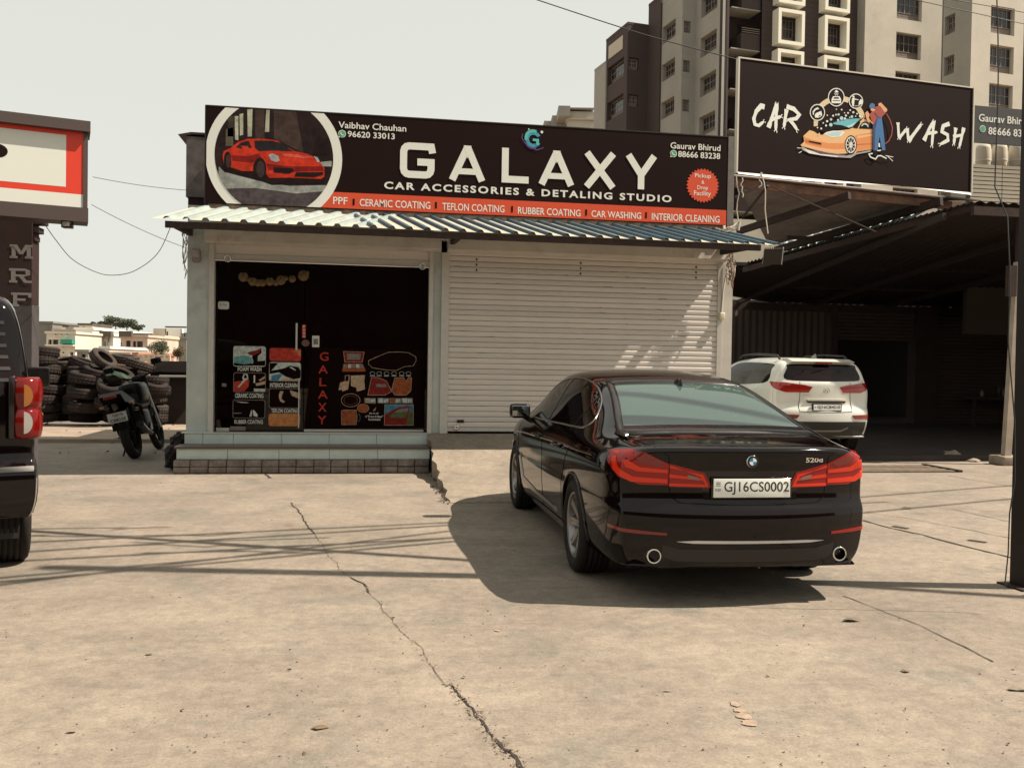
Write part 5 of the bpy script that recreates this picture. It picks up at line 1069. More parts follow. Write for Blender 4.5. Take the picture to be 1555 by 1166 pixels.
# low walls behind the motorcycle
dw = thing('low_wall', 'low dark wall behind the motorcycle', 'wall', (-4, 22, 0))
p = atY(228, 560, 22.4); q = atY(300, 549, 22.4); MB().box((p.x, 22.4, 0), (q.x+.4, 22.6, q.z)).build('wall', M('wall_umber', (.030, .018, .014), .9, var=.3, scale=3), dw, world=True)
MB().prism([(q.x+.4, q.z), (p.x+.5, q.z), (p.x, q.z-.25), (q.x+.4, q.z-.25)], 22.1, 22.398, 'y').build('coping', M('umber2', (.016, .009, .008), .9), dw, world=True)
tag(MB().tube([atY(242, 571, 19.5), atY(290, 571.5, 19.5)], .022, 8).build('white_pipe', M('cabinet_white')), 'thin white pipe between the motorcycle and the shop corner', 'pipe')
for a, b, lab in (((48, 606), (73, 642), 'pale stick leaning right by the off-roader tail'), ((50, 600), (60, 645), 'shorter pale stick crossing the other beside the off-roader')):
    pa, pb_ = atY(*a, 17.5), atZ(*b); tag(MB().tube([pa, pb_], .022, 6).build('wooden_stick', M('bare_wood', (.42, .33, .25), .8)), lab, 'stick')
r2 = random.Random(6); bag = thing('rubbish_heap', 'dark rag heap at the left end of the shop steps', 'rubbish', tuple(atZ(262, 705)))
for i, (x, y, Y_, s_) in enumerate(((272, 672, 13.3, .13), (266, 688, 13.0, .14), (277, 664, 13.5, .09), (260, 702, 12.95, .09))):
    p = atY(x, y, Y_); bm = bmesh.new(); bmesh.ops.create_icosphere(bm, subdivisions=3, radius=s_)
    for v in bm.verts: v.co = v.co*(1+.22*math.sin(v.co.x*60+i)*math.cos(v.co.z*47)+r2.uniform(-.05, .05)); v.co = v.co+p
    me = bpy.data.meshes.new('rag'); bm.to_mesh(me); bm.free(); me.materials.append(M('rag_dark', (.012, .007, .006), .9)); o = mkobj('rag', me, bag, True)
dbs = MB(); r2 = random.Random(9)
for k in range(60):
    p = atZ(r2.uniform(55, 270), r2.uniform(640, 690)); s_ = r2.uniform(.01, .04); a = [p+V(r2.uniform(-s_, s_)*1.5, r2.uniform(-s_, s_), r2.uniform(.07, .07+s_) if p.y > 17.3 else r2.uniform(0, s_)) for _ in range(5)]; dbs.add(a, [(0, 1, 2), (0, 2, 3), (0, 3, 4), (1, 2, 4), (2, 3, 4)])
tag(dbs.build('litter', M('litter_pale', (.22, .18, .15), .9)), 'loose litter and chips on the shaded yard before the tyres', 'litter', kind='stuff')

# ---------------------------------------------------------------- far houses on the left
def wall_grid(mb, P, u0, u1, w0, w1, holes, depth):
    """wall face with rectangular openings and reveals. holes: (ua, ub, wa, wb)"""
    us = sorted(set([u0, u1]+[h for q in holes for h in q[:2]])); ws = sorted(set([w0, w1]+[h for q in holes for h in q[2:]]))
    for a, b in zip(us[:-1], us[1:]):
        for c, d in zip(ws[:-1], ws[1:]):
            m_ = ((a+b)/2, (c+d)/2)
            if any(h[0] < m_[0] < h[1] and h[2] < m_[1] < h[3] for h in holes): continue
            mb.add([P.P(a, c), P.P(b, c), P.P(b, d), P.P(a, d)], [(0, 1, 2, 3)])
    for a, b, c, d in holes:
        mb.add([P.P(u, w, dd) for dd in (0, -depth) for u, w in ((a, c), (b, c), (b, d), (a, d))], [(0, 4, 5, 1), (1, 5, 6, 2), (2, 6, 7, 3), (3, 7, 4, 0)])
HM = {'cream': M('house_cream', (.58, .53, .45), .85, var=.15, scale=.3), 'white': M('house_white', (.66, .64, .58), .85, var=.12, scale=.3), 'grey': M('house_grey', (.20, .20, .18), .9, var=.25, scale=.25, stain=(.12, .11, .10)), 'pink': M('house_pink', (.48, .39, .32), .85, var=.2, scale=.3),
      'terra': M('house_terracotta', (.34, .16, .10), .85, var=.2, scale=.3), 'roof': M('house_roof_dark', (.09, .075, .065), .8, var=.3, scale=.3), 'tan': M('house_tan', (.46, .40, .32), .85, var=.2, scale=.3)}  # walls paled: distance haze is mixed into these colours
M_WIN = M('far_window', (.035, .028, .026), .3); M_GREENA = M('green_awning', (.02, .26, .17), .6)
zf = lambda x, y: (40+x/6.22, 480+y/6.22)
def house(lab, x0, x1, yt, D, mat, wins=(), extra=(), depth=8, roof=None, yb=470):
    a = atD(*zf(x0, yt), D); b = atD(*zf(x1, yt), D); g = a.z
    P = Plane((a.x, a.y, 0), (b.x-a.x, b.y-a.y, 0)); W_ = math.hypot(b.x-a.x, b.y-a.y); zb = -1.0
    t = thing('house', lab, 'house', (a.x, a.y, zb))
    def conv(x, y): p = P.px(*zf(x, y)); return p
    holes = []
    for w in wins:
        p, q = conv(w[0], w[3]), conv(w[1], w[2]); holes.append((max(.05, p[0]), min(W_-.05, q[0]), p[1], q[1]))
    mb = MB(); wall_grid(mb, P, 0, W_, zb, g, holes, .3)
    mb.add([P.P(0, zb), P.P(0, g), P.P(0, g, -depth), P.P(0, zb, -depth)], [(0, 1, 2, 3)]); mb.add([P.P(W_, zb), P.P(W_, g), P.P(W_, g, -depth), P.P(W_, zb, -depth)], [(3, 2, 1, 0)])
    mb.add([P.P(0, g), P.P(W_, g), P.P(W_, g, -depth), P.P(0, g, -depth)], [(0, 1, 2, 3)]); mb.build('wall', HM[mat], t, world=True)
    for h in holes: 
        o = orient_box(P, h[0]-.05, h[1]+.05, h[2]-.05, h[3]+.05, -.36, -.30).build('window', M_WIN, t, world=True)
        orient_box(P, h[0]-.12, h[1]+.12, h[2]-.12, h[2]-.02, .0, .10).build('sill', HM['white'], o, world=True)
        if h[1]-h[0] > 1.4: orient_box(P, (h[0]+h[1])/2-.05, (h[0]+h[1])/2+.05, h[2], h[3], -.3, -.2).build('mullion', HM['white'], o, world=True)
    orient_box(P, -.12, W_+.12, g+.003, g+.22, -depth, .12).build('roof' if roof else 'parapet', HM[roof or mat], t, world=True)
    for kind, X0_, X1_, Y0_, Y1_, mt, dd in extra:
        p, q = conv(X0_, Y1_), conv(X1_, Y0_); orient_box(P, p[0], q[0], p[1], q[1], .02, dd).build(kind, mt, t, world=True)
    return t
house('tall weathered grey house at the left of the far town', 30, 246, 66, 100, 'grey', [(120, 185, 290, 330)])
house('cream three-storey house with a green window awning', 190, 462, 165, 84, 'cream', [(205, 240, 222, 270), (246, 305, 222, 270), (318, 335, 222, 235), (318, 335, 242, 255), (318, 335, 264, 280), (347, 455, 222, 270), (285, 302, 338, 352), (342, 358, 338, 352), (413, 442, 340, 372), (272, 282, 168, 180), (325, 333, 168, 180), (384, 392, 168, 180)],
      [('awning', 347, 455, 224, 262, M_GREENA, .5), ('balcony', 195, 460, 272, 280, HM['white'], .4)])
house('narrow cream house with flat dark roof slab behind the cream one', 255, 500, 140, 96, 'tan', [(330, 350, 150, 160)], [('water_tank', 330, 370, 105, 135, HM['white'], -1.5), ('shade', 340, 400, 92, 104, HM['roof'], -2)], depth=5)
house('tall plain white house with a small balcony window', 466, 628, 128, 88, 'white', [(590, 612, 275, 300), (598, 612, 218, 240)], [('awning', 560, 625, 262, 272, HM['tan'], .5)])
house('upper cream house under a dark flat roof', 497, 620, 86, 100, 'cream', [(535, 545, 95, 115)], [], 5, 'roof')
house('white house with a dark sloping roof', 630, 822, 188, 90, 'white', [(658, 695, 245, 272), (738, 750, 245, 290)], [('roof', 635, 825, 145, 190, HM['roof'], .6), ('pipe', 775, 785, 200, 300, HM['grey'], .2)])
house('narrow white house right of the dark sloping roof', 826, 905, 152, 98, 'white', [(832, 846, 242, 290), (878, 886, 200, 235)])
house('pinkish house with terracotta balcony wall', 890, 1145, 196, 86, 'pink', [(890, 903, 250, 285), (940, 985, 232, 290), (1005, 1035, 238, 292), (1042, 1100, 238, 292)], [('balcony', 890, 1130, 298, 345, HM['terra'], .6), ('roof', 890, 1010, 143, 192, HM['roof'], .4)])
house('long pale house half hidden by the bush', 1120, 1300, 200, 92, 'tan', [(1118, 1140, 255, 290), (1180, 1200, 250, 290)], [('roof', 1010, 1200, 165, 200, HM['roof'], .3)])
house('pale house with a white rooftop block at the right', 1210, 1512, 210, 96, 'grey', [(1490, 1500, 160, 200)], [('rooftop_room', 1322, 1455, 120, 206, HM['white'], -1), ('door', 1325, 1340, 145, 185, M_WIN, -.9), ('roof', 1310, 1510, 98, 108, HM['roof'], -.5), ('rooftop_room', 1200, 1310, 118, 206, HM['tan'], -2)])
house('small plain white house low behind the tyres', 702, 782, 308, 76, 'white', [(742, 765, 355, 380)])
house('flat grey shed low behind the tyres', 478, 582, 340, 74, 'grey', [(520, 560, 360, 390)])
house('low terracotta house behind the railing', 782, 1050, 362, 74, 'terra', [(840, 868, 360, 375)] if False else [], [('roof', 800, 1000, 345, 362, HM['tan'], .3)])
# railing
a, b = atD(*zf(1050, 370), 60), atD(*zf(1350, 372), 60); rl = thing('railing', 'tan concrete railing in front of the far houses', 'railing', (a.x, a.y, 0)); P = Plane((a.x, a.y, 0), b-a); L_ = (b-a).length
for y in (372, 398, 418): z = P.px(*zf(1200, y))[1]; orient_box(P, 0, L_, z-.06, z+.06, -.1, 0).build('rail', HM['tan'], rl, world=True)
for k in range(7): orient_box(P, L_*k/6-.06, L_*k/6+.06, -1, P.px(*zf(1200, 370))[1], -.12, .02).build('post', HM['tan'], rl, world=True)
# trees and bush of many leaf faces
def tree(lab, px, py, D, w, h, mats, seed, base=None, n=2600, nm='tree', ls=.16):
    r_ = random.Random(seed); c = atD(px, py, D); t = thing(nm, lab, 'tree' if nm == 'tree' else 'bush', (c.x, c.y, -1 if base is None else base)); zb = -1 if base is None else base
    tr = MB(); lobes = []
    for k in range(9):
        a = r_.uniform(0, 2*PI); q = r_.random()**.5; lobes.append((c+V(q*w*.36*math.cos(a), q*w*.3*math.sin(a), r_.uniform(-.25, .28)*h), r_.uniform(.16, .30)*w))
    tr.tube([V(c.x, c.y, zb), c-V(0, 0, h*.3)], [.04*w, .025*w], 8)
    for lc, lr in lobes[:6]: tr.tube([c-V(0, 0, h*.35), (c+lc)/2-V(0, 0, .1*h), lc], [.022*w, .014*w, .006*w], 6)
    tr.build('trunk', M('bark', (.10, .07, .05), .9), t, world=True)
    for mi, m_ in enumerate(mats):
        mb = MB()
        for k in range(n//len(mats)):
            lc, lr = r_.choice(lobes); d = V(r_.gauss(0, 1), r_.gauss(0, 1), r_.gauss(0, .8)); d.normalize(); p = lc+d*lr*r_.uniform(.45, 1.08)*(V(1, 1, .8).x); p.z = lc.z+(p.z-lc.z)*h/w*.95
            a = V(r_.gauss(0, 1), r_.gauss(0, 1), r_.gauss(0, 1)).normalized()*ls*r_.uniform(.5, 1.3); b = a.cross(V(r_.gauss(0, 1), r_.gauss(0, 1), 1)).normalized()*a.length*.6
            mb.add([p-a, p-b, p+a, p+b], [(0, 1, 2, 3)])
        o = mb.build('crown', m_, t, world=True)
GA, GB, GC, GD = M('leaf_green', (.045, .060, .030), .7), M('leaf_olive', (.075, .080, .040), .7), M('leaf_dry', (.13, .075, .045), .8), M('leaf_hazed', (.075, .09, .06), .8)  # last green is greyed to paint haze onto the far trees
for i, (x, y, w, h) in enumerate(((735, 68, 7, 4), (845, 52, 8.5, 5.5), (950, 64, 9.5, 5), (1060, 100, 5, 3.2), (655, 82, 4, 3.4))):
    p = zf(x, y); tree(('round leafy tree at the left of the far treetops', 'tallest leafy tree among the far treetops', 'broad leafy tree right of the tallest far one', 'small leafy tree at the right end of the far treetops', 'small tree beside the upper dark flat roof')[i], p[0], p[1]+1, 300, w*.8, h*.75, (GA, GD), 50+i, n=1400, ls=.32)
tree('large olive bush in front of the far houses', *zf(1275, 305), 62, 1.75, 1.2, (GA, GB), 3, n=3600, nm='bush', ls=.045); tree('reddish dry bush at the right of the olive one', *zf(1425, 355), 61, 1.0, 1.15, (GC, GB), 4, n=2200, nm='bush', ls=.04)

# ---------------------------------------------------------------- apartment towers
AB = math.radians(8.5); e1 = Vector((math.cos(AB), math.sin(AB), 0)); e2 = Vector((-math.sin(AB), math.cos(AB), 0))
AO = atD(1155, 60, 68.); AO.z = 0
def e1_at(px, t):
    """distance along e1 (from AO) where the plane at depth t is seen at pixel column px"""
    p = atP(px, 100, AO+e2*t, -e2); return (p-AO).dot(e1)
def t_at(px, s):
    p = atP(px, 100, AO+e1*s, e1); return (p-AO).dot(e2)
def z_at(px, py, s, t):
    q = AO+e1*s+e2*t; d = ray(px, py); k = (q-CAMP).dot(c_f)/d.dot(c_f); return CAMH+d.z*k
FH = 3.0; zf1 = z_at(1200, 78, e1_at(1200, 0), 0)   # bottom of the second row of white frames
AM = {'brown': M('apartment_brown', (.045, .030, .028), .85, var=.12, scale=.4), 'cream': M('apartment_cream', (.46, .425, .36), .85, var=.14, scale=.35, stain=(.34, .29, .23), smin=.58), 'grey': M('apartment_grey_shade', (.26, .25, .225), .85, var=.14, scale=.35), 'dark': M('apartment_dark', (.030, .018, .016), .85), 'white': M('apartment_frame_white', (.68, .66, .56), .7), 'sill': M('apartment_sill', (.16, .13, .11), .8)}  # grey: plain grey parts, and light walls dulled for unlit left faces
M_AW = M('apartment_pane', (.02, .018, .02), .15); M_BAR = M('window_bars', (.20, .17, .15), .6)
apt = thing('apartment_block', 'tall brown and cream apartment block behind the signs', 'apartment block', tuple(AO))
def face(P, u0, u1, z0, z1, mat, wins, depth=.35, nm='wall', sill=True):
    """wins: (ua, ub, za, zb); makes wall with openings, windows with pane, bars and sill"""
    mb = MB(); wins = [w for w in wins if w[2] > z0+.1 and w[3] < z1-.1]; wall_grid(mb, P, u0, u1, z0, z1, wins, depth); mb.build(nm, AM[mat], apt, world=True)
    for a, b, c, d in wins:
        o = orient_box(P, a-.02, b+.02, c-.02, d+.02, -depth-.06, -depth).build('window', AM['sill'], apt, world=True)
        zc_ = c+(d-c)*.30
        orient_box(P, a+.06, b-.06, zc_, d-.06, -depth+.002, -depth+.03).build('pane', M_AW, o, world=True)
        br = MB(); n = 5
        for k in range(n+1):
            u = lerp(a+.08, b-.08, k/n); w_ = .035 if k in (0, n) or k == 2 else .018; br.add([P.P(u-w_, zc_, -depth+.06), P.P(u+w_, zc_, -depth+.06), P.P(u+w_, d-.06, -depth+.06), P.P(u-w_, d-.06, -depth+.06)], [(0, 1, 2, 3)])
        for k in range(3): z = lerp(zc_, d-.1, k/2); br.add([P.P(a+.08, z-.02, -depth+.062), P.P(b-.08, z-.02, -depth+.062), P.P(b-.08, z+.02, -depth+.062), P.P(a+.08, z+.02, -depth+.062)], [(0, 1, 2, 3)])
        br.build('grille', M_BAR, o, world=True)
def fplane(s, t): q = AO+e1*s+e2*t; return Plane((q.x, q.y, 0), e1)            # faces the viewer
def lplane(s, t): q = AO+e1*s+e2*t; return Plane((q.x, q.y, 0), -e2)          # left-looking face, u runs towards the viewer
floors = [zf1+FH*k for k in range(-5, 5)]
ZT = z_at(1155, -60, 0, 0)
# E: brown face with white window frames
sE0, sE1 = e1_at(1155.5, 0), e1_at(1307, 0); PE = fplane(0, 0)
fr_cols = [(e1_at(1181, -.8), e1_at(1221, -.8)), (e1_at(1251.5, -.8), e1_at(1289, -.8))]
wE = []
for i, (a, b) in enumerate(fr_cols):
    for z in floors: dz = -.15 if i else 0; wE.append((a+.34, b-.30, z+.35, z+2.25))
cour = MB()
face(PE, sE0, sE1, 0, ZT, 'brown', wE, .30)
cz = 6.
while cz < ZT: cour.add([PE.P(sE0, cz, .004), PE.P(sE1, cz, .004), PE.P(sE1, cz+.05, .004), PE.P(sE0, cz+.05, .004)], [(0, 1, 2, 3)]); cz += .42
o = cour.build('groove_lines', AM['dark'], apt, world=True)
for i, (a, b) in enumerate(fr_cols):
    for z in floors:
        fm = MB()
        for u0, u1, w0, w1 in ((a, a+.26, z, z+2.6), (b-.26, b, z, z+2.6), (a+.26, b-.26, z, z+.26), (a+.26, b-.26, z+2.34, z+2.6)):
            fm.add([PE.P(u, w, d) for d in (.0, .8) for u, w in ((u0, w0), (u1, w0), (u1, w1), (u0, w1))], [(0, 3, 2, 1), (4, 5, 6, 7), (0, 1, 5, 4), (1, 2, 6, 5), (2, 3, 7, 6), (3, 0, 4, 7)])
        fm.build('window_surround', AM['white'], apt, world=True)
# F: cream bay, G: further cream tower
tF = -.9; sF0, sF1 = e1_at(1312, tF), e1_at(1429, tF); PF = fplane(0, tF)
wF = [(e1_at(1360, tF), e1_at(1398, tF), z_at(1380, 93, e1_at(1380, tF), tF)+FH*k, z_at(1380, 55, e1_at(1380, tF), tF)+FH*k) for k in range(-4, 3)]
face(PF, sF0, sF1, 0, ZT, 'cream', wF, .35)
face(lplane(sF0, 0), 0, -tF, 0, ZT, 'grey', [])  # return of the cream bay, its unlit side painted grey
tG = None
for k in range(400):
    t = -.05*k; s = e1_at(1474, t)
    if t_at(1431, s) - t > 0 and e1_at(1431, 0) >= s: tG = t; break
tG = -7.0; sG = e1_at(1474, tG); tGf = t_at(1431, sG)
PL = lplane(sG, tGf); LG = tGf-tG
face(PL, 0, LG, 0, ZT, 'grey', [(LG*.06, LG*.42, z_at(1437, 60, sG, tGf)+FH*k, z_at(1437, 32, sG, tGf)+FH*k) for k in range(-4, 3)], .35)  # cream tower's unlit left side, shade put in as grey
PG = fplane(0, tG); face(PG, sG, sG+14, 0, ZT, 'cream', [(e1_at(1503, tG), e1_at(1539, tG), z_at(1520, 75, e1_at(1520, tG), tG)+FH*k, z_at(1520, 19, e1_at(1520, tG), tG)+.4+FH*k) for k in range(-4, 3)] if False else
     [(e1_at(1503, tG), e1_at(1539, tG), z_at(1520, 114, e1_at(1520, tG), tG)+FH*k*.93, z_at(1520, 73, e1_at(1520, tG), tG)+FH*k*.93) for k in range(-3, 4)], .35)
face(fplane(0, .02), sF1, e1_at(1440, .02)+4, 0, ZT, 'dark', [])
# balcony recess between D and E
tD = 0.; sD = e1_at(1092, tD); tDf = t_at(1055, sD)
face(fplane(0, 1.8), e1_at(1088, 1.8), sE0+4, 0, ZT, 'dark', [])
face(fplane(0, .0), sD, e1_at(1106, 0), 0, ZT, 'brown', []); 
for z in floors:
    s0, s1 = e1_at(1108, .3), sE0-.02
    for nm, u0, u1, w0, w1, d0, d1, mt in (('balcony_wall', s0+1.0, s1, z-.4, z+.75, -.35, -.18, 'brown'), ('balcony_wall', s0+.85, s0+1.0, z-.4, z+.75, -1.7, -.18, 'brown'), ('balcony_slab', s0, s1, z-.5, z-.42, -1.79, -.18, 'grey')):
        orient_box(PE, u0, u1, w0, w1, d0, d1).build(nm, AM[mt], apt, world=True)
    rb_ = MB()
    for k in range(3): rb_.tube([PE.P(s0+.9, z+.85+.15*k, -.2), PE.P(s1, z+.85+.15*k, -.2)], .03, 4)
    rb_.build('balcony_rail', M_BAR, apt, world=True)
    orient_box(PE, s0+1.5, s1-.4, z+.7, z+2.0, -1.78, -1.75).build('window', M_AW, apt, world=True)
# D, C, B, A: stepped wings seen on their left faces
def wing(px_n, t_n, px_f, ztop, mat, wins, fmat, px_fend, fw=None, strip=None):
    s = e1_at(px_n, t_n); tf = t_at(px_f, s); L = tf-t_n; P = lplane(s, tf)
    face(P, 0, L, 0, ztop, mat, [(L*a, L*b, z0+FH*k, z1+FH*k) for a, b, z0, z1 in wins(s, tf, L) for k in range(-4, 4)], .4)
    s_end = e1_at(px_fend, t_n); face(fplane(0, t_n-.0), s, s_end, 0, ztop, fmat, fw(s, t_n) if fw else [], .3)
    orient_box(fplane(0, t_n), s-.02, s_end, ztop+.003, ztop+.2, -L, .02).build('parapet', AM[fmat], apt, world=True)
    return s, tf
zD = z_at(1072, 91, sD, (tDf+tD)/2); sDd, tDf = wing(1092, 0., 1055.5, ZT, 'grey', lambda s, t, L: [(.22, .88, z_at(1073, 86, s, t-L*.5), z_at(1073, 56, s, t-L*.5))], 'brown', 1103.5)
st_ = MB(); face(fplane(0, -.12), e1_at(1096, -.12), e1_at(1100, -.12), 0, ZT, 'grey', [])
tC = tDf; ZC = z_at(1035, -14, e1_at(1035, tC), tC)
sC, tCf = wing(1035, tC, 1000, ZC, 'grey', lambda s, t, L: [(.16, .72, z_at(1014, 66, s, t-L*.4), z_at(1014, 40, s, t-L*.4))], 'grey', 1056, lambda s, t: [(e1_at(1037.5, t), e1_at(1048, t), z_at(1042, 53, s, t)+FH*k, z_at(1042, 35, s, t)+FH*k) for k in range(-4, 4)])
zC2 = z_at(983, 15, sC-1.0, tCf+2); s_, tB0 = wing(1002, tCf-.5, 983.5, zC2, 'brown', lambda s, t, L: [], 'brown', 1006)
tB = tB0; sB = e1_at(953, tB); zB = z_at(953, 41, sB, tB)
sB, tBf = wing(952.5, tB, 920, zB, 'brown', lambda s, t, L: [(.10, .85, z_at(936, 128, s, t-L*.4), z_at(936, 100, s, t-L*.4))], 'brown', 984, lambda s, t: [(e1_at(955, t), e1_at(970, t), z_at(962, 108, s, t)+FH*k, z_at(962, 90, s, t)+FH*k) for k in range(-4, 3)])
# pierced parapet opening on B's roof
zA = z_at(911, 110, sB-1, tBf+2); sA, tAf = wing(920, tBf-.3, 903, zA, 'grey', lambda s, t, L: [], 'grey', 922)
PB = lplane(sB, tBf); LB = tBf-tB
for w in ((LB*.15, LB*.8),): orient_box(PB, w[0], w[1], zB-1.7, zB-.6, .01, .06).build('parapet_opening', M('pale_sky_cut', (.42, .38, .31), .9), apt, world=True)
# small distant building left of the block
def e_block(lab, parts):
    t = None
    for i, (nm, x0, x1, y0, y1, D, mat) in enumerate(parts):
        a, b = atD(x0, y1, D), atD(x1, y0, D); P = Plane((a.x, a.y, 0), (b.x-a.x, b.y-a.y, 0)); W_ = math.hypot(b.x-a.x, b.y-a.y)
        if t is None: t = thing('rooftop_building', lab, 'building', (a.x, a.y, 0))
        orient_box(P, 0, W_, 0 if i < 2 else a.z, b.z, -5, 0).build(nm, AM[mat], t, world=True)
    return t
e_block('small pale stepped building rising behind the long dark sign', [('wall', 862, 903, 170, 215, 95, 'cream'), ('side_wall', 838, 862, 176, 215, 97, 'grey'), ('rooftop_room', 848, 866, 161, 176, 94, 'grey'), ('rooftop_room', 826, 838, 184, 215, 98, 'grey'), ('railing_bar', 866, 902, 164, 165, 94.5, 'grey'), ('ledge', 860, 904, 180, 181.5, 94.8, 'cream')])

# ---------------------------------------------------------------- other side of the street (seen only as reflections)
ob = thing('street_building', 'plain building across the street, mirrored in the shop glass', 'building', (0, -30, 0))
OP = Plane((-45, -30, 0), (1, 0, 0)); mb = MB().box((-45, -31, 0), (50, -30, 9.5)); mb.build('wall', M('far_side_wall', (.07, .05, .042), .9, var=.3, scale=.3), ob, world=True)
for k in range(22):
    for z in (1.0, 5.4): MB().box((-43+k*4.2, -29.99, z), (-41+k*4.2, -29.9, z+2.2)).build('window', M_WIN, ob, world=True)
# ---------------------------------------------------------------- vehicles: shared body builder
def car_body(sp):
    """box-topology control cage -> Catmull-Clark. Returns bmesh-ready (verts, faces). x right, y forward, z up."""
    st = sp['stations']; NS = len(st)
    kz = sp['side_z']; km = sp['side_m']; K = len(kz)-1; kdy = sp['rear_dy']
    aj = sp['top_a']; J = len(aj)-1
    xd, xc = sp['x_deck'], sp['x_cab']
    V_, idx = [], {}
    def put(key, co):
        idx[key] = len(V_); V_.append(co); return idx[key]
    def ztop(y): return smooth_interp(*sp['top'], y)
    def zs(y): return smooth_interp(*sp['shoulder'], y)
    def wid(y): return smooth_interp(*sp['width'], y)
    def sidez(k, y):
        z0 = kz[k]; f = (z0-kz[0])/(kz[K]-kz[0]); zb = interp(*sp['bottom'], y)
        return zb + (zs(y)-zb)*f if k else zb
    def topx(j, y):
        w = wid(y); h = ztop(y)-zs(y); g = max(0, min(1, (h-sp['h0'])/(sp['h1']-sp['h0']))); g = g*g*(3-2*g)
        return lerp(xd[j], xc[j], g)*w
    def rear_y(k, s): return sp['rear_y'] + kdy[k] + sp['rear_bow'][k]*abs(s)**2.4
    def front_y(k, s): return sp['front_y'] - sp['front_dy'][k] - .20*abs(s)**2.4
    ey = []
    for i, y in enumerate(st): ey.append(y)
    def vert(i, side, k=None, j=None):
        """side +1/-1; k row on side, j column on top (0 shoulder .. J centre)"""
        y = st[i]; bow = sp['bows'][i] if i < len(sp['bows']) else 0
        fb = sp['fbows'][NS-1-i] if NS-1-i < len(sp['fbows']) else 0
        if k is not None and k < K:
            x = wid(y)*km[k]; z = sidez(k, y); s = 1
            if i == 0: return (side*x, rear_y(k, 1), z)
            if i == NS-1: return (side*x, front_y(k, 1), z)
            # blend the first stations towards the shape of the tail rows
            yy = y + bow + (kdy[k]*max(0, 1-i/3) if i < 3 else 0) - fb
            return (side*x, yy, z)
        x = topx(j, y); s = x/topx(0, y) if j < J else 0
        z = lerp(zs(y), ztop(y), aj[j])
        if i == 0: return (side*x, rear_y(K, s), z)
        if i == NS-1: return (side*x, front_y(K, s), z)
        return (side*x, y + bow*abs(s)**2.4 + (kdy[K]*max(0, 1-i/3) if i < 3 else 0) - fb*abs(s)**2.4, z)
    # ring of keys for one station, from left bottom, up the left side, over the top, down the right
    def ring_keys(): 
        r = [('s', -1, k) for k in range(K)] + [('t', -1, j) for j in range(J)] + [('t', 0, J)] + [('t', 1, j) for j in range(J-1, -1, -1)] + [('s', 1, k) for k in range(K-1, -1, -1)]
        return r
    rk = ring_keys()
    for i in range(NS):
        for key in rk:
            side = key[1] or 1
            put((i, key), vert(i, side, k=key[2]) if key[0] == 's' else vert(i, side, k=None, j=key[2]))
    F = []
    for i in range(NS-1):
        for a, b in zip(rk[:-1], rk[1:]): F.append((idx[(i, a)], idx[(i, b)], idx[(i+1, b)], idx[(i+1, a)]))
    # columns across (shared by caps and floor)
    cols = [(-1, j) for j in range(J)] + [(0, J)] + [(1, j) for j in range(J-1, -1, -1)]
    def topk(c): return ('t', c[0], c[1])
    for e, i in ((0, 0), (1, NS-1)):
        for k in range(K):
            for c in cols[1:-1]:
                s = (topx(c[1], st[i])/topx(0, st[i])) if c[1] < J else 0
                x = c[0]*s*wid(st[i])*km[k]
                zz = sidez(k, st[i]) 
                if k > K-4: zz += (lerp(zs(st[i]), ztop(st[i]), aj[c[1]])-zs(st[i]))*((k-(K-4))/4)
                yy = rear_y(k, s) if e == 0 else front_y(k, s)
                put((i, ('c', c, k)), (x, yy, zz))
        def ck(c, k):
            if k == K: return idx[(i, topk(c))]
            if c == cols[0]: return idx[(i, ('s', -1, k))]
            if c == cols[-1]: return idx[(i, ('s', 1, k))]
            return idx[(i, ('c', c, k))]
        for k in range(K):
            for a, b in zip(cols[:-1], cols[1:]):
                q = (ck(a, k), ck(b, k), ck(b, k+1), ck(a, k+1)); F.append(q if e == 0 else q[::-1])
    # floor
    def fl(i, c):
        if c == cols[0]: return idx[(i, ('s', -1, 0))]
        if c == cols[-1]: return idx[(i, ('s', 1, 0))]
        if i in (0, NS-1): return idx[(i, ('c', c, 0))]
        return idx[(i, ('f', c))]
    for i in range(1, NS-1):
        for c in cols[1:-1]:
            s = (topx(c[1], st[i])/topx(0, st[i])) if c[1] < J else 0
            put((i, ('f', c)), (c[0]*s*wid(st[i])*km[0], st[i], interp(*sp['bottom'], st[i])))
    for i in range(NS-1):
        for a, b in zip(cols[:-1], cols[1:]): F.append((fl(i, b), fl(i, a), fl(i+1, a), fl(i+1, b)))
    return V_, F

def eval_mesh(name, vs, fs, level, cutters=()):
    me = bpy.data.meshes.new(name); me.from_pydata(vs, [], fs); me.update()
    bm = bmesh.new(); bm.from_mesh(me); bmesh.ops.recalc_face_normals(bm, faces=bm.faces[:]); bm.to_mesh(me); bm.free()
    o = bpy.data.objects.new(name, me); COL.objects.link(o)
    md = o.modifiers.new('s', 'SUBSURF'); md.levels = level; md.render_levels = level
    objs = []
    for c in cutters:
        co = c.build('cut', None); objs.append(co); co.hide_render = True
        b = o.modifiers.new('b', 'BOOLEAN'); b.operation = 'DIFFERENCE'; b.object = co; b.solver = 'EXACT'
    dg = bpy.context.evaluated_depsgraph_get(); dg.update()
    out = bpy.data.meshes.new_from_object(o.evaluated_get(dg))
    bpy.data.objects.remove(o)
    for c in objs: bpy.data.objects.remove(c)
    return out

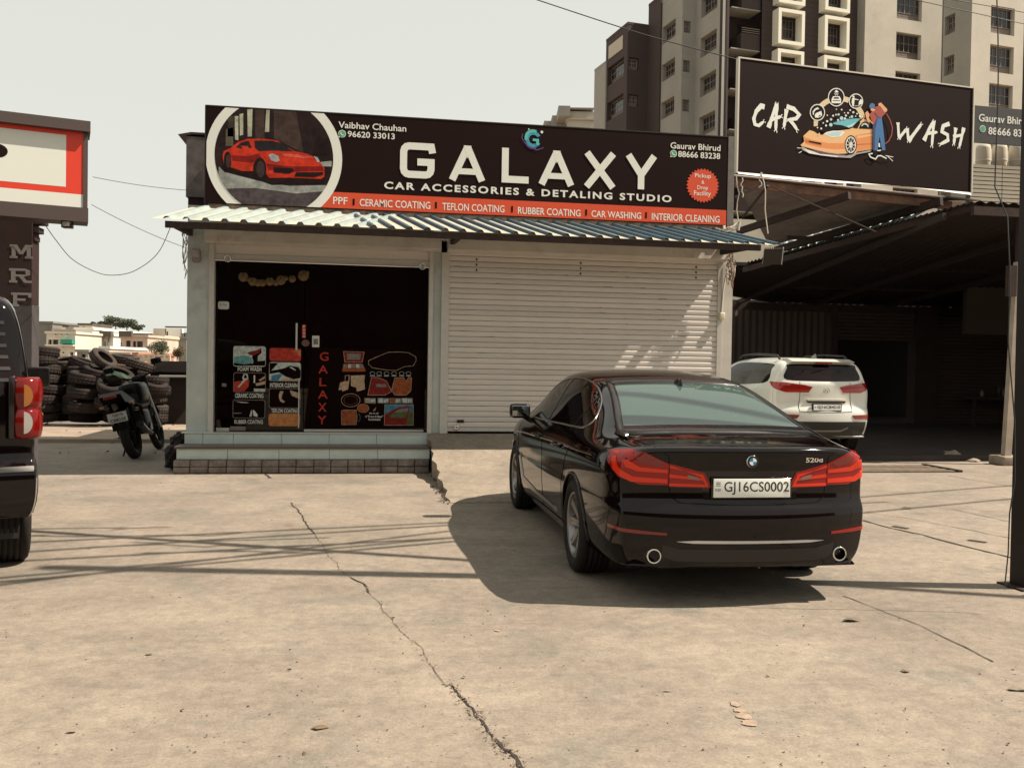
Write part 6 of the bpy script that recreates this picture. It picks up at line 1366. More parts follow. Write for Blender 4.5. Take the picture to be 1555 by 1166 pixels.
class Skin:
    """dense body surface that panels, lamps and glass are laid on"""
    def __init__(s, me):
        s.me = me; me.calc_loop_triangles()
        s.vs = [v.co.copy() for v in me.vertices]; s.fs = [tuple(p.vertices) for p in me.polygons]
        s.bvh = BVHTree.FromPolygons(s.vs, s.fs)
        s.nrm = [v.normal.copy() for v in me.vertices]
        s.tr = BVHTree.FromPolygons(s.vs, s.fs)
    def hit(s, o, d):
        loc, n, i, dist = s.bvh.ray_cast(Vector(o), Vector(d).normalized())
        if loc is None: return None, None
        # smooth normal: inverse-distance over the face's vertices
        w = 0; nn = Vector((0, 0, 0))
        for vi in s.fs[i]:
            k = 1/((s.vs[vi]-loc).length+1e-4); nn += s.nrm[vi]*k; w += k
        nn.normalize()
        return loc, nn
    def maps(s, kind, side=1, org=None):
        if kind == 'side': return lambda a, b: ((side*3, a, b), (-side, 0, 0))
        if kind == 'rear': return lambda a, b: ((a, -6, b), (0, 1, 0))
        if kind == 'top': return lambda a, b: ((a, b, 4), (0, 0, -1))
        if kind == 'cyl': return lambda a, b: ((side*org[0], org[1], b), (side*math.sin(a), -math.cos(a), 0)) 
    def patch(s, mb, poly, mp, off=.003, step=.03, skirt=.006, inner=None):
        """fills polygon (2-D, in map coordinates) with points cast on the skin"""
        bpts = []
        for i in range(len(poly)):
            a = Vector(poly[i]); b = Vector(poly[(i+1) % len(poly)]); n = max(1, int((b-a).length/step))
            bpts += [a.lerp(b, k/n) for k in range(n)]
        nb = len(bpts); x0 = min(p.x for p in bpts); x1 = max(p.x for p in bpts); y0 = min(p.y for p in bpts); y1 = max(p.y for p in bpts)
        pts = list(bpts)
        y = y0+step/2
        while y < y1:
            x = x0+step/2
            while x < x1:
                p = Vector((x, y))
                if inpoly(p, bpts) and min((p-q).length for q in bpts) > step*.45: pts.append(p)
                x += step
            y += step
        edges = [(i, (i+1) % nb) for i in range(nb)]
        r = geometry.delaunay_2d_cdt(pts, edges, [], 1, 1e-6)
        vs2, fs = r[0], r[2]
        vo = []; ok = []
        for p in vs2:
            o, d = mp(p.x, p.y)
            if s.cast_in: pass
            l, n = s.hit_dir(o, d)
            ok.append(l is not None); vo.append((l + n*off, l - n*skirt) if l is not None else (Vector((0, 0, 0)),)*2)
        fs = [f for f in fs if all(ok[i] for i in f)]
        b = len(vs2)
        mb.add([v[0] for v in vo], fs, True)
        # skirt round the edge gives the panel thickness
        cnt = {}
        for f in fs:
            for i in range(len(f)):
                e = (f[i], f[(i+1) % len(f)]); cnt[tuple(sorted(e))] = cnt.get(tuple(sorted(e)), 0)+1
        be = [e for e, c in cnt.items() if c == 1]
        if be:
            mb.add([v[0] for v in vo]+[v[1] for v in vo], [(i, j, j+b, i+b) for i, j in be], False)
        return mb
    cast_in = False
    def hit_dir(s, o, d): return s.hit(o, d)
    def line(s, pts, mp, off=.002):
        out = []
        for i in range(len(pts)-1):
            a = Vector(pts[i]); b = Vector(pts[i+1]); n = max(1, int((b-a).length/.04))
            for k in range(n):
                p = a.lerp(b, k/n); l, nn = s.hit(*mp(p.x, p.y))
                if l is not None: out.append(l+nn*off)
        l, nn = s.hit(*mp(*pts[-1]))
        if l is not None: out.append(l+nn*off)
        return out
def inpoly(p, poly):
    c = False; n = len(poly)
    for i in range(n):
        a, b = poly[i], poly[i-1]
        if (a[1] > p[1]) != (b[1] > p[1]) and p[0] < (b[0]-a[0])*(p[1]-a[1])/(b[1]-a[1])+a[0]: c = not c
    return c
def shrink(poly, d):
    """offset a counter-clockwise or clockwise polygon inwards"""
    n = len(poly); A = sum(poly[i-1][0]*poly[i][1]-poly[i][0]*poly[i-1][1] for i in range(n)); sg = 1 if A > 0 else -1
    out = []
    for i in range(n):
        p = Vector(poly[i]); a = (p-Vector(poly[i-1])).normalized(); b = (Vector(poly[(i+1) % n])-p).normalized()
        na = Vector((-a.y, a.x))*sg; nb = Vector((-b.y, b.x))*sg; m = na+nb
        m.normalize(); out.append(tuple(p + m*d/max(.4, m.dot(na))))
    return out
def smooth_poly(pts, n=4):
    """closed Catmull-Rom through the corner points"""
    out = []; N = len(pts); P = [Vector(p) for p in pts]
    for i in range(N):
        p0, p1, p2, p3 = P[i-1], P[i], P[(i+1) % N], P[(i+2) % N]
        for k in range(n):
            t = k/n; out.append(tuple(.5*((2*p1)+(p2-p0)*t+(2*p0-5*p1+4*p2-p3)*t*t+(3*p1-p0-3*p2+p3)*t**3)))
    return out
def delete_in(me, tests):
    bm = bmesh.new(); bm.from_mesh(me)
    kill = [f for f in bm.faces if any(t(f.calc_center_median(), f.normal) for t in tests)]
    bmesh.ops.delete(bm, geom=kill, context='FACES'); bm.to_mesh(me); bm.free()
def ring_patch(skin, mb, outer, inner, mp, off=.004, skirt=.006):
    """band between two outlines with the same number of corners, cast on the skin"""
    n = len(outer)
    A = []; B = []; C = []
    for i in range(n):
        a = Vector(outer[i]); b = Vector(outer[(i+1) % n]); c = Vector(inner[i]); d = Vector(inner[(i+1) % n]); k = max(1, int((b-a).length/.03))
        for t in range(k): A.append(a.lerp(b, t/k)); B.append(c.lerp(d, t/k))
    rows = [[], [], [], []]
    for a, b in zip(A, B):
        la, na = skin.hit(*mp(a.x, a.y)); lb, nb = skin.hit(*mp(b.x, b.y))
        if la is None or lb is None: return mb
        rows[0].append(la-na*skirt); rows[1].append(la+na*off); rows[2].append(lb+nb*off); rows[3].append(lb-nb*skirt)
    m = len(A); vs = rows[0]+rows[1]+rows[2]+rows[3]; fs = []
    for r in range(3):
        for i in range(m): j = (i+1) % m; fs.append((r*m+i, r*m+j, (r+1)*m+j, (r+1)*m+i))
    mb.add(vs, fs, True); return mb

def wheel(parent, x, y, r, w, rimr, side, spokes, rz=0, rim_mat=None, name='wheel'):
    """tyre with tread grooves, rim with spokes, brake disc; thing > wheel > tyre, rim, brake_disc"""
    o = bpy.data.objects.new(name, None); COL.objects.link(o); o.parent = parent; o.location = (x, y, r); o.rotation_euler = (0, 0, rz)
    h = w/2; prof = [(rimr, -h*.78), (rimr+.02, -h*.95), (r-.06, -h*1.02), (r-.022, -h*.93), (r-.004, -h*.78)]
    for g in (-.45, -.15, .15, .45):
        prof += [(r, h*(g-.05)), (r-.009, h*(g-.035)), (r-.009, h*(g+.035)), (r, h*(g+.05))]
    prof += [(r-.004, h*.78), (r-.022, h*.93), (r-.06, h*1.02), (rimr+.02, h*.95), (rimr, h*.78)]
    MB().lathe(prof, 56).build('tyre', M_TYRE, o)
    b = MB().lathe([(rimr+.004, side*h*.80), (rimr-.006, side*h*.86), (rimr-.022, side*h*.78), (rimr-.03, side*h*.2), (rimr-.03, -side*h*.6)], 48)
    b.lathe([(.0, side*h*.62), (.028, side*h*.62), (.034, side*h*.52), (.07, side*h*.5), (.075, side*h*.3), (0, side*h*.3)], 24)
    for k in range(spokes):
        for e in (-1, 1):
            th = 2*PI*(k+.0)/spokes; a0 = th+e*.10; a1 = th+e*(.62/spokes)
            w0, w1 = .016, .011; n = 5; vs = []
            for q in range(n):
                t = q/(n-1); rr = lerp(.05, rimr-.012, t); an = lerp(a0, a1, t**1.2); ww = lerp(w0, w1, t); ax = side*h*lerp(.50, .76, t**1.5)
                c, s_ = math.cos(an), math.sin(an); px, py = -s_*ww, c*ww
                vs += [(ax, rr*c+px, rr*s_+py), (ax, rr*c-px, rr*s_-py), (ax-side*.03, rr*c-px*1.3, rr*s_-py*1.3), (ax-side*.03, rr*c+px*1.3, rr*s_+py*1.3)]
            fs = [(4*q+a, 4*q+(a+1) % 4, 4*q+4+(a+1) % 4, 4*q+4+a) for q in range(n-1) for a in range(4)]
            b.add(vs, fs)
    b.build('rim', rim_mat or M_RIM, o)
    MB().lathe([(.06, side*h*.05), (rimr*.72, side*h*.05), (rimr*.72, -side*h*.1), (.06, -side*h*.1)], 32).build('brake_disc', M_DISC, o)
    return o
def seat(mb, x, y, z, w=.5):
    mb.rbox((x-w/2, y, z), (x+w/2, y+.12, z+.55), .05).rbox((x-.13, y+.02, z+.60), (x+.13, y+.11, z+.78), .04)
    mb.cyl((x-.05, y+.06, z+.5), (x-.05, y+.06, z+.65), .008, 6).cyl((x+.05, y+.06, z+.5), (x+.05, y+.06, z+.65), .008, 6)

# ---------------------------------------------------------------- black saloon
def saloon():
    root = thing('saloon_car', 'black saloon with red L-shaped tail lights parked nose-in at the shutter ramp', 'car', (2.448, 6.392, 0), -.0262)
    sp = dict(
        stations=[-1.04, -1.0, -.93, -.80, -.62, -.45, -.28, -.1, .1, .3, .5, .75, 1.05, 1.4, 1.75, 2.0, 2.25, 2.5, 2.75, 2.95, 3.2, 3.45, 3.62, 3.74],
        bows=[.13, .125, .11, .07, .03, .01], fbows=[.2, .15, .08, .03],
        side_z=[.20, .26, .37, .50, .59, .625, .70, .79, .87, .93],
        side_m=[.91, .955, .975, .985, .992, .985, .988, .990, .982, .955],
        rear_y=-1.10, rear_dy=[.05, .02, .004, 0, .004, .055, .062, .060, .045, .022], rear_bow=[.15]*5+[.13]*5,
        front_y=3.83, front_dy=[.10, .03, 0, 0, 0, .01, .02, .05, .09, .14],
        top_a=[0, .13, .40, .66, .865, .95, .99, 1],
        x_deck=[.955, .93, .885, .83, .77, .63, .32, 0], x_cab=[.955, .925, .845, .765, .675, .585, .30, 0], h0=.07, h1=.34,
        width=([-1.04, -1.0, -.9, -.75, -.5, -.2, .1, .6, 1.4, 2.2, 2.9, 3.3, 3.6, 3.8], [.815, .845, .875, .895, .915, .928, .932, .925, .922, .928, .930, .90, .84, .76]),
        top=([-1.05, -1.0, -.93, -.8, -.62, -.5, -.38, -.2, 0, .25, .5, .8, 1.15, 1.5, 1.85, 2.1, 2.4, 2.7, 2.9, 3.2, 3.5, 3.75],
             [.985, 1.0, .998, 1.003, 1.020, 1.040, 1.075, 1.15, 1.228, 1.315, 1.382, 1.434, 1.466, 1.474, 1.452, 1.395, 1.26, 1.10, 1.02, .965, .88, .74]),
        shoulder=([-1.05, -.8, -.4, 0, .6, 1.4, 2.4, 3.0, 3.5, 3.75], [.925, .945, .962, .965, .955, .94, .925, .91, .80, .68]),
        bottom=([-1.1, -.9, -.5, 0, 3, 3.5, 3.8], [.235, .235, .225, .20, .18, .19, .22]))
    vs, fs = car_body(sp)
    arch = [MB().lathe([(0, sx*.62), (.372, sx*.62), (.372, sx*1.1), (0, sx*1.1)], 64, Matrix.Translation((0, yy, .337))) for sx in (-1, 1) for yy in (0, 2.975)]
    me = eval_mesh('body', vs, fs, 3, arch)
    sk0 = eval_mesh('sk', vs, fs, 3); sk = Skin(sk0)
    # outlines
    rg = smooth_poly([(-.70, 1.030), (-.35, 1.038), (0, 1.040), (.35, 1.038), (.70, 1.030), (.70, 1.060), (.605, 1.24), (.55, 1.355), (.50, 1.388), (.25, 1.402), (0, 1.406), (-.25, 1.402), (-.50, 1.388), (-.55, 1.355), (-.605, 1.24), (-.70, 1.060)], 3)
    sw = [(2.62, 1.005), (2.35, 1.13), (2.12, 1.235), (1.85, 1.325), (1.5, 1.374), (1.15, 1.385), (.8, 1.365), (.5, 1.318), (.25, 1.245), (.08, 1.165), (-.02, 1.09), (.02, 1.05), (.14, 1.03), (.7, 1.02), (1.4, 1.005), (2.0, .998)]
    swp = smooth_poly(sw, 3)
    inr = shrink(rg, .045); ins = shrink(swp, .02)
    kr = shrink(rg, .02); ks = shrink(swp, .008)
    delete_in(me, [lambda c, n: n.z > .1 and n.y < -.2 and -.75 < c.y < .45 and inpoly((c.x, c.z), kr),
                   lambda c, n: abs(n.x) > .3 and abs(c.x) > .5 and c.z > .9 and inpoly((c.y, c.z), ks)])
    bo = mkobj('body', me, root); me.materials.clear(); me.materials.append(M_BLACK)
    for p in me.polygons: p.use_smooth = True
    # sharp arches
    mrear = sk.maps('rear')
    rw = sk.patch(MB(), rg, mrear, .003, .04).build('rear_window', G_REAR, root)
    ring_patch(sk, MB(), rg, inr, mrear, .0055, .004).build('window_border', M('frit', (.012, .008, .008), .25), rw)
    mb = MB()
    for k in range(12):
        z = lerp(1.10, 1.34, k/11); xx = interp([1.05, 1.39], [.58, .44], z)
        mb.tube(sk.line([(-xx, z), (xx, z)], mrear, .001), .0009, 4)
    mb.build('heating_wire', M_DKPLAST, rw)
    for sd_ in (-1, 1):
        ms = sk.maps('side', sd_)
        split = [(1.36, 1.30)]
        def sub(poly, lo, hi): return clip_rect(poly, lo, hi, 0, 2)
        for nm, lo, hi in (('side_window', 1.40, 3), ('side_window', .33, 1.33), ('quarter_window', -1, .30)):
            pl = sub(swp, lo, hi)
            sk.patch(MB(), pl, ms, .002, .05).build(nm, G_SIDE, root)
        ring_patch(sk, MB(), shrink(swp, -.003), shrink(swp, .007), ms, .005, .004).build('window_trim', M('satin_trim', (.30, .27, .25), .25, 1), root)
        for yy, w in ((1.365, .04), (.315, .018)):
            zt = interp([p[0] for p in sorted(sw[5:10])], [p[1] for p in sorted(sw[5:10])], yy)
            sk.patch(MB(), [(yy-w, 1.0), (yy+w, 1.0), (yy+w*.9, zt), (yy-w*.9, zt)], ms, .0045, .03).build('window_pillar', M('gloss_black', (.008, .006, .006), .12), root)
        # doors: shut lines as dark recess strips and two handles
        g = MB()
        for pts in ([(2.62, 1.0), (2.66, .80), (2.60, .45), (2.42, .24)], [(1.38, 1.0), (1.33, .75), (1.33, .4), (1.36, .24)], [(.02, 1.04), (.10, .92), (.30, .78), (.42, .62), (.45, .38), (.50, .24)], [(2.42, .24), (1.4, .235), (.5, .24)]):
            ln = sk.line(pts, ms, -.0005); 
            if len(ln) > 1: g.tube(ln, .0032, 5)
        g.build('door_gap', M_GAP, root)
        cr = MB(); ln = sk.line([(3.2, .80), (2.4, .835), (1.4, .86), (.4, .885), (-.5, .895)], ms, -.003); cr.tube(ln, .008, 6); cr.build('shoulder_crease', M_BLACK, root)
        for y0, y1 in ((1.46, 1.70), (.50, .74)):
            hb = MB(); pts = [sk.hit(*ms(lerp(y0, y1, t), .865)) for t in (0, .15, .5, .85, 1)]
            hb.tube([p+n*d for (p, n), d in zip(pts, (.004, .034, .040, .034, .004))], .012, 8)
            sk.patch(hb, [(y0, .845), (y1, .845), (y1, .89), (y0, .89)], ms, .001, .04)
            hb.build('door_handle', M_BLACK, root)
        # sill blade and satin side trim behind the front wheel
        sb = MB(); sk.patch(sb, [(.45, .215), (2.5, .215), (2.52, .255), (1.5, .275), (.48, .29)], ms, .008, .08); sb.build('sill', M_BLACK, root)
        tb = MB(); sk.patch(tb, [(2.42, .38), (2.50, .62), (2.46, .63), (2.33, .41), (1.6, .365), (.75, .36), (.70, .325), (2.38, .335)], ms, .006, .05); tb.build('side_trim', M_RIM, root)
        # wheel arch lips
        for yy in (0, 2.975):
            al = MB(); pts = []
            for k in range(33):
                a = -.35+(PI+.70)*k/32; l, n = sk.hit(*ms(yy+.377*math.cos(a), .337+.377*math.sin(a)))
                if l is not None and l.z > (.29 if yy == 0 and l.y < 0 else .2): pts.append(l+n*.001)
            al.tube(pts, .011, 6).build('arch_lip', M_BLACK, root)
        # mirror
        mr = MB(); mx = sd_*1.0
        mr.rbox((sd_*.86, 2.28, .975), (sd_*1.055, 2.42, 1.115), .035)
        mr.tube([(sd_*.86, 2.36, .96), (sd_*.90, 2.36, .985), (sd_*.95, 2.36, 1.02)], .028, 8)
        mo = mr.build('door_mirror', M_BLACK, root)
        MB().rbox((sd_*.875, 2.272, .992), (sd_*1.042, 2.285, 1.10), .006).build('mirror_glass', M('mirror', (.35, .40, .42), .03, 1), mo)
        # tail lamps: outer piece wraps the corner, inner sits on the boot lid
        cyl = sk.maps('cyl', sd_, (.50, -.62))
        def ph(x, y): return math.atan2(x-.50, -(y+.62))
        A = [(math.radians(70), .945), (math.radians(40), .962), (math.radians(25), .952), (math.radians(3), .885), (math.radians(3), .752), (math.radians(30), .752), (math.radians(50), .80), (math.radians(66), .885)]
        lb = MB(); sk.patch(lb, [(a*1, z) for a, z in A], cyl, .006, .05).build('tail_lamp', M_REDLENS, root)
        lo = bpy.data.objects[-1] if False else COL.objects[-1]
        B = [(math.radians(61), .945), (math.radians(55), .945), (math.radians(50), .86), (math.radians(36), .80), (math.radians(4), .79), (math.radians(4), .765), (math.radians(38), .768), (math.radians(56), .835)]
        sk.patch(MB(), B, cyl, .0085, .04).build('light_band', M_REDBRIGHT, lo)
        B = [(math.radians(45), .905), (math.radians(40), .905), (math.radians(30), .862), (math.radians(4), .848), (math.radians(4), .828), (math.radians(32), .835), (math.radians(42), .86)]
        sk.patch(MB(), B, cyl, .0085, .04).build('light_band', M_REDBRIGHT, lo)
        B = [(math.radians(36), .955), (math.radians(24), .948), (math.radians(8), .895), (math.radians(14), .87), (math.radians(30), .89)]
        sk.patch(MB(), B, cyl, .0085, .04).build('lamp_housing', M_REDDARK, lo)
        rr = lambda P: [(sd_*a, b) for a, b in P]
        xi = .515
        lo = sk.patch(MB(), rr([(xi, .888), (xi, .742), (.245, .738), (.262, .765), (.30, .833)]), mrear, .006, .05).build('tail_lamp', M_REDLENS, root)
        sk.patch(MB(), rr([(xi, .878), (xi, .862), (.31, .822), (.275, .755), (.29, .755), (.325, .808)]), mrear, .0085, .04).build('light_band', M_REDBRIGHT, lo)
        sk.patch(MB(), rr([(xi, .765), (xi, .748), (.27, .745), (.28, .76)]), mrear, .0085, .04).build('light_band', M_REDBRIGHT, lo)
        sk.patch(MB(), rr([(xi, .822), (xi, .80), (.31, .785), (.325, .80)]), mrear, .0085, .04).build('light_band', M_REDBRIGHT, lo)
        sk.patch(MB(), rr([(xi-.11, .82), (xi-.11, .795), (.33, .785), (.34, .806)]), mrear, .010, .04).build('reversing_lens', M('smoked_lens', (.25, .12, .10), .15), lo)
        # reflector in the bumper corner, exhaust
        R = [(math.radians(62), .49), (math.radians(5), .462), (math.radians(5), .448), (math.radians(30), .452), (math.radians(62), .468)]
        sk.patch(MB(), R, cyl, .005, .05).build('bumper_reflector', M_REDDARK if sd_ < 0 else M_REDLENS, root)
        ex = MB().lathe([(.038, 0), (.043, -.004), (.047, .004), (.046, .16), (.040, .16), (.038, 0)], 32, Matrix.Translation((sd_*.61, -1.02, .315)), 'y')
        exo = ex.build('exhaust_tip', M_CHROME, root)
        MB().lathe([(0, .03), (.040, .03)], 24, Matrix.Translation((sd_*.61, -1.02, .315)), 'y').build('exhaust_bore', M_GAP, exo)
    # boot lid seam, plate recess, badge, plate, lettering
    g = MB()
    for sd_ in (-1, 1):
        ln = sk.line([(sd_*.70, 1.03), (sd_*.60, .985), (sd_*.522, .93), (sd_*.520, .80), (sd_*.505, .68), (sd_*.45, .645), (sd_*.2, .636), (0, .634)], mrear, -.001)
        g.tube(ln, .0035, 5)
    g.build('boot_gap', M_GAP, root)
    rc = MB(); sk.patch(rc, [(-.33, .845), (.33, .845), (.30, .665), (-.30, .665)], mrear, .001, .06, 0); rc.build('plate_recess', M('gloss_black'), root)
    yb = sk.hit((0, -6, .74), (0, 1, 0))[0].y - .006
    pl = MB().rbox((-.262, yb-.012, .676), (.262, yb, .804), .004).build('number_plate', M('gloss_black'), root)
    pb = MB().rbox((-.25, yb-.016, .682), (.25, yb-.011, .798), .003).build('plate_face', M_PLATE, pl)
    P = Plane((0, yb-.0165, 0), (1, 0, 0))
    tx = MB()
    P.text(tx, 'GJ16CS0002', -.182, .242, .699, .781, .001, .006)
    P.text(tx, 'IND', -.238, -.202, .722, .737, .001)
    P.stroke(tx, [(-.235, .756), (-.205, .756)], .004, .001); P.stroke(tx, [(-.235, .766), (-.205, .766)], .004, .001); P.stroke(tx, [(-.235, .776), (-.205, .776)], .004, .001)
    tx.build('plate_lettering', M_INK, pl)
    # roundel
    l, n = sk.hit((0, -6, .905), (0, 1, 0)); bz = .905; by = l.y-.004
    bd = MB().lathe([(0, by-.008), (.036, by-.008), (.041, by), (.041, by+.01)], 32, Matrix.Translation((0, 0, bz)), 'y').build('badge', M_CHROME, root)
    Pb = Plane((0, by-.008, bz), (1, 0, 0))
    b1 = MB(); Pb.disc(b1, (0, 0), .0375, .0006); b1.build('badge_rim', M_INK, bd)
    for q, (nm, mt) in enumerate((('badge_quarter', M('badge_blue', (.03, .22, .42), .3)), ('badge_quarter', M('badge_white', (.8, .8, .78), .3)))*2):
        b2 = MB(); a0 = PI/2+q*PI/2
        Pb.poly(b2, [(0, 0)]+[(.0235*math.cos(a0+PI/2*k/8), .0235*math.sin(a0+PI/2*k/8)) for k in range(9)], .0012); b2.build(nm, mt, bd)
    P2 = Plane((0, sk.hit((.42, -6, .905), (0, 1, 0))[0].y-.004, 0), (1, .12, 0)); t2 = MB()
    P2.o = sk.hit((.36, -6, .912), (0, 1, 0))[0] + Vector((0, -.003, 0))
    a = sk.hit((.50, -6, .912), (0, 1, 0))[0]; P2.u = (a-P2.o).normalized(); P2.u.z = 0; P2.w = Vector((0, 0, 1)); P2.n = P2.u.cross(P2.w).normalized()
    P2.text(t2, '520d', 0, .125, -.014, .016, .002, .02); t2.build('model_lettering', M_CHROME, root)
    # bumper top highlight ledge, diffuser, chrome blade
    df = MB(); sk.patch(df, [(-.56, .39), (-.46, .365), (.46, .365), (.56, .39), (.56, .31), (.46, .285), (-.46, .285), (-.56, .31)], mrear, .004, .06); df.build('diffuser', M_DKPLAST, root)
    cb = MB(); sk.patch(cb, [(-.48, .412), (-.38, .403), (.38, .403), (.48, .412), (.36, .418), (-.36, .42)], mrear, .012, .05); cb.build('chrome_strip', M('satin_silver', (.55, .58, .62), .22, .9), root)
    for xx in (-.50, -.17, .17, .50):
        l, n = sk.hit((xx, -6, .50), (0, 1, 0)); MB().cyl(l-n*.004, l+n*.0006, .011, 12).build('parking_sensor', M_BLACK, root)
    # antenna fin
    fz = sk.hit((0, .42, 4), (0, 0, -1))[0]
    fin = MB()
    n = 8; vs = []
    for k in range(n+1):
        t = k/n; y = .34+.19*t; h = .062*math.sin(min(1, (1-t)*1.1)*PI/2)*(1 if t > .12 else .8+1.6*t); w = .028*math.sin(PI*(.12+.83*t))
        zb = sk.hit((0, y, 4), (0, 0, -1))[0].z-.004
        vs += [(-w, y, zb), (-w*.45, y, zb+h*.6), (0, y, zb+h), (w*.45, y, zb+h*.6), (w, y, zb)]
    fin.add(vs, [(5*k+a, 5*k+a+1, 5*k+6+a, 5*k+5+a) for k in range(n) for a in range(4)] + [(0, 1, 2, 3, 4)], True)
    fin.build('roof_antenna', M_BLACK, root)
    # interior
    for xx in (-.40, .40):
        it = MB(); seat(it, xx, 1.25, .42); it.build('seat', M_SEAT, root)
    it = MB(); it.rbox((-.62, .32, .35), (.62, .50, .96), .06)
    for xx in (-.40, 0, .40): it.rbox((xx-.13, .24, .93), (xx+.13, .34, 1.14), .04)
    it.build('rear_seat', M_SEAT, root)
    MB().box((-.68, -.42, .985), (.68, .30, 1.0)).build('parcel_shelf', M('shelf', (.035, .032, .03), .8), root)
    MB().box((-.80, -.3, .40), (.80, 3.0, .42)).box((-.66, 2.1, .75), (.66, 2.7, .98)).build('cabin_floor', M_DKPLAST, root)
    for x in (-.80, .80):
        for y in (0, 2.975): wheel(root, x*1.0, y, .337, .245, .238, 1 if x > 0 else -1, 8)
    MB().box((-.6, -.35, .34), (.6, .35, .80)).box((-.6, 2.6, .34), (.6, 3.35, .75)).build('underbody', M_GAP, root)
    bpy.data.meshes.remove(sk0)
    return root
saloon()
# ---------------------------------------------------------------- white SUV under the canopy
def white_suv():
    root = thing('suv_car', 'white compact suv with number plate GJ16CB4510 parked under the dark tin canopy', 'car', (7.42, 14.42, .09), 0)
    sp = dict(
        stations=[-.79, -.74, -.68, -.61, -.54, -.40, -.15, .15, .5, .9, 1.3, 1.6, 1.9, 2.15, 2.45, 2.75, 3.0, 3.2, 3.32],
        bows=[.13, .12, .08, .04], fbows=[.2, .15, .08, .03],
        side_z=[.27, .36, .48, .60, .68, .74, .82, .92, 1.0, 1.06],
        side_m=[.90, .95, .985, .99, .992, .975, .978, .985, .98, .955],
        rear_y=-.84, rear_dy=[.10, .03, .0, 0, .006, .05, .055, .05, .05, .05], rear_bow=[.16]*10,
        front_y=3.43, front_dy=[.10, .03, 0, 0, 0, .01, .02, .04, .07, .12],
        top_a=[0, .10, .38, .66, .88, .955, .99, 1],
        x_deck=[.955, .93, .90, .86, .80, .66, .33, 0], x_cab=[.955, .935, .885, .83, .75, .66, .34, 0], h0=.05, h1=.4,
        width=([-.8, -.7, -.5, -.1, .6, 1.4, 2.2, 2.9, 3.2, 3.4], [.80, .845, .87, .888, .885, .882, .885, .885, .84, .77]),
        top=([-.80, -.76, -.70, -.63, -.55, -.45, 0, .5, 1.0, 1.4, 1.7, 2.0, 2.3, 2.6, 3.0, 3.2, 3.35], [1.20, 1.27, 1.39, 1.50, 1.565, 1.585, 1.615, 1.63, 1.625, 1.59, 1.50, 1.33, 1.15, 1.06, 1.0, .93, .83]),
        shoulder=([-.8, 0, 1.4, 2.4, 3.0, 3.4], [1.15, 1.13, 1.0, .97, .93, .75]),
        bottom=([-.84, -.5, 0, 3, 3.4], [.36, .30, .24, .24, .28]))
    vs, fs = car_body(sp)
    arch = [MB().lathe([(0, sx*.58), (.375, sx*.58), (.375, sx*1.1), (0, sx*1.1)], 48, Matrix.Translation((0, yy, .335))) for sx in (-1, 1) for yy in (0, 2.59)]
    me = eval_mesh('body', vs, fs, 3, arch); sk0 = eval_mesh('sk', vs, fs, 3); sk = Skin(sk0)
    bo = mkobj('body', me, root); me.materials.clear(); me.materials.append(M_WHITEP)
    for p in me.polygons: p.use_smooth = True
    mr_ = sk.maps('rear')
    rg = smooth_poly([(-.66, 1.27), (-.4, 1.235), (.4, 1.235), (.66, 1.27), (.60, 1.44), (.55, 1.50), (0, 1.505), (-.55, 1.50), (-.60, 1.44)], 3)
    sk.patch(MB(), rg, mr_, .004, .05).build('rear_window', G_DARK, root)
    # spoiler with its lamp, fin, rails
    sb = MB(); sb.prism([(-.50, 1.53), (-.66, 1.535), (-.68, 1.55), (-.50, 1.595), (-.30, 1.60)], -.54, .54, 'x'); sb.build('roof_spoiler', M_WHITEP, root)
    MB().box((-.14, -.69, 1.515), (.14, -.64, 1.535)).build('brake_light', M_REDDARK, root)
    MB().add([(-.03, -.40, 1.59), (.03, -.40, 1.59), (0, -.20, 1.60), (0, -.41, 1.68), (0, -.38, 1.68)], [(0, 1, 3), (1, 2, 4, 3), (2, 0, 3, 4), (0, 2, 1)]).build('roof_antenna', M('silver_paint', (.5, .52, .52), .25, .6), root)
    for s in (-1, 1):
        ms = sk.maps('side', s)
        MB().tube([(s*.60, -.35, 1.585), (s*.60, -.25, 1.65), (s*.62, .5, 1.675), (s*.60, 1.1, 1.655), (s*.60, 1.25, 1.60)], .018, 8).build('roof_rail', M_DKPLAST, root)
        sw = [(-.36, 1.22), (-.34, 1.42), (-.30, 1.50), (.6, 1.53), (1.2, 1.50), (1.75, 1.28), (2.0, 1.12), (1.0, 1.14), (.1, 1.17)]
        sk.patch(MB(), smooth_poly(sw, 3), ms, .003, .06).build('side_window', G_DARK, root)
        for yy in (0, 2.59):
            al = MB(); pts = []
            for k in range(25):
                a = -.2+(PI+.4)*k/24; l, n = sk.hit(*ms(yy+.39*math.cos(a), .335+.39*math.sin(a)))
                if l is not None: pts.append(l)
            al.tube(pts, .024, 6).build('arch_cladding', M_DKPLAST, root)
        cyl = sk.maps('cyl', s, (.40, -.38))
        D = math.radians
        lo = sk.patch(MB(), [(D(82), 1.215), (D(40), 1.205), (D(3), 1.175), (D(3), 1.05), (D(40), 1.05), (D(60), 1.10)], cyl, .007, .05).build('tail_lamp', M('red_lens_deep', (.30, .012, .008), .12, coat=.5), root)
        sk.patch(MB(), [(D(55), 1.165), (D(3), 1.145), (D(3), 1.12), (D(52), 1.14)], cyl, .010, .05).build('light_band', M_REDLENS, lo)
        lo = sk.patch(MB(), [(s*.42, 1.178), (s*.36, 1.17), (s*.235, 1.14), (s*.30, 1.05), (s*.42, 1.05)], mr_, .007, .05).build('tail_lamp', M('red_lens_deep'), root)
        sk.patch(MB(), [(s*.42, 1.145), (s*.28, 1.125), (s*.30, 1.10), (s*.42, 1.12)], mr_, .010, .05).build('light_band', M_REDLENS, lo)
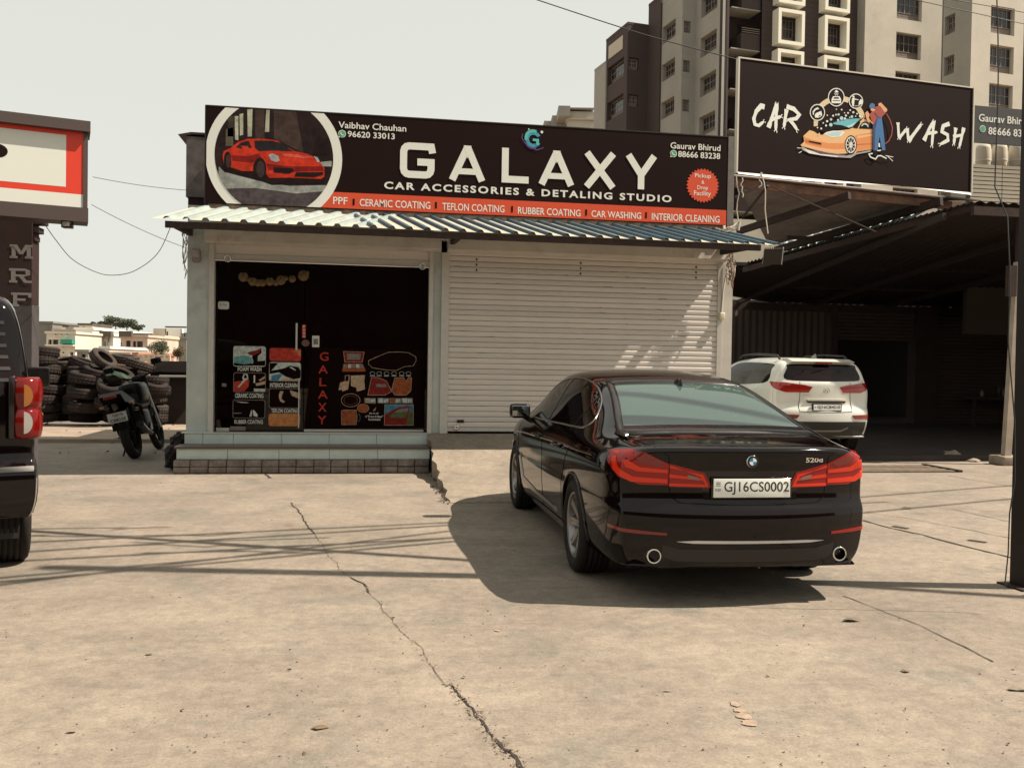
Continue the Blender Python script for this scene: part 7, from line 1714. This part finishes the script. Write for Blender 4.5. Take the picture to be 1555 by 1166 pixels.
        sk.patch(MB(), [(D(70), .70), (D(8), .69), (D(14), .63), (D(70), .63)], cyl, .012, .05).build('bumper_reflector', M_REDDARK, root)
        g = MB(); g.tube(sk.line([(s*.435, 1.22), (s*.435, .98), (s*.46, .80), (s*.45, .745), (s*.2, .735), (0, .735)], mr_, 0), .005, 5); g.build('tailgate_gap', M_GAP, root)
        mb = MB().rbox((s*.90, 1.75, 1.05), (s*1.08, 1.87, 1.19), .03); mb.build('door_mirror', M_WHITEP, root)
    cl = MB(); sk.patch(cl, [(-.74, .585), (.74, .585), (.72, .335), (-.72, .335)], mr_, .012, .06); cl.build('lower_bumper', M_DKPLAST, root)
    sk.patch(MB(), [(-.38, .50), (-.25, .455), (.25, .455), (.38, .50), (.38, .485), (.25, .43), (-.25, .43), (-.38, .485)], mr_, .02, .06).build('skid_plate', M('silver_paint'), root)
    sk.patch(MB(), [(-.34, .94), (.36, .94), (.34, .915), (-.32, .915)], mr_, .016, .06).build('chrome_strip', M_CHROME, root)
    sk.patch(MB(), [(-.33, .913), (.35, .913), (.34, .885), (-.31, .885)], mr_, .01, .06).build('handle_recess', M_DKPLAST, root)
    yb = sk.hit((0, -6, .80), (0, 1, 0))[0].y-.004
    pl = MB().box((-.25, yb-.014, .755), (.25, yb+.02, .875)).build('number_plate', M_INK, root)
    MB().box((-.235, yb-.018, .770), (.235, yb-.013, .860)).build('plate_face', M_PLATE, pl)
    P = Plane((0, yb-.0185, 0), (1, 0, 0)); t = MB()
    P.text(t, 'GJ16CB4510', -.175, .224, .784, .846, .001, .02); P.stroke(t, [(-.222, .815), (-.195, .815)], .012, .001); t.build('plate_lettering', M_INK, pl)
    yl = sk.hit((0, -6, 1.08), (0, 1, 0))[0].y-.003
    P = Plane((0, yl, 1.08), (1, 0, 0)); t = MB(); P.ring(t, (0, 0), .054, .062, .003, 32, None, .62)
    P.stroke(t, [(-.035, -.024), (-.018, .024), (-.026, 0), (.022, .004), (.016, -.024), (.034, .026)], .009, .003); t.build('badge', M_CHROME, root)
    P = Plane((-.42, sk.hit((-.35, -6, 1.0), (0, 1, 0))[0].y-.012, .995), (1, 0, 0)); t = MB(); P.text(t, 'CRETA', 0, .16, 0, .022, .002, .02); t.build('model_lettering', M_CHROME, root)
    for x in (-.76, .76):
        for y in (0, 2.59): wheel(root, x, y, .335, .215, .21, 1 if x > 0 else -1, 6)
    MB().box((-.6, -.4, .36), (.6, 3.1, .7)).build('underbody', M_GAP, root)
    bpy.data.meshes.remove(sk0)
white_suv()

# ---------------------------------------------------------------- black off-roader cut by the left edge
def black_suv():
    rz = math.radians(21.5)
    p = atZ(42, 849); off = Matrix.Rotation(rz, 3, 'Z') @ Vector((.875, -.02, 0))
    root = thing('suv_car', 'dark suv with stacked round-lobed red tail lights cut off by the left edge', 'car', (p.x-off.x, p.y-off.y, 0), rz)
    sp = dict(
        stations=[-.86, -.82, -.76, -.68, -.5, -.2, .2, .7, 1.2, 1.6, 1.9, 2.2, 2.5, 2.8, 3.1, 3.3],
        bows=[.06, .055, .03, .01], fbows=[.12, .10, .06, .02],
        side_z=[.42, .48, .58, .70, .76, .80, .90, 1.0, 1.12, 1.22],
        side_m=[.96, .985, 1.0, 1.0, .995, .975, .98, .982, .975, .965],
        rear_y=-.93, rear_dy=[.06, .01, 0, 0, .01, .07, .075, .075, .08, .085], rear_bow=[.08]*10,
        front_y=3.50, front_dy=[.05, .01, 0, 0, 0, .01, .02, .04, .06, .1],
        top_a=[0, .06, .36, .66, .90, .965, .99, 1],
        x_deck=[.965, .955, .94, .92, .90, .72, .36, 0], x_cab=[.965, .955, .92, .885, .83, .72, .36, 0], h0=.03, h1=.4,
        width=([-.9, -.6, 0, 2.6, 3.2, 3.45], [.875, .90, .91, .91, .88, .84]),
        top=([-.86, -.83, -.78, -.70, -.5, 0, .7, 1.4, 1.8, 2.1, 2.4, 2.7, 3.2, 3.4], [1.30, 1.50, 1.78, 1.90, 1.945, 1.97, 1.98, 1.95, 1.80, 1.45, 1.20, 1.14, 1.06, .95]),
        shoulder=([-.9, 0, 1.4, 2.4, 3.0, 3.4], [1.20, 1.20, 1.16, 1.10, 1.04, .86]),
        bottom=([-.9, 0, 3, 3.4], [.44, .36, .36, .42]))
    vs, fs = car_body(sp)
    arch = [MB().lathe([(0, sx*.60), (.44, sx*.60), (.44, sx*1.1), (0, sx*1.1)], 40, Matrix.Translation((0, yy, .38))) for sx in (-1, 1) for yy in (0, 2.68)]
    me = eval_mesh('body', vs, fs, 2, arch); sk0 = eval_mesh('sk', vs, fs, 2); sk = Skin(sk0)
    mkobj('body', me, root); me.materials.clear(); me.materials.append(M_BLACK)
    for q in me.polygons: q.use_smooth = True
    mr_ = sk.maps('rear'); D = math.radians
    sk.patch(MB(), smooth_poly([(-.68, 1.22), (.68, 1.22), (.64, 1.68), (.58, 1.78), (-.58, 1.78), (-.64, 1.68)], 3), mr_, .004, .06).build('rear_window', G_DARK, root)
    for s in (-1, 1):
        ms = sk.maps('side', s); cyl = sk.maps('cyl', s, (.55, -.55))
        sk.patch(MB(), smooth_poly([(-.62, 1.26), (-.58, 1.72), (-.45, 1.80), (-.05, 1.80), (-.02, 1.26)], 3), ms, .004, .06).build('quarter_window', G_DARK, root)
        sk.patch(MB(), smooth_poly([(.05, 1.24), (.06, 1.80), (1.3, 1.80), (1.75, 1.58), (2.0, 1.22)], 3), ms, .004, .06).build('side_window', G_DARK, root)
        for k in range(6):
            z = 1.32+k*.075; sk.patch(MB(), [(D(40), z), (D(10), z), (D(10), z+.022), (D(40), z+.022)], cyl, .012, .05).build('pillar_louvre', M_DKPLAST, root)
        # tail lamp: two lobes standing out of the body
        lp = MB()
        out = [(s*.745, -.80), (s*.80, -.865), (s*.865, -.86), (s*.905, -.80), (s*.91, -.66), (s*.88, -.58)]
        n = 26; vs2 = []
        for k in range(n+1):
            z = lerp(.95, 1.35, k/n); u = k/n*2; lob = abs(math.sin(PI*min(1.999, u))) ** .5 if 0 < k < n else 0
            q = .004+.026*lob
            for x, y in out:
                dx, dy = x-s*.78, y+.70; L = math.hypot(dx, dy); vs2.append((x+dx/L*q-s*.012, y+dy/L*q, z))
        m = len(out); lp.add(vs2, [(m*k+a, m*k+a+1, m*k+m+a+1, m*k+m+a) for k in range(n) for a in range(m-1)] + [tuple(range(m)), tuple(range(m*n, m*n+m))], True)
        lo = lp.build('tail_lamp', M('red_lens_rear', (.13, .0035, .0025), .12, spec=.4, coat=.1), root)
        for zc, mt in ((1.235, M('amber_deep', (.30, .11, .03), .2)), (1.06, M('clear_deep', (.34, .32, .29), .2))):
            b = MB(); vs3 = []
            for k in range(17):
                a = -PI/2+PI*k/16; vs3.append((s*(.80+.050*math.cos(a)), -.918-.012*math.cos(a), zc+.072*math.sin(a)))
            b.add(vs3+[(s*.80, -.922, zc)], [(k, k+1, 17) for k in range(16)], True); b.build('bulb_lens', mt, lo)
        g = MB().rbox((s*.715, -.862, .95), (s*.752, -.82, 1.36), .01); g.build('lamp_bezel', M('gloss_black'), root)
        mb = MB().rbox((s*.95, 1.98, 1.21), (s*1.16, 2.10, 1.40), .03); mo = mb.build('door_mirror', M_BLACK, root)
        MB().box((s*.965, 1.972, 1.225), (s*1.145, 1.981, 1.385)).build('mirror_glass', M('mirror'), mo)
        MB().tube([(s*.88, 2.05, 1.2), (s*1.0, 2.05, 1.25)], .02, 6).build('mirror_arm', M_DKPLAST, root)
        al = MB()
        for yy in (0, 2.68):
            pts = []
            for k in range(21):
                a = -.1+(PI+.2)*k/20; l, n_ = sk.hit(*ms(yy+.45*math.cos(a), .38+.45*math.sin(a)))
                if l is not None: pts.append(l)
            al.tube(pts, .016, 6)
        al.build('arch_cladding', M_DKPLAST, root)
    sk.patch(MB(), [(-.86, .765), (.86, .765), (.86, .735), (-.86, .735)], mr_, .012, .08).build('bumper_trim', M('trim_grey', (.06, .055, .05), .35, .5), root)
    for pts in ([(.655, 1.22), (.66, .85), (.62, .80), (-.62, .80)],):
        MB().tube(sk.line(pts, mr_, 0), .006, 5).build('tailgate_gap', M_GAP, root)
    MB().rbox((-.85, -1.00, .50), (.62, -.86, .62), .03).build('bumper_step', M_DKPLAST, root)
    P = Plane((.40, -.885, 1.05), (1, 0, 0)); t = MB(); P.text(t, '2', .13, .19, .02, .09, .004, .03); t.build('model_lettering', M_CHROME, root)
    MB().box((.55, -.36, .22), (.80, -.33, .58)).build('mud_flap', M_DKPLAST, root)
    MB().box((-.6, -.6, .40), (.6, 3.2, .75)).build('underbody', M_GAP, root)
    for x in (-.755, .755):
        for y in (0, 2.68): wheel(root, x, y, .38, .25, .22, 1 if x > 0 else -1, 5)
    bpy.data.meshes.remove(sk0)
black_suv()

# ---------------------------------------------------------------- motorcycle
def motorcycle():
    p = atZ(207, 696)
    root = thing('motorcycle', 'black motorcycle leaning on its side stand beside the tyre pile', 'motorcycle', (p.x, p.y, 0), math.radians(-14))
    root.rotation_euler = (0, math.radians(-14), math.radians(-1)); root.scale = (1.18,)*3
    MK = M('bike_black', (.004, .002, .002), .6, spec=.12); MT = M('bike_tank', (.003, .0015, .0015), .35, spec=.12)
    def wh(y, r, w):
        o = bpy.data.objects.new('wheel', None); COL.objects.link(o); o.parent = root; o.location = (0, y, r)
        MB().lathe([(r-.09, -w*.4), (r-.05, -w*.5), (r-.012, -w*.36), (r, 0), (r-.012, w*.36), (r-.05, w*.5), (r-.09, w*.4), (r-.09, -w*.4)], 40).build('tyre', M_TYRE, o)
        b = MB().lathe([(r-.085, -w*.38), (r-.115, -w*.3), (r-.115, w*.3), (r-.085, w*.38)], 40).lathe([(0, -.05), (.05, -.05), (.05, .05), (0, .05)], 16)
        for k in range(5): a = 2*PI*k/5; b.tube([(0, .04*math.cos(a), .04*math.sin(a)), (0, (r-.11)*math.cos(a+.2), (r-.11)*math.sin(a+.2))], .014, 6)
        b.build('rim', MK, o)
    wh(0, .31, .12); wh(1.32, .31, .09)
    MB().prism([(-.10, .66), (-.30, .62), (-.36, .55), (-.30, .57), (-.05, .61), (.25, .64), (.25, .70)], -.07, .07, 'x').build('rear_fender', MK, root)
    MB().prism([(-.42, .80), (-.10, .72), (.35, .70), (.48, .78), (.35, .83), (.0, .82), (-.32, .89)], -.11, .11, 'x').build('seat', M('bike_seat', (.004, .002, .002), .8, spec=.1), root)
    tk = MB().rbox((-.15, .42, .70), (.15, .92, .98), .09); tk.build('fuel_tank', MT, root)
    MB().prism([(-.36, .74), (-.48, .84), (-.40, .88), (.1, .74), (.05, .68)], -.13, .13, 'x').build('tail_cowl', MT, root)
    MB().rbox((-.08, -.485, .80), (.08, -.44, .84), .012).build('tail_lamp', M_REDDARK, root)
    fr = MB()
    for s in (-1, 1):
        fr.tube([(s*.10, -.25, .76), (s*.12, .35, .66), (s*.10, .45, .38)], .016, 6)
        fr.tube([(s*.09, 0, .31), (s*.10, .45, .36)], .022, 6)
    fr.tube([(0, .9, .92), (0, .75, .42), (0, .45, .32)], .022, 6)
    fr.build('frame', MK, root)
    for s in (-1, 1):
        MB().tube([(s*.11, -.02, .33), (s*.12, -.16, .70)], .028, 8).build('shock_absorber', MK, root)
        MB().tube([(s*.08, 1.32, .31), (s*.08, 1.02, .95)], .022, 8).build('fork', M_CHROME if s > 0 else MK, root)
        MB().tube([(0, .98, 1.02), (s*.18, .97, 1.07), (s*.36, .88, 1.05)], .014, 6).build('handlebar', MK, root)
        mo = MB().tube([(s*.24, .93, 1.06), (s*.30, .95, 1.20)], .006, 5).build('mirror', MK, root)
        MB().rbox((s*.25, .93, 1.18), (s*.39, .95, 1.26), .01).build('mirror_glass', M('gloss_black'), mo)
        MB().rbox((s*.15, -.30, .70), (s*.20, -.26, .73), .008).build('indicator', M('clear_dull', (.30, .16, .09), .25), root)
        MB().tube([(s*.10, .40, .30), (s*.26, .38, .30)], .012, 6).build('foot_peg', MK, root)
    MB().rbox((-.13, .38, .28), (.13, .72, .60), .04).build('engine', M('engine_metal', (.006, .005, .004), .45, .5), root)
    MB().tube([(.13, .60, .40), (.17, .35, .27), (.19, .0, .34), (.21, -.25, .42)], [.02, .025, .045, .05], 10).build('exhaust', M('exhaust_metal', (.02, .016, .016), .3, .8), root)
    MB().rbox((-.10, 1.05, .88), (.10, 1.20, 1.08), .05).build('headlamp', MK, root)
    MB().prism([(1.02, .64), (1.20, .68), (1.45, .66), (1.60, .52), (1.45, .64), (1.2, .655)], -.055, .055, 'x').build('front_fender', MK, root)
    MB().tube([(-.12, .35, .30), (-.26, .28, -.02)], .012, 6).build('side_stand', MK, root)
    pl = MB().box((-.115, -.375, .50), (.115, -.365, .625)).build('number_plate', M('plate_dull', (.42, .42, .40), .5), root)
    P = Plane((0, -.376, 0), (1, 0, 0)); t = MB(); P.text(t, 'GJ16', -.05, .075, .570, .612, .001, .02); P.text(t, 'CB8228', -.09, .095, .512, .553, .001, .02)
    t.build('plate_lettering', M_INK, pl)
    MB().box((-.09, -.372, .40), (.09, -.366, .475)).build('mud_guard', MK, root)
motorcycle()
